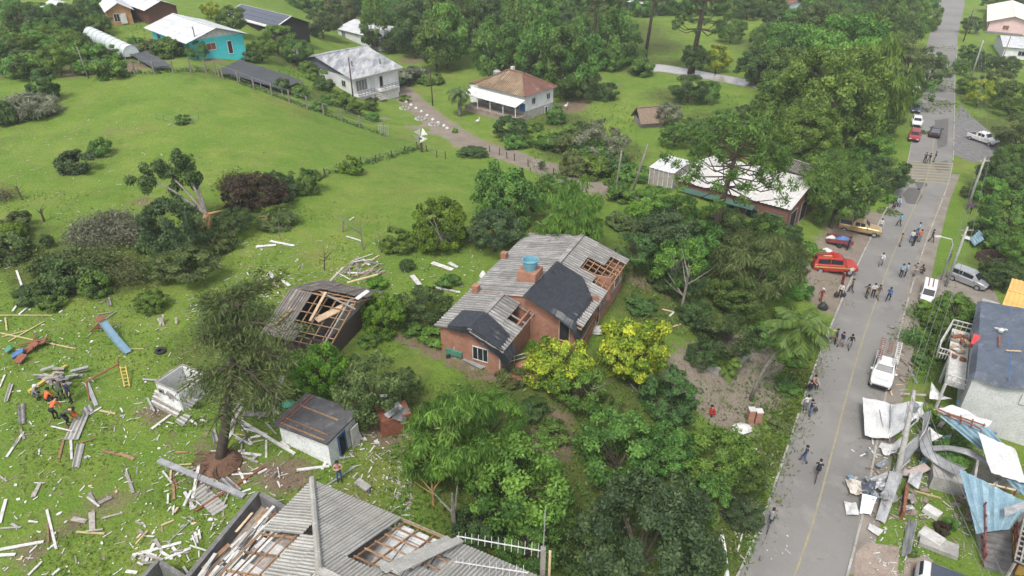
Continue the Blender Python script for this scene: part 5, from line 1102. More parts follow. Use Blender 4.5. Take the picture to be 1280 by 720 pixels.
# tunnel greenhouse
a, b = Vector(at(115, 48)), Vector(at(166, 73)); r = root('tunnel_greenhouse', b, 'long white plastic tunnel greenhouse on posts beside the garden', 'greenhouse')
d = (b - a); d.z = 0; Lg = d.length; d.normalize(); n = Vector((-d.y, d.x, 0)); nb = 9
def ring(t): c = a.lerp(b, t); return [c + n * 1.25 * math.cos(th) + Vector((0, 0, .7 + 1.35 * math.sin(th) + .05 * math.sin(t * 9 * math.pi * 2))) for th in np.linspace(-.25, math.pi + .25, 13)]
m_ = mat('greenhouse_film', (.50, .55, .53), (.43, .48, .46), 1.2, .4)
for i in range(nb):
    mb = MB()
    for q in range(4):
        A_, B_ = ring((i + q / 4) / nb), ring((i + (q + 1) / 4) / nb)
        for k in range(12): mb.poly([A_[k], B_[k], B_[k + 1], A_[k + 1]])
    mb.build('film_panel', m_, r, smooth=True)
for t in (0, 1): mb = MB(); mb.poly(ring(t)); mb.build('end_wall', m_, r)
for i in range(nb + 1): mb = MB(); mb.tube([p + Vector((0, 0, .02)) for p in ring(i / nb)], .04, 5); mb.build('hoop', M['metal'], r)
pm = MB()
for i in range(nb + 1):
    for k in (-1, 1): c = a.lerp(b, i / nb) + n * k * 1.1; pm.beam(c - Vector((0, 0, 1.5)), c + Vector((0, 0, .5)), .09)
pm.build('post_row', M['greywood'], r)
# shade nets on low posts
M['net'] = mat('shade_net', (.075, .08, .085), (.05, .055, .06), 3, .9)
def shade(px, h, label):
    P = [Vector(at(u, v, h)) + Vector((0, 0, h)) for u, v in px]; r = root('shade_net', P[0] - Vector((0, 0, h)), label, 'shade net'); mb = MB(); N_ = 8; c4 = P
    for i in range(N_):
        for j in range(N_):
            def q(s, t): p = c4[0].lerp(c4[1], s).lerp(c4[3].lerp(c4[2], s), t); return p - Vector((0, 0, .25 * math.sin(s * 9) ** 2 * math.sin(t * 7) ** 2))
            mb.poly([q(i / N_, j / N_), q((i + 1) / N_, j / N_), q((i + 1) / N_, (j + 1) / N_), q(i / N_, (j + 1) / N_)])
    mb.build('net', M['net'], r)
    for i in range(4):
        for p in (P[0].lerp(P[1], i / 3), P[3].lerp(P[2], i / 3)): MB().beam(p - Vector((0, 0, h + .6)), p, .09).build('post', M['greywood'], r)
shade([(272, 88), (352, 112), (378, 100), (300, 74)], 1.0, 'dark shade net on posts right of the turquoise house')
shade([(142, 56), (190, 84), (215, 82), (170, 54)], 0.8, 'dark shade net on posts beside the tunnel greenhouse')
# fences: every post a part, two wires
def fence(px, h, label, mk='greywood', w=.11, wires=(.45, .95)):
    P = [Vector(at(u, v)) for u, v in px]; r = root('fence', P[0], label, 'fence')
    for p in P: k = R.uniform(-.12, .12); MB().beam(p - Vector((0, 0, .3)), p + Vector((k, k * .5, h * R.uniform(.9, 1.05))), w).build('fence_post', M[mk], r)
    for z in wires:
        mb = MB(); mb.tube([p + Vector((0, 0, h * z)) for p in P], .012, 4); mb.build('wire', M['steelgrey'], r, uv=False)
fence([(2, 93), (30, 92), (65, 91), (92, 92), (120, 92), (146, 92), (169, 93), (194, 93), (217, 92), (239, 91), (258, 91)], 2.1, 'wire fence of pale posts along the top edge of the pasture', 'barkpale', .2)
fence([(270, 93), (279, 98), (298, 104), (318, 112), (340, 120), (362, 128), (384, 137), (405, 144), (427, 152), (450, 160), (480, 170)], 2.0, 'wire fence of pale posts slanting down below the white house', 'barkpale', .2)
fence([(395, 225), (406, 222), (426, 214), (452, 207), (470, 204), (490, 197), (507, 192), (522, 186), (534, 190), (546, 197), (557, 199)], 1.2, 'low dark post fence across the middle of the pasture', 'barkbrown', .12)
fence([(612, 190), (624, 194), (634, 198), (643, 201), (660, 208), (676, 213), (692, 219)], 1.1, 'short dark post fence along the dirt driveway', 'barkbrown', .12)
fence([(196, 150), (205, 152), (218, 156), (242, 156), (248, 149)], 1.0, 'little green wire enclosure round a sapling in the pasture', 'green', .06)
# white gate panel, poles
def pole(u, v, h, r0, label, mk='barkbrown', lean=(0, 0), arm=0):
    p = Vector(at(u, v)); t = p + Vector((lean[0], lean[1], h)); r = root('utility_pole' if arm or h > 6 else 'wooden_pole', p, label, 'pole'); MB().tube([p - Vector((0, 0, .5)), p.lerp(t, .5), t], [r0, r0 * .85, r0 * .65], 8).build('shaft', M[mk], r, uv=False, smooth=True)
    if arm: MB().beam(t + Vector((-arm, 0, -.4)), t + Vector((arm, 0, -.4)), .1).build('crossarm', M['greywood'], r)
    return t
pole(111, 98, 4.6, .13, 'tall leaning pale post in the top pasture fence', 'barkpale', (-.35, 0)); pole(442, 127, 7.5, .14, 'dark pole in front of the white house'); pole(541, 132, 7, .12, 'thin dark pole beside the dirt driveway', lean=(-.1, 0))
pole(768, 250, 6.5, .14, 'weathered pole in the thicket beside the driveway', 'barkpale', (.4, 0)); pole(789, 243, 6.6, .16, 'slanting pale dead trunk beside the driveway', 'barkpale', (1.6, .5)); pole(745, 215, 2.6, .08, 'thin post by the dirt driveway', 'barkpale')
p = Vector(at(474, 168)); r = root('garden_gate', p, 'pale metal garden gate at the foot of the slanting fence', 'gate'); g_ = MB(); e = Vector((.9, -.4, 0)).normalized()
for z in (.1, 1.5): g_.beam(p + Vector((0, 0, z)), p + e * 1.7 + Vector((0, 0, z)), .07)
for k in range(6): g_.beam(p + e * 1.7 * k / 5 + Vector((0, 0, .1)), p + e * 1.7 * k / 5 + Vector((0, 0, 1.5)), .05)
g_.build('gate_frame', M['metal'], r)
p = Vector(at(527, 190)); r = root('wrapped_post', p, 'dark post with a torn white sheet caught on its top', 'post'); MB().tube([p, p + Vector((0, 0, 2.2))], .2, 7).build('post_shaft', M['bark'], r)
mb = MB()
for k, (a_, b_) in enumerate(((.2, 1.3), (1.5, 2.7), (2.9, 4.3), (4.6, 5.8))): mb.poly([p + Vector((0, 0, 2.5)), p + Vector((1.1 * math.cos(a_), -.4, 2.6 + 1.1 * math.sin(a_))), p + Vector((1.2 * math.cos(b_), .3, 2.5 + 1.1 * math.sin(b_)))])
mb.build('torn_sheet', M['white'], r)
# garden stones by the driveway and a white bird figure
fs = MB()
edge_px = [(508, 128), (514, 132), (520, 136), (527, 140), (534, 145), (541, 150), (548, 154), (555, 158), (559, 161)]
r = root('stone_edging', at(530, 143), 'row of whitewashed stones edging the flower bed by the driveway', 'stone edging')
for u, v in edge_px:
    p = at(u, v); MB().lathe(p, [(.30, -.1), (.34, .12), (.18, .34), (.02, .38)], 7).build('stone', M['white'], r)
for u, v, lab in ((506, 136, 'left'), (526, 149, 'middle'), (543, 156, 'right')):
    p = Vector(at(u, v)); r = root('flower_ring', p, f'small round stone-edged flower ring, {lab} one of three beside the driveway', 'flower bed')
    for k in range(9): MB().lathe(p + Vector((.9 * math.cos(k * .7), .9 * math.sin(k * .7), 0)), [(.24, -.1), (.26, .1), (.12, .26), (.01, .28)], 6).build('stone', M['concrete'], r)
for u, v, lab in ((597, 155, 'white garden bird figure on the lawn before the veranda'), (707, 136, 'white hen-like bird on bare soil right of the tiled house')):
    p = Vector(at(u, v)); r = root('bird_figure', p, lab, 'bird'); mb = MB(); mb.tube([p + Vector((-.35, 0, .5)), p + Vector((-.1, 0, .55)), p + Vector((.2, 0, .6)), p + Vector((.3, 0, .9)), p + Vector((.32, 0, 1.15)), p + Vector((.5, 0, 1.15))], [.05, .22, .2, .09, .1, .03], 8); mb.build('body', M['white'], r, smooth=True)
    lg = MB(); lg.tube([p + Vector((0, .06, .4)), p + Vector((0, .06, 0))], .03, 5); lg.tube([p + Vector((0, -.06, .4)), p + Vector((0, -.06, 0))], .03, 5); lg.build('legs', M['yellow'], r)

# 7. the wrecked right-hand side ---------------------------------------------------------------
def px3(u, v, dz): p = at(u, v, dz); return Vector((p[0], p[1], p[2] + dz))
def bent(name, label, corners, m, cat='metal sheet', nu=14, nv=8, curl=.0, wob=.12, corr=0.0, pitch=.5, seed=1, group=None, parent=None, th=.02):
    """a buckled sheet between four corners given as pixel + height above the ground"""
    rs = random.Random(seed); C = [px3(*c) for c in corners]; ph = [rs.uniform(0, 6.28) for _ in range(4)]; mb = MB(); G = {}
    N = (C[1] - C[0]).cross(C[3] - C[0]).normalized(); N = N if N.z > 0 else -N; L = ((C[1] - C[0]).length + (C[2] - C[3]).length) / 2
    if corr: nu = max(nu, int(L / pitch * 4))
    for i in range(nu + 1):
        for j in range(nv + 1):
            s, t = i / nu, j / nv; p = C[0].lerp(C[1], s).lerp(C[3].lerp(C[2], s), t)
            k = wob * (1.3 * abs(math.sin(3.1 * s + 2.3 * t + ph[0])) + .8 * abs(math.sin(-3.1 * s + 4.2 * t + ph[1])) - .9 + .9 * mnoise.noise(Vector((s * 4 + seed, t * 4, 0)))) + curl * (math.sin(math.pi * t) + .5 * math.sin(math.pi * s)) + corr * math.cos(2 * math.pi * s * L / pitch)
            G[i, j] = p + N * k + Vector((0, 0, .05))
    for q in G.values(): q.z = max(q.z, ground(q.x, q.y) + .06)
    mb.grid([[G[i, j] for j in range(nv + 1)] for i in range(nu + 1)])
    if corr and m is M['metalblue']: mb.m = [1 if math.cos(2 * math.pi * (i + .5) / nu * L / pitch) < -.3 else 0 for i in range(nu) for j in range(nv)]
    o = mb.build(name, [m, furrow] if (furrow := next((M[k + '_dirt'] for k in ('metalblue',) if M[k] is m), None)) and corr else m, parent, org=None if parent else tuple(C[0])); sd_ = o.modifiers.new('thickness', 'SOLIDIFY'); sd_.thickness = th
    if not parent: tag(o, label, cat, group)
    return o
def ribbon(name, label, path, w, m, tilt=.6, cat='metal strip', seed=1, group=None):
    P = [px3(*c) for c in path]; mb = MB(); rs = random.Random(seed); pts = []
    for a, b in zip(P, P[1:]):
        for k in range(6): pts.append(a.lerp(b, k / 6))
    pts.append(P[-1])
    for _ in range(2): pts = [pts[0]] + [(pts[i - 1] + pts[i] * 2 + pts[i + 1]) / 4 for i in range(1, len(pts) - 1)] + [pts[-1]]
    rows = []
    for i, p in enumerate(pts):
        d = (pts[min(i + 1, len(pts) - 1)] - pts[max(i - 1, 0)]).normalized(); n = Vector((0, 0, 1)).cross(d).normalized(); t = tilt + .35 * math.sin(i * .35 + seed)
        s = n * math.cos(t) + Vector((0, 0, 1)) * math.sin(t); q = d.cross(s)
        rows.append([p - s * w / 2 + q * .10, p - s * w / 2, p - s * .1 * w + q * .04, p + s * w / 2, p + s * w / 2 + q * .10])
    for r_ in rows:
        for q in r_: q.z = max(q.z, ground(q.x, q.y) + .04)
    mb.grid(rows); o = mb.build(name, m, org=tuple(P[0])); sd_ = o.modifiers.new('thickness', 'SOLIDIFY'); sd_.thickness = .025; return tag(o, label, cat, group)
# grey tarpaulined building with a white-railed balcony
F = Fr((1226, 384), (1219, 467), (1300, 497), 5.6, z=-.2); F.L2 = 12; F.L1 = 12.2
r = root('tarpaulined_building', F.o, 'pale two-storey building whose stripped roof is covered by a grey tarpaulin', 'building')
w = MB(); F.box_walls(w, -.5, 5.5); w.build('wall', mat('pale_grey_wall', (.50, .51, .49), (.42, .43, .41), 1, .85, stain=((.34, .33, .29), .6)), r)
w = MB(); w.box(F.P(F.L1 / 2, F.L2 / 2, 5.56), (F.L1 + .1, F.L2 + .1, .12), (F.e1, F.e2, Vector((0, 0, 1)))); w.build('roof_deck', M['concretedark'], r)
def tp(u, v):
    s = lerp(-.35, F.L1 + .4, u); t = lerp(-.35, F.L2 + .3, v); z = 6.15 - .35 * abs(t - 5) / 5 + .10 * math.sin(6 * u + 2 * v); z -= (.9 if u < .02 else 0) * (.5 + .5 * math.sin(v * 9) ** 2) + (.8 if v < .02 else 0) * (.6 + .4 * math.sin(u * 11)); return F.P(s, t, z)
drape('tarpaulin', 'big grey tarpaulin stretched over the pale building at the right edge', tp, 40, 40, M['tarpgrey'], 8, .045)
for k, v in enumerate((2.2, 6.3)): tag(MB().tube([F.P(lerp(-.4, F.L1 + .3, q / 8), v + .1 * math.sin(q), 6.12 - .35 * abs(v - 5) / 5 + .14 * math.sin(6 * q / 8 + 2 * v / 12) + .12) for q in range(9)], .035, 5).build('strap', M['blue'], org=tuple(F.P(0, v, 6))), ['left blue tie-down strap running over the grey tarpaulin', 'right blue tie-down strap running over the grey tarpaulin'][k], 'strap')
for k, (s, v, L, mk, lab) in enumerate(((4.2, 1.4, 1.9, 'rust', 'rusty batten lying on the left edge of the grey tarpaulin'), (3.8, 1.9, 1.2, 'palewood', 'short pale batten on the left part of the grey tarpaulin'), (7.2, 1.0, 1.0, 'white', 'little white scrap pole on the grey tarpaulin'))):
    a_ = F.P(s, v, 6.3); tag(MB().beam(a_, a_ + (F.e1 * (1 if k == 0 else .3) + F.e2 * .6 * k).normalized() * L, .14, .07).build('batten', M[mk], org=tuple(a_)), lab, 'batten')
tag(MB().lathe(F.P(7.1, 1.5, 6.15), [(.22, 0), (.26, .2), (.1, .34), (.02, .36)], 9).build('white_bag', M['white'], org=tuple(F.P(7.1, 1.5, 6.15))), 'small white tied bag on the grey tarpaulin', 'bag')
tag(MB().beam(F.P(4.5, -.3, 5.5), F.P(5.6, -.2, 5.9), .5, .5).build('red_bundle', mat('red_cloth', (.45, .05, .05), None, 3, .8), org=tuple(F.P(4.5, -.3, 5.5))), 'red bundle wedged at the left edge of the grey tarpaulin', 'bundle')
bal = MB(); bal.box(F.P(6.2, -.85, 3.0), (9.6, 1.5, .22), (F.e1, F.e2, Vector((0, 0, 1)))); ob = bal.build('balcony', M['white'], r)
rl_ = MB()
cor = [(1.2, -.1), (1.2, -1.6), (5.2, -1.6), (5.2, -2.5), (6.4, -2.5), (11, -1.75), (11.0, -.1)]
for z in (3.55, 4.05): rl_.tube([F.P(a, b, z) for a, b in cor], .07, 6)
for (a, b), (c, d_) in zip(cor, cor[1:]):
    for k in range(5): rl_.tube([F.P(lerp(a, c, k / 4), lerp(b, d_, k / 4), 3.0), F.P(lerp(a, c, k / 4), lerp(b, d_, k / 4), 4.05)], .035, 5)
rl_.build('railing', M['white'], ob)
for s in (1.4, 5.6, 10.6): MB().beam(F.P(s, -1.5, -.6), F.P(s, -1.5, 2.9), .18).build('balcony_post', M['white'], ob)
for s in (.4, 1.7, 3.0): win(r, F, 'u0', s + 6.4, 1.0, 1.4, 2.2, 'white', 'glass', 'window', 1)
for s, t in ((1.4, 1.0), (4.0, 1.6)): MB().box(F.P(-.08, s + 3.0, 4.3 + .2 * t), (.06, 1.8, .9), (F.e1, F.e2, Vector((0, 0, 1)))).build('patched_panel', M['metalwhite'], r)
rr = random.Random(3)
for k in range(22):
    c = F.P(rr.uniform(5.6, 10.6), rr.uniform(-1.4, -.3), 3.2 + rr.uniform(0, .25)); o = MB().box(c, (rr.uniform(.3, .8), rr.uniform(.2, .5), rr.uniform(.1, .3)), (Vector((math.cos(k), math.sin(k), 0)), Vector((-math.sin(k), math.cos(k), 0)), Vector((0, 0, 1)))).build('broken_tile', M[['palewood', 'rust', 'white', 'greywood'][k % 4]], org=tuple(c)); tag(o, 'broken debris piece heaped on the white-railed balcony', 'rubble', 'rubble pieces on the balcony')
# yellow-roofed building behind it
F = Fr((1268, 350), (1254, 389), (1310, 402), 4.8, z=0); F.L2 = 8; r = gable_house('yellow_roofed_building', 'pale building with an orange-yellow roof at the right edge', F, M['concrete'], M['orange'], .5, over=.25, sheets=True, pitch=.4, sw=1.4, sl=2.0, ridge='2')
MB().box(F.P(1.2, -1.0, 2.2), (2.2, 1.8, 4.4), (F.e1, F.e2, Vector((0, 0, 1)))).build('side_annexe', M['concrete'], r)
# fallen blue roof and the wreck under it
c = at(1245, 640); r = root('wrecked_house', c, 'wrecked house crushed beneath slabs of pale blue roofing', 'house')
bent('blue_roof_slab', None, [(1198, 587, 3.3), (1286, 630, 3.1), (1262, 662, 1.9), (1220, 668, 1.4)], M['metalblue'], corr=.05, pitch=.62, wob=.07, nv=10, parent=r)
bent('blue_roof_slab', None, [(1171, 518, 3.0), (1236, 536, 3.6), (1272, 574, 3.0), (1224, 562, 2.2)], M['metalblue'], corr=.05, pitch=.6, wob=.1, nv=10, seed=2, parent=r)
bent('white_roof_slab', None, [(1221, 541, 3.7), (1268, 562, 3.3), (1284, 606, 2.4), (1238, 592, 2.5)], M['metalwhite'], corr=.04, pitch=.55, wob=.08, seed=3, parent=r)
bent('batten_panel', None, [(1166, 513, 3.2), (1190, 508, 3.4), (1240, 528, 3.6), (1228, 541, 3.2)], M['metalwhite'], wob=.12, seed=4, parent=r)
bent('blue_roof_slab', None, [(1256, 598, 2.2), (1282, 604, 2.2), (1286, 622, 1.4), (1272, 616, 1.4)], M['metalblue'], corr=.04, wob=.08, seed=6, parent=r)
for k in range(5):
    a, b = px3(lerp(1170, 1232, k / 4), lerp(512, 527, k / 4), 3.55), px3(lerp(1176, 1226, k / 4), lerp(519, 540, k / 4), 3.45); MB().beam(a, b, .1, .08).build('batten', M['rust'], r)
for k in range(2): a, b = px3(1172 + 8 * k, 516 + 4 * k - 5, 3.6), px3(1226 + 6 * k, 536 - 4 * k, 3.75); MB().beam(a, b, .1, .08).build('batten', M['rust'], r)
for (u0, v0, u1, v1, h) in ((1207, 625, 1278, 665, 2.2), (1207, 625, 1212, 598, 2.4), (1214, 596, 1285, 620, 2.2)):
    a, b = Vector(at(u0, v0)), Vector(at(u1, v1)); d = (b - a); L = d.length; d.normalize(); MB().box((a + b) / 2 + Vector((0, 0, h / 2 - .2)), (L, .15, h * .8), (d, Vector((-d.y, d.x, 0)), Vector((0, 0, 1)))).build('broken_wall', M['concrete'], r)
MB().box(px3(1184, 600, .6), (2.3, 1.6, 1.3), (Vector((.9, -.4, 0)).normalized(), Vector((.4, .9, 0)).normalized(), Vector((0, 0, 1)))).build('stump_block', M['concrete'], r)
bent('roof_ridge_flashing', None, [(1254, 636, 3.0), (1284, 626, 3.2), (1284, 634, 3.0), (1256, 648, 2.8)], M['metal'], wob=.05, seed=8, parent=r, nu=6, nv=3)
# big crumpled white sheeting beside the white pickup
r = root('white_sheeting', at(1112, 525), 'big crumpled white roofing sheet folded over the roadside', 'roofing sheet')
bent('sheet', None, [(1078, 497, 1.3), (1113, 506, 1.0), (1112, 550, .35), (1080, 546, .7)], M['metalwhite'], wob=.10, corr=.02, pitch=.9, seed=11, parent=r, nv=10)
bent('sheet', None, [(1113, 506, 1.02), (1153, 503, 2.3), (1146, 524, 1.6), (1112, 550, .37)], M['metalwhite'], wob=.14, seed=12, parent=r, nv=10)
bent('sheet', None, [(1153, 503, 2.3), (1153, 518, 1.4), (1146, 528, 1.0), (1143, 522, 1.6)], M['metalwhite'], wob=.06, seed=13, parent=r, nu=6, nv=4)
mb = MB()
for (a, b) in (((1097, 502, 1.2), (1107, 549, .5)), ((1113, 506, 1.2), (1112, 552, .5)), ((1135, 506, 1.9), (1128, 540, .8))): mb.beam(px3(*a), px3(*b), .08, .06)
mb.build('frame_bars', M['steelgrey'], r)
# twisted strips and pieces, each its own
ribbon('twisted_strip', 'long grey gutter-like strip curving to the fallen blue roof', [(1157, 538, 1.2), (1158, 566, 1.5), (1178, 579, 1.6), (1202, 590, 2.4)], .8, M['metal'], .5, seed=2)
ribbon('twisted_strip', 'pale strip arching under the upper blue roof slab', [(1158, 562, 1.0), (1185, 560, 1.4), (1212, 566, 1.4), (1236, 580, 1.2)], .5, M['metal'], .2, seed=3)
ribbon('twisted_strip', 'grey strip bent between white sheeting and leaning pole', [(1156, 545, .8), (1140, 558, .9), (1126, 580, 1.0), (1118, 604, .8)], .7, M['metal'], .2, seed=4)
ribbon('twisted_strip', 'narrow upright grey strip right of the white sheeting', [(1160, 515, 2.2), (1156, 540, 1.6), (1145, 556, .6)], .5, M['metal'], 1.1, seed=5)
ribbon('twisted_strip', 'rust-stained short strip in front of the leaning pole', [(1126, 590, .5), (1142, 590, .6), (1160, 583, .8)], .6, mat('pinkish_metal', (.42, .34, .32), (.34, .27, .25), 1, .6), .3, seed=6)
ribbon('twisted_strip', 'thin pale strip below the white sheeting', [(1100, 556, .4), (1116, 560, .7), (1132, 548, .9)], .45, M['metalwhite'], .5, seed=7)
bent('wall_sheet', 'long grey wall panel lying toward the lawn', [(1112, 590, 1.3), (1128, 594, 1.4), (1106, 655, .2), (1094, 650, .2)], M['metal'], wob=.07, seed=14, nv=12)
bent('beige_sheet', 'beige crumpled sheet on the road edge', [(1056, 599, .3), (1076, 602, .9), (1080, 620, .5), (1064, 618, .2)], mat('beige_sheet', (.52, .47, .42), (.44, .40, .35), 1, .7), wob=.12, seed=15)
bent('slate_sheet', 'slate grey square sheet between crumpled pieces', [(1076, 604, .9), (1095, 602, 1.0), (1093, 616, .8), (1078, 618, .7)], M['solar'], wob=.08, seed=16)
bent('pale_sheet', 'pale bluish sheet tilted up at the kerb', [(1078, 618, .9), (1096, 622, 1.0), (1088, 644, .2), (1074, 642, .2)], mat('icy_sheet', (.62, .68, .70), (.54, .60, .63), 1, .5), wob=.12, seed=17)
bent('white_sheet', 'flat white sheet lying on the asphalt edge', [(1055, 628, .1), (1070, 630, .3), (1074, 644, .25), (1058, 645, .1)], M['metalwhite'], wob=.08, seed=18)
bent('grey_sheet', 'grey wavy sheet behind the slate square', [(1086, 600, .9), (1108, 590, 1.1), (1110, 600, .7), (1094, 612, .6)], M['metal'], wob=.14, seed=19)
bent('white_slab', 'white slab fallen at the head of the dirt path', [(1087, 655, .2), (1104, 664, .3), (1098, 671, .2), (1084, 662, .15)], M['metalwhite'], wob=.03, seed=20)
bent('pale_slab', 'pale slab hanging near the leaning pole', [(1138, 590, 1.0), (1154, 590, 1.2), (1148, 612, .6), (1134, 604, .6)], M['metal'], wob=.06, seed=21)
bent('torn_white_sheet', 'torn white sheet draped left of the pale building', [(1164, 478, 1.8), (1176, 494, 1.5), (1190, 500, 1.2), (1162, 500, .9)], M['metalwhite'], wob=.14, seed=22)
bent('white_scrap', 'jagged white scrap below the white sheeting', [(1100, 558, .3), (1124, 556, .8), (1120, 568, .4), (1104, 570, .2)], M['metalwhite'], wob=.14, seed=23)
bent('torn_sheet', 'torn pale sheet behind the curved gutter strip', [(1160, 535, 1.4), (1178, 546, 1.2), (1166, 552, .9), (1158, 548, 1.0)], M['metalwhite'], wob=.12, seed=24)
bent('cyan_cloth', 'crumpled cyan plastic cloth under the wall of the pale building', [(1196, 500, 1.3), (1212, 504, 1.4), (1210, 512, 1.2), (1197, 509, 1.1)], M['pvcblue'], cat='cloth', wob=.16, seed=25)
bent('cyan_cloth', 'small strip of cyan plastic near the white batten panel', [(1214, 508, 1.3), (1228, 514, 1.4), (1226, 518, 1.2), (1213, 513, 1.1)], M['pvcblue'], cat='cloth', wob=.12, seed=26)
bent('blue_awning', 'long blue-grey roof sheet lying under the roadside trees', [(1222, 288, 1.0), (1228, 295, 1.1), (1258, 308, .8), (1254, 318, .5)], M['metalblue'], corr=.02, wob=.08, seed=27)
bent('blue_awning', 'short blue-grey sheet end beside the long one', [(1212, 300, .5), (1224, 288, 1.0), (1230, 300, 1.0), (1218, 308, .5)], M['metalblue'], corr=.02, wob=.05, seed=28)
bent('white_strip_sheet', 'white strip poking out left of the blue-grey sheet', [(1202, 294, .3), (1213, 297, .4), (1212, 301, .3), (1203, 298, .2)], M['metalwhite'], wob=.03, seed=29)
p = at(1237, 326); r = root('dark_crate', p, 'dark brown open box bed on the grass beside the minivan', 'box')
for a in range(4):
    t = a * math.pi / 2 + .3; MB().box(Vector(p) + Vector((1.1 * math.cos(t), 1.1 * math.sin(t), .45)), (.1, 2.2, .9), (Vector((math.cos(t), math.sin(t), 0)), Vector((-math.sin(t), math.cos(t), 0)), Vector((0, 0, 1)))).build('side_board', mat('dark_brown_board', (.07, .045, .035), None, 3, .9) if a == 0 else bpy.data.materials['dark_brown_board'], r)
rr = random.Random(17)
for k in range(58):
    zx, zy, zw, zh = rr.choice([(1085, 560, 70, 80), (1140, 520, 60, 60), (1165, 505, 110, 50), (1195, 600, 70, 40), (1062, 596, 50, 50), (1225, 520, 55, 90)]); u, v = zx + rr.uniform(0, zw), zy + rr.uniform(0, zh); s = rr.uniform(3, 9); a = rr.uniform(0, 6.28); z = rr.uniform(.1, .9); c_, s_ = math.cos(a), math.sin(a)
    q = [(u + s * (x * c_ - y * s_), v + s * .7 * (x * s_ + y * c_), z + rr.uniform(-.25, .35)) for x, y in ((-1, -.6), (1, -.4), (.9, .5), (-.8, .6))]
    mk = rr.choice(['metal', 'metal', 'metalwhite', 'metalblue', 'greywood', 'rubble', 'steelgrey']); bent('torn_piece', {'metal': 'torn grey metal piece', 'metalwhite': 'torn white metal piece', 'metalblue': 'torn pale blue roof piece', 'greywood': 'broken grey wooden piece', 'rubble': 'broken masonry-coloured piece', 'steelgrey': 'torn dark grey metal piece'}[mk] + ' in the roadside wreckage', q, M[mk], cat='torn piece', nu=5, nv=4, wob=.10, seed=100 + k, group='torn pieces in the roadside wreckage')
# leaning concrete pole with its broken hardware, wires
base = Vector(at(1119, 612)); top = px3(1143, 488, 5.4)
r = root('broken_utility_pole', base, 'tilted concrete utility pole tangled in sheets and wires', 'pole'); MB().tube([base - Vector((0, 0, .3)), base.lerp(top, .5), top], [.28, .22, .15], 8).build('shaft', M['concrete'], r, uv=False, smooth=True)
MB().beam(top + Vector((-.9, .2, -.5)), top + Vector((.9, -.2, -.3)), .12).build('crossarm', M['greywood'], r); MB().lathe(top + Vector((.3, -.3, -1.9)), [(.25, 0), (.28, .1), (.28, .7), (.2, .8)], 10).build('transformer', M['steelgrey'], r)
for k in range(3): MB().beam(base.lerp(top, .15 + .2 * k) + Vector((-.3, 0, 0)), base.lerp(top, .3 + .2 * k) + Vector((.5, -.3, .2)), .08).build('bent_bracket', M['metal'], r)
T1 = pole(1208, 262, 7.5, .17, 'concrete utility pole on the right verge near the zebra crossing', 'concrete', arm=.8); T2 = pole(1214, 96, 8, .18, 'distant utility pole beside the side street', 'concrete', arm=.8); T3 = pole(1204, 52, 8, .16, 'far dark pole at the top of the road', 'barkbrown', arm=.7)
T4 = pole(1182, 358, 7.5, .17, 'concrete utility pole beside the silver minivan', 'concrete', arm=.8); T5 = pole(1246, 92, 8, .14, 'slanting pale pole below the white house', 'barkpale', (1.6, 2)); T0 = base + Vector((-3.4, -22, 7.0))
def wire(pts, label, sag=.6):
    mb = MB(); path = []
    for a, b in zip(pts, pts[1:]):
        for k in range(8): t = k / 8; path.append(a.lerp(b, t) - Vector((0, 0, 4 * sag * t * (1 - t))))
    path.append(pts[-1]); mb.tube(path, .022, 4); tag(mb.build('overhead_wire', M['concretedark'], org=tuple(pts[0]), uv=False), label, 'wire')
for k, (dx, lab) in enumerate(((-.75, 'leftmost overhead wire strung along the right side of the road'), (-.2, 'middle overhead wire strung along the right side of the road'), (.7, 'rightmost overhead wire strung along the right side of the road'))):
    o_ = Vector((dx, 0, -.35)); wire([T0 + o_, top + o_, T4 + o_, T1 + o_, T2 + o_, T3 + o_], lab, .5 + .2 * k)
p = Vector(at(1176, 350)); r = root('street_lamp', p, 'pale street lamp bent over the kerb by the silver minivan', 'street lamp')
MB().tube([p, p + Vector((-.1, 0, 4.6)), p + Vector((-.5, -.1, 5.3)), p + Vector((-1.9, -.2, 5.7))], [.08, .07, .06, .05], 8).build('arm_post', M['metalwhite'], r, smooth=True); MB().box(p + Vector((-2.2, -.22, 5.72)), (.7, .24, .12)).build('lamp_head', M['metalwhite'], r)
# fenced lawn, patio, plank wall, stairs at the lower right
sheet('brick_patio', [(1070, 692), (1083, 678), (1124, 684), (1122, 720), (1116, 735), (1066, 730)], M['paver'], .03, 'reddish paved patch beside the road'); sheet('side_patio', [(1132, 698), (1142, 690), (1166, 700), (1160, 730), (1126, 730)], M['paver'], .03, 'paved patch beside the plank wall')
bent('plank_wall', 'long grey bowed panel standing along the small lawn', [(1135, 648, .2), (1146, 653, 1.2), (1139, 692, 1.2), (1127, 697, .2)], M['metal'], cat='panel', wob=.05, seed=31)
a, b = Vector(at(1130, 615)), Vector(at(1126, 650)); tag(MB().beam(a + Vector((0, 0, .4)), b + Vector((0, 0, .4)), .2, 1.0).build('low_wall', M['rust'], org=tuple(a)), 'narrow rusty-brown low wall left of the small lawn', 'wall')
p = at(1163, 675); o = MB().box(Vector(p) + Vector((0, 0, .25)), (1.0, 1.5, .4), (Vector((.8, .6, 0)), Vector((-.6, .8, 0)), Vector((0, 0, 1)))).build('concrete_tray', M['white'], org=p); tag(o, 'white concrete slab block on the small fenced lawn', 'block')
p = at(1172, 684); o = MB().box(Vector(p) + Vector((0, 0, .2)), (2.4, 1.2, .35), (Vector((.85, -.52, 0)), Vector((.52, .85, 0)), Vector((0, 0, 1)))).build('grey_slab', M['concrete'], org=p); tag(o, 'grey concrete slab with round holes on the small lawn', 'slab')
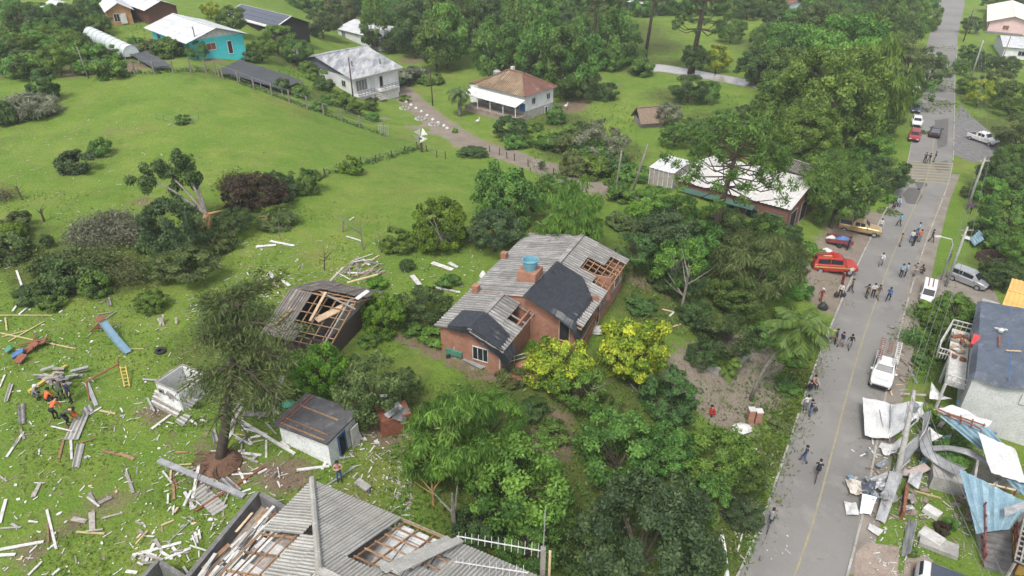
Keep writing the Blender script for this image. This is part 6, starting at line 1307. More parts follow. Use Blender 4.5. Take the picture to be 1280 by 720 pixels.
p = at(1164, 643); o = MB().box(Vector(p) + Vector((0, 0, .25)), (.75, 1.1, .4), (Vector((.8, .6, 0)), Vector((-.6, .8, 0)), Vector((0, 0, 1)))).build('white_tray', M['white'], org=p); tag(o, 'small white tray lying in the middle of the small lawn', 'tray')
a, b = Vector(at(1143, 615)), Vector(at(1176, 624)); tag(MB().beam(a + Vector((0, 0, .1)), b + Vector((0, 0, .1)), .12, .1).build('pale_lath', M['yellowpale'], org=tuple(a)), 'thin pale lath lying across the top of the small lawn', 'lath')
q = Vector(at(1246, 712)); r = root('outdoor_stairs', q, 'outdoor flight of dark steps with maroon rails and yellow side panel', 'stairs'); d = Vector((.35, .94, 0)).normalized(); n = Vector((.94, -.35, 0))
for k in range(8): MB().box(q + d * (.42 * k) + Vector((0, 0, .12 + .2 * k)), (1.7, .44, .22 + .0 * k), (n, d, Vector((0, 0, 1)))).build('tread', M['concretedark'], r)
MB().box(q + d * 4.3 + Vector((0, 0, 1.62)), (2.6, 2.2, .2), (n, d, Vector((0, 0, 1)))).build('landing', M['concrete'], r)
sb = MB(); sb.hexa([q - d * .2 + Vector((0, 0, -.3)) - n * .84, q + d * 5.3 + Vector((0, 0, -.3)) - n * .84, q + d * 5.3 + Vector((0, 0, -.3)) + n * .84, q - d * .2 + Vector((0, 0, -.3)) + n * .84], [q - d * .2 - n * .84, q + d * 5.3 + Vector((0, 0, 1.5)) - n * .84, q + d * 5.3 + Vector((0, 0, 1.5)) + n * .84, q - d * .2 + n * .84]); sb.build('stringer', M['concrete'], r)
for sd__ in (-1, 1):
    for z in (.55, 1.0): MB().beam(q + n * sd__ * .95 + Vector((0, 0, z)), q + d * 3.2 + n * sd__ * .95 + Vector((0, 0, z + 1.6)), .09).build('rail', M['maroon'], r)
    for k in range(5): MB().beam(q + d * .8 * k + n * sd__ * .95 + Vector((0, 0, .2 + .38 * k)), q + d * .8 * k + n * sd__ * .95 + Vector((0, 0, 1.25 + .4 * k)), .09).build('baluster', M['maroon'], r)
for k in range(5): MB().beam(q + d * 5.3 + n * (-1.3 + .65 * k) + Vector((0, 0, 1.7)), q + d * 5.3 + n * (-1.3 + .65 * k) + Vector((0, 0, 2.8)), .09).build('baluster', M['maroon'], r)
for z in (2.2, 2.75): MB().beam(q + d * 5.3 - n * 1.3 + Vector((0, 0, z)), q + d * 5.3 + n * 1.3 + Vector((0, 0, z)), .09).build('rail', M['palewood'], r)
MB().hexa([q + n * 1.05 + Vector((0, 0, 0)), q + d * 3.2 + n * 1.05 + Vector((0, 0, 1.4)), q + d * 3.2 + n * 1.75 + Vector((0, 0, 1.0)), q + n * 1.75 + Vector((0, 0, -.2))], [q + n * 1.05 + Vector((0, 0, .1)), q + d * 3.2 + n * 1.05 + Vector((0, 0, 1.5)), q + d * 3.2 + n * 1.75 + Vector((0, 0, 1.1)), q + n * 1.75 + Vector((0, 0, -.1))]).build('side_panel', mat('ochre_panel', (.50, .32, .06), (.42, .27, .05), 1.5, .7), r)
F = Fr((1282, 640), (1268, 700), (1330, 715), 3.2, z=0); r = root('lattice_canopy', F.o, 'grey lattice-covered canopy at the lower right corner', 'canopy')
for k in range(11): MB().beam(F.P(F.L1 * k / 10, 0, 3.2), F.P(F.L1 * k / 10, F.L2, 3.2), .1, .08).build('lath', M['greywood'], r)
for k in range(9): MB().beam(F.P(0, F.L2 * k / 8, 3.29), F.P(F.L1, F.L2 * k / 8, 3.29), .1, .08).build('lath', M['greywood'], r)
MB().box(F.P(F.L1 / 2, F.L2 / 2, 3.05), (F.L1, F.L2, .08), (F.e1, F.e2, Vector((0, 0, 1)))).build('canopy_sheet', M['dark'], r)
for a, b in ((.1, .1), (F.L1 - .1, .1), (.1, F.L2 - .1), (F.L1 - .1, F.L2 - .1)): MB().beam(F.P(a, b, -.3), F.P(a, b, 3.0), .14).build('canopy_post', M['greywood'], r)
# gate pillars, hydrant-like red figure is a person further down; brick kerb seat
for k, (u, v) in enumerate(((937, 527), (946, 529))):
    p = at(u, v); r = root('gate_pillar', p, ['brick gate pillar with white cap, left of the pair at the gravel entrance', 'brick gate pillar with white cap, right of the pair at the gravel entrance'][k], 'pillar'); MB().box(Vector(p) + Vector((0, 0, .6)), (.5, .5, 1.4)).build('shaft', M['brick'], r); MB().box(Vector(p) + Vector((0, 0, 1.36)), (.56, .56, .1)).build('cap', M['white'], r)
a, b = Vector(at(1021, 424)), Vector(at(1028, 405)); r = root('wooden_bench', a, 'long reddish wooden slab bench on the road bank', 'bench'); MB().beam(a + Vector((0, 0, .42)), b + Vector((0, 0, .42)), .55, .1).build('seat', M['wood'], r)
for t in (.15, .85): MB().beam(a.lerp(b, t), a.lerp(b, t) + Vector((0, 0, .37)), .3).build('leg', M['rust'], r)
for k, (u, v, rr_) in enumerate(((885, 466, 0), (900, 468, 1), (912, 466, 2))): pass
pts = [(884, 462), (898, 468), (912, 468), (925, 456), (938, 443), (944, 430)]; P = [Vector(at(u, v)) for u, v in pts]; r = root('garden_wall', P[0], 'low grey retaining wall curving round the palm bed by the gravel', 'wall')
for a, b in zip(P, P[1:]): MB().beam(a + Vector((0, 0, .25)), b + Vector((0, 0, .25)), .22, .8).build('wall_block', M['concrete'], r)

# 8. vehicles ------------------------------------------------------------------------------------
# stations along the length: (x, half width, sill z, shoulder z, top z, top half width)
CARS = {
 'hatch': [(-1.95, .74, .42, .78, .80, .70), (-1.88, .80, .30, .88, 1.05, .70), (-1.55, .84, .24, .92, 1.42, .62), (-.9, .86, .22, .92, 1.50, .62), (.1, .86, .22, .92, 1.50, .62), (.45, .86, .22, .92, 1.44, .62), (1.05, .85, .22, .92, .96, .74), (1.6, .82, .24, .84, .88, .70), (1.92, .72, .34, .70, .72, .62)],
 'mpv': [(-2.1, .78, .42, .85, .88, .74), (-2.02, .84, .32, .98, 1.30, .72), (-1.8, .88, .26, 1.0, 1.62, .66), (-.8, .90, .24, 1.0, 1.68, .66), (.35, .90, .24, 1.0, 1.66, .66), (.6, .90, .24, 1.0, 1.58, .66), (1.25, .88, .24, 1.0, 1.04, .76), (1.85, .84, .28, .90, .94, .72), (2.12, .74, .38, .74, .76, .64)],
 'van': [(-2.6, .92, .45, 1.1, 2.1, .84), (-2.5, .95, .35, 1.1, 2.2, .86), (.6, .95, .3, 1.1, 2.25, .86), (1.2, .95, .3, 1.1, 2.15, .82), (1.85, .93, .3, 1.1, 1.2, .84), (2.35, .88, .34, .95, 1.0, .78), (2.6, .78, .45, .8, .82, .7)],
 'suv': [(-2.2, .80, .52, 1.0, 1.05, .76), (-2.12, .86, .42, 1.08, 1.4, .74), (-1.9, .90, .36, 1.08, 1.74, .68), (-.8, .92, .34, 1.08, 1.80, .68), (.35, .92, .34, 1.08, 1.78, .68), (.62, .92, .34, 1.08, 1.70, .68), (1.15, .91, .34, 1.08, 1.14, .80), (1.95, .88, .38, 1.0, 1.05, .76), (2.25, .78, .48, .85, .88, .68)],
 'pickup': [(-2.6, .84, .52, 1.02, 1.03, .82), (-2.55, .88, .46, 1.06, 1.07, .86), (-1.02, .90, .40, 1.06, 1.07, .86), (-1.0, .90, .40, 1.08, 1.5, .74), (-.8, .91, .38, 1.08, 1.76, .68), (.25, .91, .38, 1.08, 1.76, .68), (.45, .91, .38, 1.08, 1.68, .68), (1.05, .90, .38, 1.08, 1.14, .80), (2.1, .87, .42, 1.0, 1.04, .76), (2.5, .76, .52, .84, .88, .66)]}
WIN = {'hatch': (2, 5), 'mpv': (2, 5), 'van': (2, 3), 'suv': (2, 5), 'pickup': (4, 6)}
def section(s):
    x, w, z0, z1, z2, wt = s; c = .05
    return [Vector(p) for p in ((x, -w + .04, z0), (x, -w, z0 + .12), (x, -w, z1 - .06), (x, -w + .05, z1), (x, -wt - .03, max(z1 + .01, z2 - .06)), (x, -wt + .08, max(z1 + .02, z2)), (x, wt - .08, max(z1 + .02, z2)), (x, wt + .03, max(z1 + .01, z2 - .06)), (x, w - .05, z1), (x, w, z1 - .06), (x, w, z0 + .12), (x, w - .04, z0))]
PAINT = {}
def paint(nm, c, rough=.35, met=0.0):
    if nm not in PAINT: PAINT[nm] = mat('car_paint_' + nm, c, tuple(v * .88 for v in c), 2, rough, met, bmp=0, stain=(tuple(min(1, v * .7 + .03) for v in c), 1.5), spec=.5)
    return PAINT[nm]
def vehicle(kind, u, v, hu, hv, pt, label, name, cat, extra=None, scale=1.0):
    p, q = Vector(at(u, v)), Vector(at(hu, hv)); yaw = math.atan2(q.y - p.y, q.x - p.x)
    r = root(name, (0, 0, 0), label, cat); st = CARS[kind]; b = MB(); secs = [section(s) for s in st]
    base = 0
    for a, c in zip(secs, secs[1:]):
        for k in range(11): b.poly([a[k], a[k + 1], c[k + 1], c[k]])
        b.poly([a[11], a[0], c[0], c[11]])
    b.poly(secs[0][::-1]); b.poly(secs[-1]); b.build('body', pt, r)
    i0, i1 = WIN[kind]; N = len(st)
    def quad(nm, pts, off):
        mb = MB(); P = [Vector(x) + off for x in pts]; mb.poly(P); mb.build(nm, M['glass'], r)
    fr = i1 if kind != 'van' else 3
    a, c = secs[fr], secs[fr + 1]; quad('windscreen', [a[5].lerp(c[5], .06), a[6].lerp(c[6], .06), c[6].lerp(a[6], .12), c[5].lerp(a[5], .12)], Vector((.015, 0, .02)))
    if kind != 'van':
        a, c = (secs[1], secs[2]) if kind != 'pickup' else (secs[3], secs[4]); quad('rear_window', [a[5].lerp(c[5], .15), a[6].lerp(c[6], .15), c[6].lerp(a[6], .1), c[5].lerp(a[5], .1)], Vector((-.015, 0, .015)))
    for sd__, (lo, hi) in ((-1, (3, 4)), (1, (8, 7))):
        ii = list(range(i0, i1 + (1 if kind != 'van' else 0))); xs0, xs1 = st[i0][0] + .1, st[i1][0] + (.0 if kind != 'van' else .3)
        cuts = [xs0, (xs0 + xs1) / 2 - .04, (xs0 + xs1) / 2 + .04, xs1] if kind != 'van' else [st[1][0] + 1.9, st[2][0] - .1, st[2][0] + .02, st[3][0]]
        def on(x, f):
            for A_, B_, sa, sb in zip(st, st[1:], secs, secs[1:]):
                if A_[0] <= x <= B_[0]: t = (x - A_[0]) / (B_[0] - A_[0]); lo_, hi_ = sa[lo].lerp(sb[lo], t), sa[hi].lerp(sb[hi], t); return lo_.lerp(hi_, f)
        for xa, xb in ((cuts[0], cuts[1]), (cuts[2], cuts[3])): quad('side_window', [on(xa, .12), on(xb, .12), on(xb, .85), on(xa, .85)], Vector((0, sd__ * .015, .01)))
        w = st[N // 2][1]
        for x in (st[0][0] + .75, st[-1][0] - .78):
            t = MB(); t.lathe((x, sd__ * (w - .1), .34), [(.20, -.12), (.33, -.11), (.345, -.06), (.345, .06), (.33, .11), (.20, .12)], 14, axis=1); o = t.build('tyre', M['tyre'], r)
            m = MB(); m.lathe((x, sd__ * (w - .1), .34), [(.03, -.125), (.21, -.124), (.21, .124), (.03, .125)], 10, axis=1); m.build('rim', M['rim'], o)
        y = st[-1][1] * .72 * sd__; MB().box((st[-1][0] - .03, y, st[-1][3] - .10), (.10, .34, .15)).build('headlight', M['lamp'], r); MB().box((st[0][0] + .0, st[0][1] * .84 * sd__, st[0][3] - .08), (.08, .20, .24)).build('tail_light', M['redlamp'], r)
        MB().box((st[i1][0] + .35, sd__ * (w + .08), st[i1][3] + .08), (.12, .2, .14)).build('mirror', pt, r)
    MB().box((st[-1][0] + .02, 0, st[-1][2] + .12), (.10, st[-1][1] * 1.7, .18)).build('front_bumper', M['blackplastic'], r); MB().box((st[0][0] - .03, 0, st[0][2] + .1), (.10, st[0][1] * 1.7, .18)).build('rear_bumper', M['blackplastic'], r)
    if kind == 'pickup':
        MB().box((-1.8, 0, 1.075), (1.35, 1.42, .03)).build('cargo_bed', M['blackplastic'], r)
    if extra: extra(r)
    r.location = p; r.rotation_euler = (0, 0, yaw); r.scale = (scale,) * 3; return r
white, red = paint('white', (.62, .62, .61)), paint('red', (.36, .028, .022))
def ladders(r):
    for y in (-.62, .62):
        f = MB()
        for x in (-2.5, -1.2): f.beam((x, y, 1.0), (x, y, 2.05), .06)
        f.beam((-2.6, y, 2.05), (.9, y, 2.0), .06); o = f.build('rack', M['white'], r)
        l = MB()
        for k in (-.17, .17): l.beam((-3.1, y * 1.1 + k, 2.16), (.6, y * 1.1 + k, 2.12), .06, .08)
        for q in range(11): l.beam((-3.0 + .34 * q, y * 1.1 - .17, 2.16), (-3.0 + .34 * q, y * 1.1 + .17, 2.16), .05)
        l.build('ladder', M['tilered'] if y < 0 else M['white'], r)
    l = MB()
    for k in (-.15, .15): l.beam((-2.9, k, 2.2), (-.8, k, 2.16), .06, .08)
    for q in range(7): l.beam((-2.8 + .3 * q, -.15, 2.2), (-2.8 + .3 * q, .15, 2.2), .05)
    l.build('ladder', M['tilered'], r); MB().box((-1.8, 0, 1.25), (1.3, 1.3, .35)).build('tool_box', M['greywood'], r); MB().box((1.75, 0, 1.11), (.6, 1.1, .03)).build('bonnet_panel', white, r)
vehicle('pickup', 1102, 471, 1095, 500, white, 'white service pickup with red and white ladders on its racks', 'service_pickup', 'pickup truck', ladders, 1.03)
def firekit(r):
    o = M['orange']
    for s in (-1, 1): MB().box((-.1, s * .915, .82), (4.1, .03, .13)).build('yellow_stripe', M['yellow'], r)
    MB().box((-.2, 0, 1.84), (.3, 1.2, .1)).build('light_bar', M['redlamp'], r); MB().box((-1.3, .1, 1.85), (1.1, .5, .10)).build('roof_rack', M['maroon'], r); MB().box((-.9, -.35, 1.86), (.9, .12, .06)).build('roof_stripe', M['orange'], r)
    MB().lathe((1.6, .93, .75), [(.02, -.01), (.22, -.01), (.22, .02), (.02, .02)], 12, axis=1).build('door_emblem', M['white'], r); MB().lathe((1.6, -.93, .75), [(.02, -.02), (.22, -.02), (.22, .01), (.02, .01)], 12, axis=1).build('door_emblem', M['white'], r)
vehicle('suv', 1040, 338, 1062, 342, red, 'red fire service vehicle with yellow side stripe, parked off the road', 'fire_vehicle', 'fire vehicle', firekit, 1.12)
vehicle('pickup', 1074, 290, 1097, 295, paint('gold', (.42, .30, .14), .3, .3), 'gold pickup half hidden under the drooping roadside tree', 'gold_pickup', 'pickup truck')
vehicle('mpv', 1209, 354, 1224, 360, paint('silver', (.42, .43, .44), .3, .5), 'silver minivan parked on the gravel drive', 'silver_minivan', 'minivan')
vehicle('pickup', 1228, 178, 1240, 182, white, 'white pickup parked across the dark side street', 'white_pickup', 'pickup truck')
vehicle('hatch', 1142, 174, 1141, 178, paint('crimson', (.30, .03, .04)), 'dark red car at the near end of the parked row', 'red_car', 'car', scale=1.05)
vehicle('hatch', 1168, 169, 1171, 160, paint('black', (.025, .03, .04)), 'black car driving in the middle of the road', 'black_car', 'car', scale=1.08)
vehicle('hatch', 1145, 156, 1145, 159, white, 'white car with leaves on it, second in the parked row', 'white_car', 'car')
vehicle('hatch', 1143, 139, 1144, 142, paint('slate', (.06, .08, .10)), 'dark slate car third in the parked row', 'slate_car', 'car')
vehicle('hatch', 1144, 118, 1145, 121, white, 'white car fourth in the parked row', 'white_car', 'car')
vehicle('hatch', 1150, 97, 1150, 100, white, 'distant white car under the stripped branches', 'white_car', 'car')
def vanstripe(r):
    for s in (-1, 1): MB().box((-.6, s * .957, 1.25), (3.2, .02, .16)).build('orange_stripe', M['orange'], r)
    for y in (-.3, .3): MB().box((-.9, y, 2.255), (3.0, .16, .02)).build('roof_stripe', M['rust'], r)
vehicle('van', 1158, 372, 1154, 392, white, 'white van with orange roof stripes facing the camera on the verge', 'white_van', 'van', vanstripe, .72)
vehicle('mpv', 1184, 744, 1204, 752, white, 'white vehicle with dark windscreen cut off by the bottom edge', 'white_vehicle', 'car', lambda r: MB().box((-.4, 0, 1.70), (2.0, 1.15, .03)).build('dark_roof', M['solar'], r), 1.0)
# trailer with blue bundle beside the fire vehicle
p = Vector(at(1048, 306)); r = root('open_trailer', p, 'dark red open trailer heaped with blue and white bundles', 'trailer'); d = Vector((.95, -.3, 0)).normalized(); n = Vector((.3, .95, 0)).normalized(); Z = Vector((0, 0, 1))
MB().box(p + Z * .55, (3.0, 1.5, .12), (d, n, Z)).build('bed', M['maroon'], r)
for s in (-1, 1): MB().box(p + n * .78 * s + Z * .8, (3.0, .06, .5), (d, n, Z)).build('side_panel', M['maroon'], r); 
for s in (-1, 1): t = MB(); t.tube([p + n * (.80 * s) + Z * .3, p + n * (.95 * s) + Z * .3], .3, 12); t.build('wheel', M['tyre'], r)
def bundle(c, sx, sy, sz, m, nm, label, seed):
    rs = np.random.RandomState(seed); mb = MB(); n = 12
    rows = []
    for i in range(7):
        f = i / 6; rad = math.sin(math.pi * min(1, .18 + .82 * f)) if f > 0 else .8; rad = [.9, 1.05, 1.0, .85, .6, .3, .05][i]
        rows.append([Vector(c) + Vector((sx * rad * math.cos(2 * math.pi * k / n) * rs.uniform(.85, 1.12), sy * rad * math.sin(2 * math.pi * k / n) * rs.uniform(.85, 1.12), sz * f)) for k in range(n)])
    for a, b in zip(rows, rows[1:]):
        for k in range(n): mb.poly([a[k], a[(k + 1) % n], b[(k + 1) % n], b[k]])
    return tag(mb.build(nm, m, org=tuple(c)), label, 'bundle')
bundle(p + d * .3 + Z * .62, 1.0, .6, .7, M['blue'], 'blue_bundle', 'blue covered load on the open trailer', 1); bundle(p - d * 1.0 + Z * .62, .6, .5, .6, M['white'], 'white_bundle', 'white bundle at the back of the open trailer', 2)
bundle(Vector(at(1032, 316)), .8, .6, .7, M['white'], 'white_bundle', 'white sack heap beyond the red fire vehicle', 3)
bundle(Vector(at(1028, 384)) - n * .3, .55, .45, .9, M['blackplastic'], 'black_bag', 'full black rubbish bag on the bank by the palm', 4)
bundle(Vector(at(927, 537)), .8, .6, .6, M['white'], 'white_bundle', 'white rubbish heap beside the gate pillars', 5); bundle(Vector(at(996, 422)), .4, .3, .4, M['white'], 'white_bundle', 'little white bundle on the road bank under the palm', 6)
bundle(Vector(at(1156, 391)), .4, .4, .8, M['yellowpale'], 'yellow_bin', 'yellowish round sack behind the white van', 7)

# 9. people --------------------------------------------------------------------------------------
# joints in metres (x right, y forward, z up); every body is one skinned surface
def skel(pose):
    J = {'pel': (0, 0, .95), 'wai': (0, .0, 1.10), 'che': (0, .0, 1.32), 'nec': (0, .0, 1.49), 'hea': (0, .02, 1.57), 'cro': (0, .01, 1.72), 'nos': (0, .105, 1.60)}
    A = {'sh': (.19, 0, 1.42), 'el': (.25, -.03, 1.14), 'wr': (.26, .06, .90), 'ha': (.26, .09, .81)}
    Lg = {'hip': (.10, 0, .90), 'kn': (.11, .03, .49), 'an': (.11, 0, .09), 'to': (.12, .17, .04)}
    def mir(D, s): return {k: (v[0] * s, v[1], v[2]) for k, v in D.items()}
    arms, legs = [mir(A, 1), mir(A, -1)], [mir(Lg, 1), mir(Lg, -1)]
    if pose == 'walk':
        legs[0].update(kn=(.11, .20, .52), an=(.11, .22, .12), to=(.12, .38, .08)); legs[1].update(kn=(-.11, -.02, .50), an=(-.11, -.28, .16), to=(-.11, -.14, .06))
        arms[0].update(el=(.25, -.12, 1.15), wr=(.25, -.18, .93), ha=(.25, -.17, .84)); arms[1].update(el=(-.25, .06, 1.15), wr=(-.24, .24, 1.0), ha=(-.23, .31, .95))
    if pose == 'look':       # hands up to the face or holding a phone
        arms[0].update(el=(.27, .14, 1.22), wr=(.10, .30, 1.40), ha=(.06, .33, 1.46)); arms[1].update(el=(-.27, .14, 1.22), wr=(-.10, .30, 1.40), ha=(-.06, .33, 1.46))
    if pose == 'fold':
        arms[0].update(el=(.27, .06, 1.16), wr=(-.02, .20, 1.20), ha=(-.10, .19, 1.22)); arms[1].update(el=(-.27, .06, 1.16), wr=(.02, .22, 1.16), ha=(.10, .20, 1.17))
    if pose == 'hips':
        arms[0].update(el=(.40, -.08, 1.18), wr=(.22, .04, 1.03), ha=(.17, .07, .98)); arms[1].update(el=(-.40, -.08, 1.18), wr=(-.22, .04, 1.03), ha=(-.17, .07, .98))
    if pose == 'bend':
        J.update(pel=(0, -.16, .92), wai=(0, .02, 1.02), che=(0, .22, 1.10), nec=(0, .40, 1.13), hea=(0, .48, 1.15), cro=(0, .62, 1.18), nos=(0, .53, 1.05))
        for i, s in ((0, 1), (1, -1)): arms[i].update(sh=(.19 * s, .34, 1.08), el=(.22 * s, .46, .80), wr=(.16 * s, .52, .55), ha=(.14 * s, .54, .46)); legs[i].update(hip=(.10 * s, -.15, .88), kn=(.12 * s, .05, .48), an=(.12 * s, -.05, .09), to=(.13 * s, .12, .04))
    if pose == 'crouch':
        J.update(pel=(0, -.12, .42), wai=(0, -.04, .58), che=(0, .08, .78), nec=(0, .16, .92), hea=(0, .20, 1.0), cro=(0, .24, 1.14), nos=(0, .30, 1.0))
        for i, s in ((0, 1), (1, -1)): arms[i].update(sh=(.19 * s, .12, .86), el=(.26 * s, .26, .62), wr=(.14 * s, .42, .48), ha=(.10 * s, .48, .44)); legs[i].update(hip=(.11 * s, -.10, .40), kn=(.17 * s, .28, .50), an=(.13 * s, .06, .09), to=(.14 * s, .23, .04))
    if pose in ('sit', 'ride'):
        y = .0; J.update(pel=(0, -.05, .50), wai=(0, -.02, .66), che=(0, .04 if pose == 'sit' else .14, .88), nec=(0, .06 if pose == 'sit' else .22, 1.05), hea=(0, .09 if pose == 'sit' else .27, 1.13), cro=(0, .08 if pose == 'sit' else .28, 1.28), nos=(0, .18 if pose == 'sit' else .37, 1.16))
        for i, s in ((0, 1), (1, -1)):
            f = .05 if pose == 'sit' else .18; arms[i].update(sh=(.19 * s, f, .98), el=(.25 * s, .12 + f, .74), wr=(.17 * s, .36 + f, .66), ha=(.15 * s, .44 + f, .64)); legs[i].update(hip=(.10 * s, -.02, .47), kn=(.13 * s, .42, .46), an=(.12 * s, .40, .07), to=(.12 * s, .56, .03))
    V, Ed, Rd, Tg = [], [], [], []
    def add(p, r, par, tg): V.append(p); Rd.append(r); Tg.append(tg); i = len(V) - 1; (Ed.append((par, i)) if par is not None else None); return i
    pel = add(J['pel'], .135, None, 't'); wai = add(J['wai'], .125, pel, 's'); che = add(J['che'], .15, wai, 's'); nec = add(J['nec'], .06, che, 'k'); hea = add(J['hea'], .092, nec, 'k'); cro = add(J['cro'], .075, hea, 'h'); add(J['nos'], .022, hea, 'k')
    for a in arms:
        sh = add(a['sh'], .062, che, 's'); el = add(a['el'], .045, sh, 's'); wr = add(a['wr'], .030, el, 'k'); ha = add(a['ha'], .036, wr, 'k')
        h, w_ = Vector(a['ha']), Vector(a['wr']); d = (h - w_).normalized(); sd__ = d.cross(Vector((0, 1, .2))).normalized() if abs(d.y) < .9 else Vector((1, 0, 0))
        for k, (o_, L) in enumerate(((-.030, .070), (-.010, .085), (.010, .080), (.030, .062))):
            q = add(tuple(h + sd__ * o_ + d * .03), .010, ha, 'k'); add(tuple(h + sd__ * o_ * 1.1 + d * (.03 + L) + Vector((0, .015, 0))), .008, q, 'k')
        q = add(tuple(h - sd__ * .045 - d * .01 + Vector((0, .02, 0))), .011, ha, 'k'); add(tuple(h - sd__ * .06 + d * .035 + Vector((0, .035, 0))), .009, q, 'k')
    for l in legs:
        hp = add(l['hip'], .095, pel, 't'); kn = add(l['kn'], .065, hp, 't'); an = add(l['an'], .045, kn, 'b'); add(l['to'], .040, an, 'b')
    return V, Ed, Rd, Tg
BODY = {}
def body(pose):
    if pose in BODY: return BODY[pose]
    V, Ed, Rd, Tg = skel(pose); me = bpy.data.meshes.new('skeleton'); me.from_pydata(V, Ed, []); o = bpy.data.objects.new('skeleton', me); COL.objects.link(o)
    md = o.modifiers.new('skin', 'SKIN')
    if not me.skin_vertices: me.skin_vertices.new() if hasattr(me.skin_vertices, 'new') else None
    for i, r in enumerate(Rd): me.skin_vertices[0].data[i].radius = (r, r * (.78 if Tg[i] in 'ts' and r > .1 else 1)); me.skin_vertices[0].data[i].use_root = (i == 0)
    md.use_smooth_shade = True; sb = o.modifiers.new('sub', 'SUBSURF'); sb.levels = sb.render_levels = 1
    dg = bpy.context.evaluated_depsgraph_get(); dg.update(); nm = bpy.data.meshes.new_from_object(o.evaluated_get(dg)); nm.name = 'person_' + pose
    bpy.data.objects.remove(o); bpy.data.meshes.remove(me)
    P = np.array(V); idx = {'k': 0, 's': 1, 't': 2, 'b': 3, 'h': 4}; nm.materials.clear()
    for k in range(5): nm.materials.append(M['dark'])
    segs = [(np.array(V[a]), np.array(V[b]), Tg[b], Tg[a]) for a, b in Ed]
    mi = []
    for f in nm.polygons:
        c = np.array(f.center); best = (9, 'k')
        for a, b, tb, ta in segs:
            t = np.clip(np.dot(c - a, b - a) / (np.dot(b - a, b - a) + 1e-9), 0, 1); dist = np.linalg.norm(c - a - (b - a) * t)
            if dist < best[0]: best = (dist, (tb if t > .5 else ta) if not (ta == 's' and tb == 'k') else ('s' if t < .72 else 'k'))
        mi.append(idx[best[1]])
    nm.polygons.foreach_set('material_index', mi); nm.polygons.foreach_set('use_smooth', [True] * len(mi)); BODY[pose] = (nm, V); return BODY[pose]
CL = {}
def cloth(c):
    if c not in CL: CL[c] = mat('cloth', c, tuple(v * .7 for v in c), 6, .9, bmp=.2)
    return CL[c]
COLS = {'black': (.022, .022, .026), 'white': (.62, .62, .61), 'blue': (.06, .12, .30), 'lightblue': (.28, .42, .55), 'teal': (.08, .42, .42), 'grey': (.20, .20, .21), 'brown': (.11, .075, .055), 'maroon': (.22, .03, .035), 'red': (.42, .04, .03), 'orange': (.62, .14, .04), 'yellow': (.60, .46, .05), 'navy': (.025, .035, .085), 'denim': (.06, .11, .22), 'khaki': (.22, .17, .11), 'pink': (.52, .28, .26), 'purple': (.15, .06, .20), 'olive': (.07, .085, .05), 'beige': (.45, .38, .30)}
SKIN = [mat('skin', c, tuple(v * .85 for v in c), 8, .6, bmp=0) for c in ((.42, .25, .17), (.30, .17, .11), (.48, .31, .23))]
HAIR = [cloth((.018, .014, .012)), cloth((.06, .035, .02))]
def person(u, v, pose, shirt, legs, label, face=None, cap=None, group=None, s=1.0, hair=0):
    p = at(u, v); nm, V = body(pose); rz = R.uniform(0, 6.28) if face is None else math.atan2(at(*face)[1] - p[1], at(*face)[0] - p[0]) - math.pi / 2
    o = place(nm, 'person', None, p, [SKIN[R.randrange(3)], cloth(COLS[shirt]), cloth(COLS[legs]), cloth(COLS['black']), HAIR[hair]]); o.rotation_euler = (0, 0, rz); o.scale = (s, s, s); tag(o, label, 'person', group)
    h, c = Vector(V[4]), Vector(V[5]); ax = (c - h).normalized(); f = Vector((0, 1, 0)) - ax * ax.y
    if f.length < .3: f = Vector((0, 0, -1))
    f.normalize(); sd__ = ax.cross(f)
    e = MB()
    for k in (-1, 1): e.box(h + ax * .045 + f * .088 + sd__ * .034 * k, (.022, .012, .014), (sd__, f, ax))
    e.box(h - ax * .055 + f * .088, (.05, .01, .014), (sd__, f, ax)); e.mesh; me = e.mesh('eyes', uv=False); me.materials.append(HAIR[0]); place(me, 'eyes', o)
    hm = MB(); cc = h + ax * .07 - f * .012; rows = []
    for i, (rad, z) in enumerate(((.104, -.03), (.112, .03), (.100, .08), (.066, .118), (.01, .132))): rows.append([cc + ax * z + (f * math.cos(t) * (1.12 if cap is None else 1.2) + sd__ * math.sin(t)) * rad - (f * .018 if i < 2 else f * 0) for t in np.linspace(0, 2 * math.pi, 10, endpoint=False)])
    for a, b in zip(rows, rows[1:]):
        for k in range(10): hm.poly([a[k], a[(k + 1) % 10], b[(k + 1) % 10], b[k]])
    if cap: hm.box(cc + f * .15 + ax * .0, (.15, .12, .02), (sd__, f, ax))
    me = hm.mesh('cap' if cap else 'hair', uv=False, smooth=True); me.materials.append(cloth(COLS[cap]) if cap else HAIR[hair]); place(me, 'cap' if cap else 'hair', o); return o
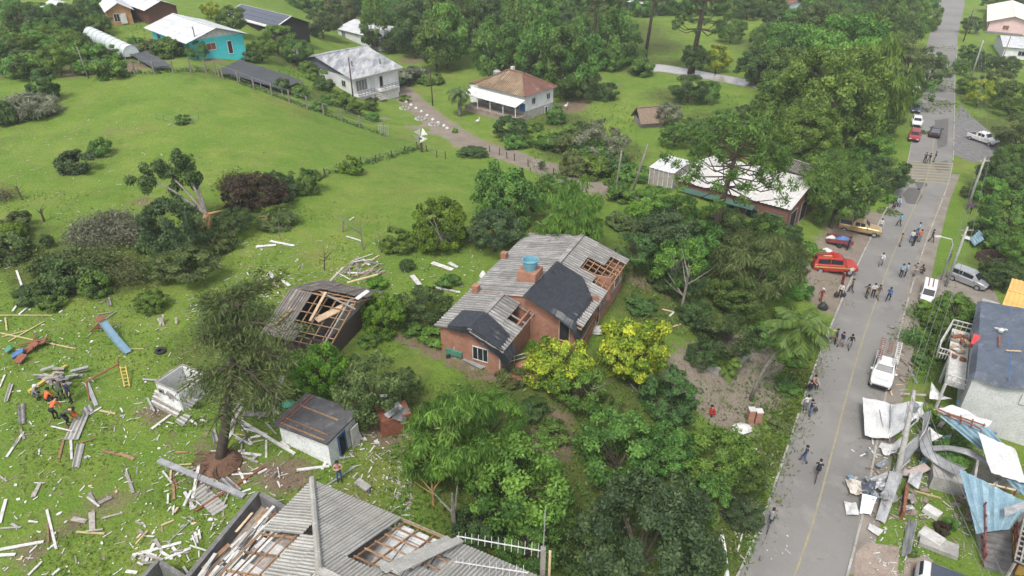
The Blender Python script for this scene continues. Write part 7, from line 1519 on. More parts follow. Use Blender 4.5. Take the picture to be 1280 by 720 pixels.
PP = [(1155, 204, 'look', 'black', 'black', 'person in black, left of the three beyond the zebra crossing'), (1160, 205, 'walk', 'black', 'black', 'person in black, middle of the three beyond the zebra crossing'), (1167, 203, 'hips', 'black', 'grey', 'person in black top and grey trousers, right of the three beyond the zebra crossing'),
 (1122, 257, 'sit', 'lightblue', 'denim', 'person in light blue sitting on the left kerb'), (1117, 262, 'sit', 'brown', 'black', 'person in brown sitting on the left kerb, nearer the camera'),
 (1123, 283, 'walk', 'teal', 'black', 'person in bright teal top walking on the road'), (1099, 289, 'stand', 'white', 'grey', 'person in white standing at the nose of the gold pickup'), (1124, 308, 'hips', 'khaki', 'grey', 'person in dull khaki clothes with hands on hips on the road'),
 (1138, 304, 'stand', 'white', 'denim', 'person in white in the group at the right kerb'), (1141, 308, 'stand', 'black', 'black', 'person in black in the group at the right kerb'), (1148, 303, 'look', 'orange', 'grey', 'person in orange-red in the group at the right kerb'), (1146, 294, 'walk', 'lightblue', 'denim', 'person in pale blue at the back of the group by the right kerb'),
 (1163, 303, 'walk', 'navy', 'navy', 'person in navy walking on the right verge'), (1100, 333, 'walk', 'white', 'grey', 'person in white walking alone on the left lane'), (1125, 347, 'stand', 'lightblue', 'black', 'left of two people in light blue shirts on the road'), (1131, 346, 'stand', 'lightblue', 'black', 'right of two people in light blue shirts on the road'),
 (1142, 346, 'hips', 'grey', 'grey', 'person in grey at the right road edge'), (1153, 342, 'crouch', 'brown', 'black', 'person crouching on the right verge near the kerb'), (1184, 330, 'stand', 'black', 'black', 'person in black beside the concrete pole by the minivan'), (1052, 356, 'stand', 'maroon', 'maroon', 'person in maroon below the red fire vehicle'),
 (1049, 372, 'stand', 'white', 'black', 'person in white carrying black bags at the roadside'), (1063, 366, 'walk', 'brown', 'black', 'person in dark brown stepping onto the road'), (1082, 373, 'hips', 'brown', 'brown', 'person in dark brown with elbows out in the middle of the road'), (1090, 372, 'fold', 'white', 'black', 'person in white shirt in the trio in the middle of the road'), (1096, 374, 'walk', 'brown', 'khaki', 'person in brown turning away in the trio on the road'),
 (1109, 377, 'walk', 'blue', 'navy', 'person in blue walking on the right lane'), (1059, 313, 'stand', 'black', 'black', 'person in black at the end of the open trailer'), (1211, 268, 'stand', 'purple', 'black', 'person in purple on the garden path at the right'), (1025, 378, 'walk', 'maroon', 'maroon', 'person in maroon with a white cap beside the black bag'),
 (1040, 424, 'bend', 'yellow', 'yellow', 'person in yellow firefighting clothes bending at the left kerb'), (1043, 430, 'stand', 'navy', 'black', 'person in navy uniform beside the yellow-clad one'), (1050, 434, 'walk', 'navy', 'khaki', 'person in dark uniform, middle of the uniformed group on the road'), (1061, 437, 'walk', 'black', 'grey', 'person in dark uniform, rightmost of the uniformed group on the road'),
 (1016, 483, 'sit', 'pink', 'black', 'person in pink sitting on the left kerb'), (1012, 491, 'sit', 'black', 'black', 'person in black sitting on the left kerb below the pink one'), (1006, 514, 'fold', 'white', 'grey', 'person in white standing at the left kerb'), (1011, 520, 'look', 'navy', 'denim', 'person in navy with a dark bag at the left kerb'), (1004, 578, 'walk', 'navy', 'denim', 'person in navy walking up the left lane alone'),
 (1020, 598, 'ride', 'black', 'black', 'person in black riding the bicycle on the road'), (961, 660, 'ride', 'grey', 'black', 'person in grey riding the bicycle at the left kerb'),
 (46, 500, 'crouch', 'grey', 'olive', 'crouching person in grey with a white helmet at the rubble on the lawn'), (62, 505, 'crouch', 'orange', 'black', 'crouching person in an orange vest at the rubble on the lawn'), (71, 524, 'bend', 'orange', 'black', 'bending person in an orange vest nearest the camera on the lawn'), (90, 503, 'stand', 'navy', 'black', 'tall person in navy standing over the rubble on the lawn'), (79, 500, 'bend', 'olive', 'olive', 'bending person in olive green behind the rubble on the lawn'), (86, 531, 'bend', 'olive', 'black', 'bending person in olive with an orange bag on the lawn'),
 (425, 602, 'fold', 'pink', 'denim', 'dark-haired person in pink top and jeans looking up from the lawn'), (891, 521, 'crouch', 'red', 'red', 'person in red crouching on the gravel near the gate pillars')]
CAPS = {1025: 'white', 46: 'white', 1052: None, 1040: 'yellow', 961: 'black', 1020: 'black'}
for u, v, pose, sh, lg, lab in PP:
    face = {46: (80, 495), 62: (80, 495), 71: (90, 500), 79: (72, 490), 86: (97, 530), 425: (430, 640), 1040: (1050, 440), 1020: (1027, 570), 961: (968, 640)}.get(u)
    person(u, v, pose, sh, lg, lab, face, CAPS.get(u), 'people on the road' if 1000 < u < 1180 else None, 1.12 if u < 100 else 1.05)
# things they hold
p = Vector(at(89, 529)); bundle(p + Vector((.25, .2, .45)), .28, .22, .5, cloth(COLS['orange']), 'orange_bag', 'bright orange bag held by the bending person on the lawn', 31)
for k, dx in enumerate((-.42, .42)): bundle(Vector(at(1049, 372)) + Vector((dx, 0, .25)), .24, .24, .6, M['blackplastic'], 'black_bag', ['black bag in the left hand of the person in white', 'black bag in the right hand of the person in white'][k], 33 + k)
p = Vector(at(1013, 519)); bundle(p + Vector((.3, 0, .5)), .2, .16, .45, M['blackplastic'], 'dark_bag', 'dark shoulder bag beside the person in navy at the kerb', 37)
def bike(u, v, face, label):
    p, q = Vector(at(u, v)), Vector(at(*face)); yaw = math.atan2(q.y - p.y, q.x - p.x); r = root('bicycle', (0, 0, 0), label, 'bicycle')
    for x in (-.5, .52):
        t = MB(); t.tube([(x + .33 * math.cos(a), 0, .34 + .33 * math.sin(a)) for a in np.linspace(0, 2 * math.pi, 17)], .022, 5, cap=False); o = t.build('wheel', M['tyre'], r)
        sp = MB()
        for a in np.linspace(0, math.pi, 5)[:4]: sp.beam((x - .31 * math.cos(a), 0, .34 - .31 * math.sin(a)), (x + .31 * math.cos(a), 0, .34 + .31 * math.sin(a)), .008)
        sp.build('spokes', M['rim'], o)
    f = MB()
    for a, b in (((-.5, 0, .34), (-.05, 0, .30)), ((-.05, 0, .30), (.36, 0, .72)), ((-.18, 0, .74), (.36, 0, .74)), ((-.05, 0, .30), (-.2, 0, .82)), ((-.5, 0, .34), (-.18, 0, .74)), ((.36, 0, .78), (.52, 0, .34))): f.tube([a, b], .022, 6)
    f.build('frame', M['maroon'], r); MB().box((-.22, 0, .86), (.24, .13, .06)).build('saddle', M['blackplastic'], r); MB().tube([(.30, -.28, .95), (.36, 0, .92), (.30, .28, .95)], .018, 6).build('handlebar', M['steelgrey'], r); MB().tube([(-.05, -.14, .22), (-.05, .14, .38)], .018, 5).build('pedals', M['steelgrey'], r)
    r.location = p; r.rotation_euler = (0, 0, yaw); r.scale = (1.05,) * 3
bike(1020, 598, (1027, 570), 'bicycle ridden by the person in black on the road'); bike(961, 660, (968, 640), 'bicycle ridden by the person in grey at the left kerb')
for o in [x for x in bpy.data.objects if x.get('label', '').startswith('person in') and 'riding' in x['label']]: o.location.z += .42

# 10. the uprooted pine, felled and snapped trees ----------------------------------------------
def tube_tree(nm, pth, rads, mk, r): MB().tube([V3(p) for p in pth], rads, 8).build(nm, M[mk], r, uv=False, smooth=True)
rs = np.random.RandomState(3); b = Vector(at(276, 580)); r = root('uprooted_pine_tree', b)
tp_ = b + Vector((1.5, 4.6, 9.4)); tube_tree('trunk', [b + Vector((0, 0, .2)), b.lerp(tp_, .35) + Vector((.05, 0, 0)), b.lerp(tp_, .7), tp_], [.36, .28, .18, .05], 'bark', r)
parts = []; br = MB()
for k in range(46):
    t = .24 + .76 * rs.uniform(0, 1) ** .8; c = b.lerp(tp_, t); a = k * 2.4 + rs.uniform(-.6, .6); L = rs.choice([1.4, 2.4, 3.2, 4.2]) * rs.uniform(.8, 1.1) * (.72 if math.cos(a) < -.2 else 1.1); d = Vector((math.cos(a), math.sin(a), rs.uniform(-.3, .35))); e = c + d * L - Vector((0, 0, .10 * L)); m_ = c + d * L * .5 + Vector((0, 0, .25))
    br.tube([c, m_, e], [.075, .05, .018], 5, cap=False); leafy = t > .5 and rs.rand() < .85 or rs.rand() < .15; cl = np.clip(rs.normal(.38, .24), 0, 1)
    for f in (.35, .5, .65, .8, .95):
        for sg in (-1, 1):
            q = c.lerp(m_, f * 2) if f < .5 else m_.lerp(e, f * 2 - 1); w_ = (Vector((-d.y, d.x, rs.uniform(-.4, .3))) * sg + d * .7) * L * rs.uniform(.14, .30); br.tube([q, q + w_], [.026, .008], 3, cap=False)
            if leafy and rs.rand() < .8:
                n_ = 44; dd = rs.normal(0, 1, (n_, 3)) * np.array([.34, .34, .20]); ctr = np.array(q + w_ * .75) - np.array(b)
                parts.append(leaves(rs, ctr + dd, rs.normal(0, .6, (n_, 3)) + np.array([0, 0, .8]), .40, .075, .6, .3, np.clip(cl + rs.normal(0, .16, n_), 0, 1), np.tile(np.array(w_.normalized()) + np.array([0, 0, -.3]), (n_, 1))))
V, Q, T = join(parts); place(np_mesh('needles', V, Q, T, [M['leaf_olive']]), 'needles', r); br.build('branches', M['bark'], r, uv=False)
rt = MB(); rt.lathe(b + Vector((0, 0, -.2)), [(1.3, 0), (1.35, .25), (1.0, .55), (.6, .7), (.35, .75)], 14)
for k in range(26): a = rs.uniform(0, 6.28); l = rs.uniform(1.2, 2.2); rt.tube([b + Vector((.5 * math.cos(a), .5 * math.sin(a), .4)), b + Vector((l * .7 * math.cos(a), l * .7 * math.sin(a), rs.uniform(.2, .6))), b + Vector((l * math.cos(a + .2), l * math.sin(a + .2), rs.uniform(-.1, .25)))], [.07, .045, .015], 4)
rt.build('root_plate', M['soil'], r, uv=False); later(r, 'uprooted pine standing on its reddish root plate', (280, 500), 'tree'); pass
def fallen(u, v, wpx, hpx, colr, desc, n=26, seed=1, twig='barkpale', leafn=70, L=.34, W_=.10, hi=2.6, trunk=None):
    """a felled crown: a tangle of limbs with leaves pressed over the ground"""
    rs = np.random.RandomState(seed); p = np.array(at(u, v)); k = ppm(u, v, .8); rx, ry = wpx / k / 2, hpx / k / 2 / .62; r = root('felled_tree', tuple(p)); br = MB(); parts = []
    for i in range(n):
        a = rs.uniform(0, 6.28); q = rs.uniform(.15, 1) ** .6; e = np.array([rx * q * math.cos(a), ry * q * math.sin(a), 0]); e[2] = ground(p[0] + e[0], p[1] + e[1]) - p[2] + hi * (1.05 - q) * rs.uniform(.35, 1) + .25
        s = e * rs.uniform(0, .35); s[2] = ground(p[0] + s[0], p[1] + s[1]) - p[2] + .2; m_ = (s + e) / 2 + np.array([0, 0, .35]) + rs.normal(0, .2, 3)
        br.tube([V3(s + p), V3(m_ + p), V3(e + p)], [.10, .06, .02], 5, cap=False)
        for f in (.55, .8, 1.0):
            c = m_ + (e - m_) * f; d = rs.normal(0, 1, (leafn, 3)) * np.array([.55, .55, .36]) * (.75 + .5 * rs.rand()); al = np.tile((e - s) / (np.linalg.norm(e - s) + 1e-6), (leafn, 1)) + rs.normal(0, .5, (leafn, 3))
            parts.append(leaves(rs, c + d, rs.normal(0, .5, (leafn, 3)) + np.array([0, 0, .9]), L, W_, .5, .25, np.clip(rs.normal(.42, .18) + rs.normal(0, .18, leafn), 0, 1), al))
    V, Q, T = join(parts); gz = np.array([.1]); V[:, 2] = np.maximum(V[:, 2], -1.2); place(np_mesh('foliage', V, Q, T, [M['leaf_' + colr]]), 'foliage', r); br.build('branches', M[twig], r, uv=False)
    if trunk: MB().tube([V3(at(*q[:2])) + Vector((0, 0, q[2])) for q in trunk], [.22 * (1 - .5 * i / len(trunk)) for i in range(len(trunk))], 8).build('trunk', M[twig], r, uv=False, smooth=True)
    later(r, desc, (u, v), 'tree'); return r
fallen(140, 300, 104, 52, 'silver', 'felled pale silver-leaved tree', 40, 1, hi=3.6); fallen(105, 338, 96, 46, 'olive', 'felled grey-green tangle of branches', 30, 2, hi=2.4); fallen(88, 352, 60, 30, 'dark', 'felled dark green crown', 18, 5, hi=1.8); fallen(160, 350, 60, 40, 'olive', 'felled olive tangle with bare twigs', 16, 6, leafn=30, hi=2.2)
fallen(222, 335, 84, 40, 'mid', 'felled leafy branches under the snapped trunk', 22, 7, hi=1.8); fallen(345, 278, 56, 18, 'olive', 'flattened branches with pale broken limbs', 12, 8, leafn=24, hi=.8, twig='rawwood'); fallen(12, 322, 44, 30, 'olive', 'felled twigs at the frame edge', 12, 9, leafn=30, hi=1.4); fallen(300, 235, 40, 26, 'purple', 'browned felled branches', 14, 10, hi=1.6); fallen(5, 250, 24, 16, 'straw', 'dead dry branch bundle at the frame edge', 8, 12, leafn=16, hi=1.2)
fallen(300, 412, 96, 56, 'olive', 'tangled felled olive branches behind the pine', 34, 21, leafn=34, hi=4.2, twig='bark'); fallen(318, 455, 70, 40, 'olive', 'low tangled branches right of the pine', 18, 22, leafn=26, hi=2.4, twig='bark'); fallen(300, 462, 80, 44, 'olive', 'grey-green fallen branches behind the outbuilding', 16, 13, leafn=36, hi=1.6, twig='bark'); fallen(340, 500, 40, 24, 'olive', 'broken branches left of the outbuilding', 10, 14, leafn=24, hi=1.2, twig='bark'); fallen(1150, 395, 26, 18, 'mid', 'felled green branches on the right verge', 8, 15, leafn=30, hi=.8); fallen(1140, 428, 24, 20, 'mid', 'felled branch clump right of the road', 8, 16, leafn=30, hi=.8); fallen(20, 135, 40, 16, 'silver', 'grey heap of brushwood', 10, 17, hi=1.0)
# snapped tree: splintered stump trunk with two leaning stems that still carry leaves
b = Vector(at(252, 298)); r = root('snapped_tree', b); j = px3(258, 268, 2.6)
mb = MB(); mb.tube([b - Vector((.6, 0, .3)), j], [.30, .22], 7); mb.tube([b + Vector((.5, .3, -.3)), j + Vector((.1, .2, -.1))], [.22, .16], 7); mb.tube([j, px3(285, 262, 2.2)], [.16, .04], 6); mb.build('splintered_trunk', M['rawwood'], r, uv=False, smooth=True)
mb = MB(); tops = [px3(180, 218, 4.2), px3(205, 212, 5.0), px3(228, 205, 6.5), px3(245, 225, 5.0)]
for t in tops: mb.tube([j, j.lerp(t, .5) + Vector((0, 0, .3)), t], [.17, .12, .04], 6, cap=False)
mb.build('leaning_stems', M['barkpale'], r, uv=False, smooth=True); parts = []
for c, w in [(tops[0], 1.1), (tops[0].lerp(j, .2) + Vector((0, 0, .4)), 1.0), (tops[1], 1.2), (tops[1].lerp(j, .22), .8), (tops[2], 1.2), (tops[2].lerp(j, .15), 1.1), (tops[2] + Vector((.2, 0, .9)), .8), (tops[3], .8), (tops[2].lerp(j, .35), .7)]:
    for q in range(5):
        n_ = 150; cc = np.array(c - b) + rs.normal(0, .5 * w, 3); d = rs.normal(0, 1, (n_, 3)); d /= np.linalg.norm(d, axis=1, keepdims=True); parts.append(leaves(rs, cc + d * rs.uniform(.4, 1, (n_, 1)) * w * .62, d + np.array([0, 0, .5]), .3, .14, .6, .3, np.clip(rs.normal(.4, .15) + rs.normal(0, .15, n_), 0, 1)))
V, Q, T = join(parts); place(np_mesh('leaf_clumps', V, Q, T, [M['leaf_dark']]), 'leaf_clumps', r); later(r, 'snapped tree with splintered orange trunk and leafy leaning stems', (240, 240), 'tree')
def stub(u, v, h, desc, seed, rad=.09, mk='barkpale', n=5):
    rs = np.random.RandomState(seed); p = Vector(at(u, v)); r = root('bare_tree', p); t = p + Vector((rs.normal(0, .2), 0, h)); mb = MB(); mb.tube([p - Vector((0, 0, .2)), p.lerp(t, .6), t], [rad, rad * .7, rad * .3], 6); mb.build('trunk', M[mk], r, uv=False)
    mb = MB()
    for k in range(n): a = rs.uniform(0, 6.28); q = p.lerp(t, rs.uniform(.35, .9)); mb.tube([q, q + Vector((math.cos(a) * .5, math.sin(a) * .5, .4)) * h * .3, q + Vector((math.cos(a), math.sin(a), .9)) * h * .42], [rad * .5, rad * .35, rad * .1], 4, cap=False)
    mb.build('limbs', M[mk], r, uv=False); later(r, desc, (u, v), 'tree')
for a in [(428, 290, 1.8, 'bare little tree stump on the meadow', 1), (454, 312, 3.0, 'leafless sapling with pale broken twigs', 2), (405, 338, 2.0, 'small dark leafless bush', 3, .06, 'bark', 9), (476, 316, 2.2, 'thin bare stake-like trunk', 4, .07), (55, 277, 1.4, 'broken pasture stump', 5, .12, 'bark'), (28, 250, 1.6, 'dead broken sapling', 6, .08, 'bark', 7), (850, 392, 5, 'pale tall bare trunk in the shade', 7, .16, 'barkpale', 7), (568, 672, 3.9, 'broken pale trunk rising from the bungalow yard', 8, .2, 'barkpale', 2), (542, 632, 2.6, 'splintered small trunk in the shade', 9, .09, 'rawwood', 4), (690, 470, 2.5, 'thin dead stems by the yellow-topped tree', 10, .05, 'barkpale', 12), (733, 520, 3.2, 'many-stemmed bare shrub', 11, .05, 'barkpale', 14), (350, 300, 1.5, 'pale broken stake tree', 12, .05), (1232, 430, .1, 'x', 13)][:-1]: stub(*a)

# 11. debris: every board, sheet and scrap its own thing ---------------------------------------
NM = {'w': ('white', 'white board'), 'y': ('yellowpale', 'faded yellow pole'), 'Y': ('yellow', 'thick yellow beam'), 'g': ('greywood', 'grey weathered plank'), 'o': ('wood', 'orange-brown timber'), 'r': ('rust', 'rusty beam'), 'p': ('palewood', 'pale timber'), 's': ('metal', 'grey metal strip')}
def plank(x1, y1, x2, y2, k, w=.16, h=.05, lift=(0, 0), extra='lying on the grass'):
    p, q = px3(x1, y1, lift[0]), px3(x2, y2, lift[1]); p.z += h / 2 + .05; q.z += h / 2 + .05; L = (q - p).length; m, nm = NM[k]
    size = 'short ' if L < 1.1 else ('long ' if L > 2.6 else '')
    c = (p + q) / 2; o = MB().beam(p, q, w, h, taper=R.uniform(.85, 1)).build('pole' if k in 'y' else 'plank', M[m], org=tuple(c)); later(o, f'{size}{nm} {extra}', ((x1 + x2) / 2, (y1 + y2) / 2), 'plank'); return o
for a in [(16, 390, 37, 360, 'w'), (24, 394, 42, 379, 'w'), (40, 381, 51, 382, 'w'), (21, 339, 29, 362, 'w'), (0, 395, 66, 395, 'y', .10), (7, 398, 9, 414, 'y', .12), (11, 428, 55, 403, 'y', .13), (0, 417, 95, 437, 'y', .12), (3, 422, 34, 414, 'y', .1), (160, 437, 180, 437, 'y', .08), (37, 492, 84, 459, 'Y', .26, .2), (121, 394, 140, 391, 'g', .1), (132, 400, 146, 390, 'g', .1),
 (109, 480, 121, 508, 's', .3), (9, 572, 30, 541, 'w'), (17, 560, 24, 548, 'g'), (26, 538, 31, 550, 'g'), (74, 574, 80, 550, 'o'), (89, 551, 90, 575, 'w'), (84, 533, 90, 560, 'r', .1), (100, 555, 119, 549, 'o', .1), (112, 519, 127, 510, 'w'), (125, 514, 145, 518, 'y'), (129, 564, 151, 570, 'o', .2), (150, 568, 168, 575, 'o', .2), (219, 566, 235, 566, 'o'), (224, 582, 240, 581, 'y', .1),
 (199, 577, 306, 622, 's', .38, .14), (249, 581, 241, 624, 'w', .2), (257, 592, 274, 606, 'w', .18), (295, 581, 307, 605, 'w', .16), (301, 617, 314, 612, 'w'), (245, 640, 330, 585, 'r', .16, .1), (231, 616, 243, 637, 'w', .2), (216, 592, 218, 625, 'o'), (219, 600, 222, 612, 'o', .1), (158, 591, 167, 617, 'g', .18), (42, 622, 51, 604, 'g', .24), (112, 617, 120, 632, 'g', .2), (124, 630, 140, 622, 'g', .3), (115, 641, 116, 665, 'g', .34), (127, 649, 154, 642, 'g', .12), (91, 649, 108, 653, 'g', .3),
 (96, 666, 131, 668, 'y', .13), (202, 658, 218, 651, 'y', .13), (0, 688, 55, 678, 'w', .2), (0, 695, 20, 694, 'w', .2), (59, 638, 71, 688, 'w', .14), (60, 688, 72, 679, 'w', .12), (60, 655, 61, 680, 'o', .12), (0, 655, 8, 625, 'w', .2), (36, 720, 53, 703, 'w', .14), (66, 720, 75, 712, 'w', .16), (166, 695, 227, 679, 'w', .2), (183, 703, 193, 680, 'w', .2), (176, 690, 180, 703, 'g', .2), (206, 700, 239, 686, 'w', .18), (201, 690, 216, 700, 'w', .16), (216, 685, 226, 697, 'w', .16), (239, 676, 252, 665, 'w', .16), (244, 666, 247, 680, 'w', .16), (158, 715, 172, 717, 'w', .2), (194, 675, 203, 690, 'g', .2), (210, 678, 222, 690, 'g', .12), (210, 680, 243, 648, 's', .05),
 (190, 537, 214, 519, 'w', .2), (238, 526, 247, 532, 'w', .16), (250, 525, 259, 528, 'w', .12), (282, 554, 291, 540, 'w', .24), (287, 536, 303, 510, 'g', .22, .12, (.1, .9)), (284, 528, 303, 500, 'g', .2, .1, (.1, 1.1)), (302, 528, 369, 569, 'w', .2, .12), (303, 523, 303, 539, 'w'), (304, 536, 334, 544, 'w', .16), (313, 548, 326, 546, 'w', .16), (333, 551, 333, 573, 'w', .14), (302, 567, 327, 570, 'w', .2), (298, 565, 306, 564, 'w', .2), (303, 571, 323, 579, 'g', .16), (304, 518, 336, 519, 'g', .5), (323, 593, 334, 587, 'w', .18), (340, 513, 350, 518, 'w', .2), (283, 567, 290, 573, 'w', .16), (351, 553, 362, 561, 'w', .2), (371, 589, 412, 584, 'w', .2, .1), (403, 588, 408, 578, 'w', .2, .08), (312, 549, 314, 557, 'w', .22), (299, 555, 307, 547, 'w', .1), (322, 520, 330, 521, 'g', .1), (290, 544, 296, 520, 'g', .16), (295, 548, 312, 556, 'w', .12), (404, 611, 446, 583, 's', .12), (423, 574, 438, 572, 's', .12), (447, 541, 452, 551, 'w', .26), (455, 548, 458, 552, 'w', .18), (468, 552, 474, 555, 'w', .2), (450, 563, 456, 562, 'w', .1),
 (330, 508, 350, 509, 'g', .18), (475, 496, 487, 496, 'w', .3), (490, 500, 508, 488, 'g', .3), (352, 350, 362, 358, 'w', .3), (334, 349, 350, 360, 'p', .32), (337, 341, 344, 352, 'w', .3), (320, 309, 345, 307, 'w', .4), (338, 302, 368, 308, 'w', .34), (433, 296, 452, 302, 'w', .2), (437, 276, 443, 272, 'w', .14), (540, 329, 566, 338, 'w', .5), (561, 329, 572, 335, 'w', .4), (515, 345, 525, 357, 'w', .5), (545, 360, 575, 366, 'w', .26), (553, 334, 563, 337, 'p', .2), (452, 333, 474, 320, 'p', .2), (442, 346, 462, 338, 'p', .2), (432, 342, 454, 342, 'w', .24), (459, 329, 480, 331, 'g', .2), (453, 325, 462, 332, 'w', .3),
 (827, 387, 843, 391, 'p', .2), (837, 396, 842, 391, 'w', .2), (838, 410, 851, 406, 'p', .2), (1100, 470, 1101, 472, 'w'), (1098, 480, 1116, 500, 'g', .16)][:-2]: plank(*a)
for a in [(787, 480, 806, 500, 'g', .1), (912, 638, 918, 622, 'w', .12), (922, 690, 930, 660, 'w', .1), (944, 564, 947, 560, 'w', .1), (943, 583, 946, 588, 'w', .14), (956, 608, 959, 611, 'w', .16), (952, 630, 960, 634, 'p', .1), (1136, 458, 1146, 480, 's', .2), (1112, 487, 1115, 495, 'p', .14), (1086, 560, 1096, 573, 'w', .1), (1075, 571, 1082, 568, 'w', .12), (1064, 563, 1068, 566, 'w', .1), (1090, 548, 1091, 556, 'w', .12)]: plank(*a, extra='lying at the roadside')
for k in range(9): plank(1118 + (k % 3) * 5 + R.uniform(-2, 2), 440 + k * 7, 1126 + (k % 3) * 5 + R.uniform(-2, 4), 446 + k * 6, 'pgr'[k % 3], .12, .06, extra='scattered on the dirt pavement')
for k in range(64):
    zx, zy, zw, zh, ex = R.choice([(160, 665, 90, 55, 'in a heap'), (285, 505, 65, 95, 'among splinters'), (0, 470, 200, 240, 'flung on the grass'), (425, 322, 60, 24, 'among splinters'), (200, 590, 110, 50, 'flung on the grass')]); u, v, a, l = zx + R.uniform(0, zw), zy + R.uniform(0, zh), R.uniform(0, 3.14), R.uniform(4, 15)
    plank(u - l * math.cos(a), v - l * .7 * math.sin(a), u + l * math.cos(a), v + l * .7 * math.sin(a), R.choice('wwwwgggps'), R.uniform(.06, .16), .04, (R.uniform(0, .15), R.uniform(0, .3)), ex)
# the heap of white boards on the terrace
c0, c1, c2, zt = TER
for k in range(72):
    f = .12 + .86 * k / 72 + R.uniform(-.03, .03); off = R.uniform(.5, 2.6); a = c0.lerp(c1, f) + (c2 - c0).normalized() * off; a.z = zt + .62 + R.uniform(0, 1.1); d = (c1 - c0); d.z = 0; d.normalize(); d.rotate(Matrix.Rotation(R.uniform(-.3, .22), 3, 'Z')); L = R.uniform(1.0, 2.7)
    mk = R.choice(['white'] * 7 + ['wood', 'greywood', 'palewood']); p, q = a - d * L / 2, a + d * L / 2; p.z += R.uniform(-.1, .2); q.z += R.uniform(-.1, .2); o = MB().beam(p, q, R.uniform(.12, .24), .04, up=(R.uniform(-.3, .3), R.uniform(-.3, .3), 1)).build('terrace_board', M[mk], org=tuple(a)); tag(o, {'white': 'white board tossed in the heap on the roofless terrace', 'wood': 'orange-brown timber in the heap on the roofless terrace', 'greywood': 'grey plank in the heap on the roofless terrace', 'palewood': 'pale timber in the heap on the roofless terrace'}[mk], 'plank', {'white': 'white boards heaped', 'wood': 'brown timbers heaped', 'greywood': 'grey planks heaped', 'palewood': 'pale timbers heaped'}[mk] + ' on the terrace')
# corrugated sheets on the lawn
def lawn_sheet(corners, m, label, pitch=.30, amp=.04, lifts=(0, 0, 0, 0), cat='roof sheet'):
    C = [px3(u, v, .08 + l) for (u, v), l in zip(corners, lifts)]; mb = MB(); rws = []; L = ((C[1] - C[0]).length + (C[2] - C[3]).length) / 2; n = max(8, int(L / pitch * 4)); N = (C[1] - C[0]).cross(C[3] - C[0]).normalized(); N = N if N.z > 0 else -N; prev = None
    for i in range(n + 1):
        t = i / n; w = N * (amp * math.cos(2 * math.pi * t * L / pitch) + .03); cur = (C[0].lerp(C[1], t) + w, C[3].lerp(C[2], t) + w)
        rws.append(cur)
    mb.grid(rws); mb.m = [1 if math.cos(2 * math.pi * (i + .5) / n * L / pitch) < -.2 else 0 for i in range(n)]; dk = M['fibropale_dirt' if m is M['fibropale'] else 'fibro_dirt']
    o = mb.build('corrugated_sheet', [m, dk], org=tuple(C[0])); o.modifiers.new('thickness', 'SOLIDIFY').thickness = .015; return tag(o, label, cat)
lawn_sheet([(255, 605), (285, 633), (266, 645), (239, 617)][::-1], M['fibropale'], 'grey corrugated roof sheet lying on the grass under the rusty beam')
lawn_sheet([(92, 525), (112, 516), (98, 550), (80, 550)], M['fibropale'], 'wide grey corrugated sheet beside the rescue workers'); lawn_sheet([(101, 513), (114, 505), (118, 514), (106, 522)], M['fibro'], 'small grey corrugated sheet right of the bending workers'); lawn_sheet([(96, 556), (106, 555), (99, 585), (90, 584)], M['fibropale'], 'narrow grey corrugated sheet in front of the wide one'); lawn_sheet([(22, 508), (31, 503), (32, 530), (24, 531)], M['fibro'], 'grey corrugated strip lying upright left of the workers'); lawn_sheet([(12, 479), (17, 481), (10, 502), (5, 503)], M['fibropale'], 'narrow pale corrugated strip at the far left of the lawn')
lawn_sheet([(206, 494), (212, 484), (248, 500), (240, 509)], M['fibro'], 'grey corrugated sheet slumped across the ruined hut', lifts=(1.1, 1.3, .9, .5)); lawn_sheet([(218, 527), (232, 517), (240, 519), (228, 534)], M['fibropale'], 'pale corrugated sheet on the grass before the ruined hut'); lawn_sheet([(337, 514), (343, 512), (356, 470), (350, 470)], M['fibropale'], 'tall grey corrugated sheet leaning behind the outbuilding', lifts=(0, 0, 1.2, 1.2)); lawn_sheet([(264, 540), (269, 536), (274, 552), (267, 554)], M['fibro'], 'little grey corrugated piece beside the pine trunk'); lawn_sheet([(272, 600), (284, 596), (302, 612), (290, 618)], M['fibro'], 'corrugated piece half under the rusty beam by the root plate'); lawn_sheet([(133, 374), (137, 372), (140, 382), (135, 383)], M['fibro'], 'small corrugated piece on the grass below the felled silver tree')
for k in range(6): plank(189 + k * 1.0, 505 - k * 3.2, 222 + k * 1.6, 522 - k * 2.6, 'w' if k % 2 else 'g', .18, .05, extra='in the board slab')
# play equipment knocked over
r = root('playground_slide', at(127, 404), 'blue-grey playground slide lying askew with its rusty ladder', 'slide'); a, b = px3(128, 402, 1.25), px3(160, 441, .12); d = (b - a).normalized(); n = d.cross(Vector((0, 0, 1))).normalized(); mb = MB(); rws = []
for k in range(13):
    t = k / 12; c = a.lerp(b, t) - Vector((0, 0, .25 * math.sin(math.pi * t))); row = [c - n * .30 + Vector((0, 0, .16)), c - n * .27, c + n * .27, c + n * .30 + Vector((0, 0, .16))]
    rws.append(row)
mb.grid(rws)
o = mb.build('chute', mat('slide_blue', (.17, .27, .33), (.13, .22, .28), 2, .5), r); o.modifiers.new('thickness', 'SOLIDIFY').thickness = .03
mb = MB()
for s in (-.28, .28): mb.beam(a + n * s, Vector(at(117, 413)) + n * s, .07)
for k in range(5): c = a.lerp(Vector(at(117, 413)), (k + .5) / 5); mb.beam(c - n * .28, c + n * .28, .05)
mb.build('ladder', M['rust'], r); MB().box(a - d * .3 + Vector((0, 0, .02)), (.7, .6, .06), (Vector((d.x, d.y, 0)).normalized(), n, Vector((0, 0, 1)))).build('platform', M['rust'], r)
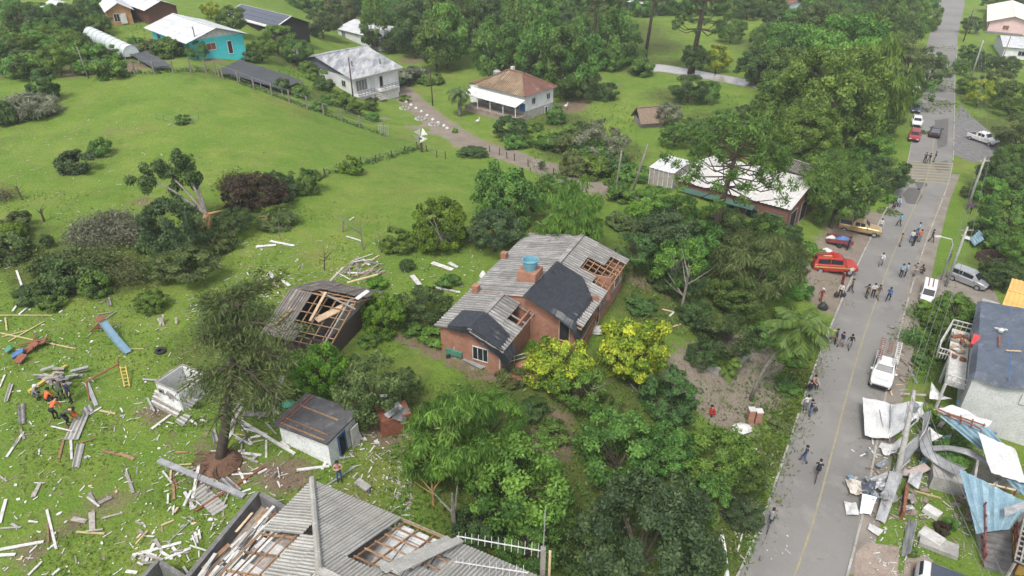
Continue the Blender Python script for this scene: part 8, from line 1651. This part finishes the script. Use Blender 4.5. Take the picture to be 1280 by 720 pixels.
r = root('swing_frame', at(128, 466), 'toppled rusty swing frame with a yellow ladder end', 'swing frame'); MB().tube([px3(106, 478, .15), px3(148, 455, .8)], .06, 6).build('crossbar', M['rust'], r); mb = MB(); a0, a1, b0, b1 = px3(150, 458, .7), px3(157, 457, .75), px3(156, 484, .1), px3(162, 483, .1); mb.tube([a0, b0], .05, 6); mb.tube([a1, b1], .05, 6)
for k in range(6): mb.tube([a0.lerp(b0, (k + .5) / 6), a1.lerp(b1, (k + .5) / 6)], .035, 5)
mb.build('ladder', M['yellow'], r); mb = MB(); mb.tube([px3(108, 478, .15), px3(112, 500, .1)], .05, 6); mb.tube([px3(147, 449, .9), px3(149, 462, .1)], .05, 6); mb.build('leg_pair', M['rust'], r)
r = root('merry_go_round', at(38, 436), 'smashed red and blue merry-go-round with a rusty cross hub', 'merry-go-round'); c = Vector(at(44, 432)); mb = MB()
for k in range(4): a = k * math.pi / 2 + .4; mb.beam(c + Vector((0, 0, .35)), c + Vector((1.1 * math.cos(a), 1.1 * math.sin(a), .35)), .14, .08)
mb.build('hub_cross', M['rust'], r)
for (u, v, mk, s, rot) in ((52, 432, 'rust', 1.0, .2), (40, 438, 'rust', 1.1, .9), (24, 445, 'blue', .9, .4), (27, 452, 'rust', .8, 1.2), (12, 440, 'green', .5, .7)): c = Vector(at(u, v)); MB().box(c + Vector((0, 0, .3)), (s, .7, .07), (Vector((math.cos(rot), math.sin(rot), .4)).normalized(), Vector((-math.sin(rot), math.cos(rot), 0)), Vector((-.4 * math.cos(rot), -.4 * math.sin(rot), 1)).normalized())).build('seat_board', M[mk], r)
p = at(201, 440); mb = MB(); mb.lathe(Vector(p), [(.24, .04), (.40, .02), (.44, .12), (.40, .22), (.24, .20), (.22, .12), (.24, .04)], 16); tag(mb.build('old_tyre', M['tyre'], org=p), 'old black tyre lying on the lawn above the ruined hut', 'tyre')
p = Vector(at(78, 475)); r = root('rubble_pile', p, 'grey pile of smashed boards between the rescue workers', 'rubble pile')
for k in range(22): c = p + Vector((R.uniform(-1.5, 1.3), R.uniform(-.8, .8), R.uniform(.05, .6))); a = R.uniform(-.6, .9); MB().box(c, (R.uniform(.6, 1.8), R.uniform(.1, .3), .06), (Vector((math.cos(a), math.sin(a), R.uniform(-.2, .2))).normalized(), Vector((-math.sin(a), math.cos(a), 0)), Vector((0, 0, 1)))).build('broken_board', M[['greywood', 'metal', 'concretedark', 'greywood'][k % 4]], r)
p = Vector(at(207, 408)); r = root('smashed_bench', p, 'smashed grey wooden bench among fallen branches', 'bench')
for k in range(5): a = p + Vector((R.uniform(-.8, .8), R.uniform(-.4, .4), .05)); MB().beam(a, a + Vector((R.uniform(-.5, .5), .4, R.uniform(.3, .9))), .16, .05).build('slat', M['greywood'], r)
a, b = px3(446, 601, .35), px3(461, 611, .35); r = root('grey_bench', a, 'long grey concrete bench on the lawn beside the bungalow', 'bench'); MB().beam(a, b, .5, .12).build('seat', M['concrete'], r)
for t in (.12, .88): MB().beam(a.lerp(b, t), a.lerp(b, t) - Vector((0, 0, .4)), .3).build('leg', M['concretedark'], r)
# small shed ruin in the shade, its bent sheet
p = Vector(at(487, 538)); r = root('collapsed_lean_to', p, 'collapsed reddish lean-to under a curled pale metal sheet', 'shed'); MB().box(p + Vector((.3, .4, .7)), (2.2, 1.6, 1.5), (Vector((.9, .4, 0)).normalized(), Vector((-.4, .9, 0)).normalized(), Vector((0, 0, 1)))).build('wall', M['rust'], r); bent('curled_sheet', None, [(480, 519, 1.7), (498, 503, 2.2), (504, 510, 1.8), (486, 524, 1.6)], M['metal'], wob=.1, seed=41, parent=r); bent('dark_sheet', None, [(496, 508, 2.0), (512, 512, 1.5), (506, 530, 1.2), (490, 524, 1.6)], M['concretedark'], wob=.06, seed=42, parent=r)
# clutter along the brick house front
p = Vector(at(570, 444)); r = root('garden_cart', p, 'little green cart with white cloth at the brick house wall', 'cart'); MB().box(p + Vector((0, 0, .45)), (1.5, .8, .5), (Vector((.9, -.42, 0)).normalized(), Vector((.42, .9, 0)).normalized(), Vector((0, 0, 1)))).build('tray', M['green'], r); bundle_ = MB().box(p + Vector((.2, .1, .85)), (.7, .6, .25)).build('cloth', M['white'], r)
for k in (-1, 1): MB().tube([p + Vector((.6 * k, -.4, .2)), p + Vector((.6 * k + .04, -.5, .2))], .2, 10).build('wheel', M['tyre'], r)
for k in range(4): a, b = px3(578 + k * 2, 449 - k, .15 + .06 * k), px3(602 + k * 2, 461 - k, .15 + .06 * k); tag(MB().beam(a, b, .1, .05).build('pipe_bundle', M['metal'], org=tuple(a)), 'grey metal bar stacked along the brick house front wall', 'bar', 'bars stacked at the brick house')
bundle(Vector(at(604, 347)), .4, .36, .8, M['white'], 'white_drum', 'white upright sack standing left of the brick house roof', 51); bundle(Vector(at(746, 414)), 1.0, .6, .6, M['white'], 'white_bundle', 'crumpled white sheet heap at the brick house corner', 52); bundle(Vector(at(358, 512)) + Vector((0, .5, 0)), .5, .4, .5, mat('green_plastic', (.10, .42, .28), None, 3, .5), 'green_bag', 'crumpled green plastic behind the outbuilding', 53)
# television aerials on masts in front of the bungalow
def aerial(u0, v0, z0, u1, v1, z1, n, label):
    a, b = Vector(on_plane(u0, v0, z0)), Vector(on_plane(u1, v1, z1)); r = root('aerial', b, label, 'aerial'); MB().tube([a, b], .035, 6).build('boom', M['metalwhite'], r); e = (b - a).normalized(); s = Vector((0, 0, 1)).cross(e).normalized()
    for k in range(n): c = a.lerp(b, (k + .3) / n); w = .28 + .16 * (k / n); MB().tube([c - s * w * .2 - Vector((0, 0, w)), c + s * w * .2 + Vector((0, 0, w))], .016, 5).build('element', M['metalwhite'], r)
    return b
zz = BUN.o.z + 4.4; e = aerial(571, 670, zz, 679, 689, zz, 13, 'long white comb-like television aerial above the bungalow eave'); aerial(568, 702, zz - .4, 660, 716, zz - .4, 11, 'lower white television aerial at the bottom edge')
r = root('aerial_mast', e - Vector((0, 0, 6)), 'weathered wooden aerial mast at the bottom edge', 'mast'); MB().beam(e - Vector((0, 0, 6)), e + Vector((0, .0, .25)), .26).build('shaft', M['greywood'], r); MB().tube([e, e + Vector((.05, .2, 3.0))], .03, 6).build('rod', M['metal'], r); MB().beam(e + Vector((.35, 0, -6)), e + Vector((.35, 0, 0)), .12).build('stay', M['palewood'], r)
tag(MB().tube([Vector(at(908, 720)), px3(905, 690, .9), px3(901, 668, 1.5)], .2, 5).build('pale_post', M['white'], org=at(908, 720)), 'tall white pale post at the foot of the road bank', 'post')
# little scraps everywhere: 300 each their own, the rest as one mass
rr = random.Random(21); SCR = []
for k in range(10):
    mb = MB(); n = rr.randint(4, 6); P = [(rr.uniform(.6, 1.1) * math.cos(2 * math.pi * i / n), rr.uniform(.35, .7) * math.sin(2 * math.pi * i / n)) for i in range(n)]; mb.prism([(x * .16, y * .16) for x, y in P], 0, .05); SCR.append(mb.mesh('scrap'));
    SCR[-1].materials.append(M['white'])
ZONES = [((0, 60, 300, 470), 60, 'left lawn around the play equipment'), ((100, 380, 230, 480), 40, 'lawn above the ruined hut'), ((0, 480, 200, 720), 50, 'lower left lawn'), ((180, 500, 360, 690), 36, 'lawn around the uprooted pine'), ((300, 300, 420, 400), 26, 'grass left of the dark shed'), ((440, 310, 610, 372), 50, 'grass behind the brick house'), ((410, 540, 520, 660), 14, 'lawn right of the outbuilding'), ((1130, 600, 1230, 700), 24, 'small fenced lawn')]
tot = 0
for (x0, y0, x1, y1), n, where in ZONES:
    if x0 == 0 and x1 == 60: x1, y0, y1 = 300, 300, 470
    if n == 60: x0, y0, x1, y1 = 0, 320, 130, 470
    for k in range(n):
        u, v = rr.uniform(x0, x1), rr.uniform(y0, y1); p = at(u, v); o = place(SCR[k % 10], 'scrap', None, (p[0], p[1], p[2] + .02), [M[rr.choice(['white', 'white', 'white', 'rubble', 'palewood', 'metal'])]]); s = rr.uniform(.3, 1.0) * (1.8 if rr.random() < .12 else 1); o.scale = (s, s * rr.uniform(.6, 1.3), 1); o.rotation_euler = (rr.uniform(-.1, .1), rr.uniform(-.1, .1), rr.uniform(0, 6.28)); tag(o, f'small pale scrap scattered on the {where}', 'scrap', f'scraps on the {where}')
mb = MB()
for k in range(3900):
    z = rr.choice([(0, 300, 360, 720), (0, 300, 360, 720), (300, 300, 620, 380), (0, 150, 300, 330), (150, 500, 360, 700), (230, 330, 480, 420), (1085, 560, 1160, 720), (1130, 520, 1230, 700), (410, 540, 520, 660), (900, 560, 990, 700)]); p = at(rr.uniform(z[0], z[2]), rr.uniform(z[1], z[3])); a = rr.uniform(0, 6.28)
    if edge_x(RL, p[1]) - .2 < p[0] < edge_x(RR, p[1]) + .2 and rr.random() < .85: continue
    s = rr.uniform(.03, .085); d = Vector((math.cos(a), math.sin(a), 0)) * s * rr.choice([1, 1, 2.2, 4.5]); n = Vector((-math.sin(a), math.cos(a), 0)) * s * rr.uniform(.3, .8)
    P = Vector(p) + Vector((0, 0, .06)); mb.mi = rr.choice([0, 0, 1, 2]); mb.poly([P - d - n, P + d - n * .6, P + d * .8 + n, P - d * .7 + n * 1.1])
tag(mb.build('litter', [M['white'], M['greywood'], M['rubble']], uv=False), 'fine pale litter strewn over the lawns', None, kind='stuff')
mb = MB()
for k in range(170):
    z = rr.choice([(1085, 560, 1160, 650), (1150, 500, 1230, 545), (1190, 600, 1215, 650), (1110, 400, 1150, 480), (1200, 490, 1280, 540), (430, 325, 480, 348)]); p = Vector(at(rr.uniform(z[0], z[2]), rr.uniform(z[1], z[3]))); a = rr.uniform(0, 6.28); mb.box(p + Vector((0, 0, .1)), (rr.uniform(.2, .9), rr.uniform(.08, .4), rr.uniform(.03, .2)), (Vector((math.cos(a), math.sin(a), rr.uniform(-.3, .3))).normalized(), Vector((-math.sin(a), math.cos(a), 0)), Vector((0, 0, 1))))
tag(mb.build('rubble', M['rubble'], uv=False), 'broken rubble strewn under the wrecked roofs', None, kind='stuff')
# grass blades and ground cover as masses
def cover(name, regions, n, L, Wd, colr, label, up=.9, seed=1, z=.05):
    rs = np.random.RandomState(seed); rr = random.Random(seed); C = []
    tot = sum(r_[4] for r_ in regions)
    for u0, v0, u1, v1, wt in regions:
        for k in range(int(n * wt / tot)):
            p = at(rr.uniform(u0, u1), rr.uniform(v0, v1)) if False else None
            C.append((rr.uniform(u0, u1), rr.uniform(v0, v1)))
    P = np.array([at(u, v) for u, v in C]); P = P[[not (edge_x(RL, q[1]) - .3 < q[0] < edge_x(RR, q[1]) + .4) for q in P]]; P[:, 2] += z + rs.uniform(0, L * .5, len(P))
    V, Q, T = leaves(rs, P, rs.normal(0, .5, (len(P), 3)) + np.array([0, 0, .5]), L, Wd, .6, -.6 * up, np.clip(rs.normal(.5, .22, len(P)), 0, 1))
    o = place(np_mesh(name, V, Q, T, [M['leaf_' + colr]]), name); tag(o, label, None, kind='stuff')
cover('undergrowth', [(480, 480, 960, 720, 6), (780, 300, 960, 420, 3), (930, 420, 1010, 700, 3), (640, 280, 720, 330, 1), (0, 10, 210, 84, 4), (345, 85, 410, 118, 1), (660, 130, 800, 230, 3), (1190, 60, 1280, 150, 2), (1220, 240, 1280, 350, 2), (1140, 380, 1190, 480, 2), (1150, 520, 1215, 580, 2), (820, 120, 980, 190, 2)], 16000, .34, .16, 'mid', 'mixed undergrowth below the trees and along the banks', seed=4, z=.15)
rs = np.random.RandomState(5); N_ = 60000; Y_ = 20 + 50 * rs.uniform(0, 1, N_) ** 1.3; X_ = rs.uniform(-1, 1, N_) * (8 + Y_ * .72); keep = []
for x, y in zip(X_, Y_):
    e = edge_x(RL, y)
    if x < e - 1.2 or (x > edge_x(RR, y) + 3 and rs.rand() < .3): keep.append((x, y, ground(x, y)))
P = np.array(keep); clump_ = np.array([mnoise.noise(Vector((x * .22, y * .22, 3.0))) for x, y, z in keep]); P = P[clump_ > -.12 + .25 * (rs.uniform(0, 1, len(P)) - .5)]; P[:, 2] += .06
V, Q, T = leaves(rs, P, rs.normal(0, .5, (len(P), 3)) + np.array([0, 0, .5]), .24, .08, .6, -.5, np.clip(rs.normal(.5, .25, len(P)), 0, 1))
tag(place(np_mesh('rough_grass', V, Q, T, [M['leaf_grass']]), 'rough_grass'), 'tufts of longer grass over the lawns', None, kind='stuff')
def litter_on(name, pts, n, colr, label, L, Wd, seed):
    rs = np.random.RandomState(seed); P = []
    for u, v, rad in pts:
        c = on_plane(u, v, 0)
        for k in range(n): a = rs.uniform(0, 6.28); q = rad * rs.uniform(0, 1) ** .7; x, y = c[0] + q * math.cos(a), c[1] + q * math.sin(a); P.append((x, y, ground(x, y) + .05))
    V, Q, T = leaves(rs, np.array(P), np.tile(np.array([0., 0, 1]), (len(P), 1)), L, Wd, .35, 0, np.clip(rs.normal(.45, .25, len(P)), 0, 1)); tag(place(np_mesh(name, V, Q, T, [M['leaf_' + colr]]), name), label, None, kind='stuff')
litter_on('fallen_leaves', [(1150, 120, 3), (1165, 100, 5), (1175, 80, 6), (1160, 135, 4), (1180, 130, 3), (1150, 165, 1.5), (1130, 225, 1.5), (1110, 265, 1.5), (1185, 110, 4), (1170, 60, 6)], 260, 'olive', 'leaves and twigs blown over the far road', .5, .22, 8)
litter_on('road_dust_leaves', [(1000, 540, 1.2), (975, 620, 1.2), (1025, 460, 1), (1060, 380, 1), (1085, 560, 1.5), (1070, 610, 1.5), (1100, 470, 1.5), (1120, 420, 1.2), (1140, 350, 1.2)], 60, 'straw', 'dry bits gathered along the road edges', .14, .07, 9)

def verge(name, lines, n, colr, label, L, Wd, spread, seed):
    rs = np.random.RandomState(seed); P = []
    for px in lines:
        Q_ = [at(u, v) for u, v in px]
        for a, b in zip(Q_, Q_[1:]):
            for k in range(int(n * math.dist(a[:2], b[:2]))): t = rs.rand(); x, y = lerp(a[0], b[0], t) + rs.normal(0, spread), lerp(a[1], b[1], t) + rs.normal(0, spread); P.append((x, y, ground(x, y) + abs(rs.normal(0, .28))))
    P = np.array(P); V, Q, T = leaves(rs, P, rs.normal(0, .6, (len(P), 3)) + np.array([0, 0, .7]), L, Wd, .6, -.3, np.clip(rs.normal(.4, .22, len(P)), 0, 1)); tag(place(np_mesh(name, V, Q, T, [M['leaf_' + colr]]), name), label, None, kind='stuff')
verge('fence_weeds', [[(0, 92), (60, 91), (120, 91), (194, 92), (262, 90)], [(270, 92), (318, 111), (362, 127), (427, 151), (482, 170)], [(395, 224), (430, 212), (490, 196), (525, 185)]], 24, 'dark', 'dark weeds growing along the fence lines', .4, .16, .35, 31)
verge('bank_weeds', [[(1028, 410), (1012, 450), (1000, 490), (985, 530), (960, 590), (935, 650), (915, 700)], [(1015, 420), (995, 470), (975, 530), (945, 600)]], 46, 'grass', 'pale weeds on the road bank', .3, .1, .9, 32)

# ---- the humid air of the photograph -----------------------------------------------------------
hm = bpy.data.materials.new('humid_air'); hm.use_nodes = True; n = hm.node_tree; n.nodes.remove(n.nodes['Principled BSDF'])
pv = n.nodes.new('ShaderNodeVolumePrincipled'); pv.inputs['Color'].default_value = (.93, .95, .97, 1); pv.inputs['Density'].default_value = .00026; n.links.new(pv.outputs[0], n.nodes['Material Output'].inputs['Volume'])
hz = MB(); hz.box((0, 1300, 22), (3400, 3600, 48)); o = hz.build('haze', hm, uv=False); tag(o, 'thin humid haze over the valley', None, kind='stuff')
write_labels()
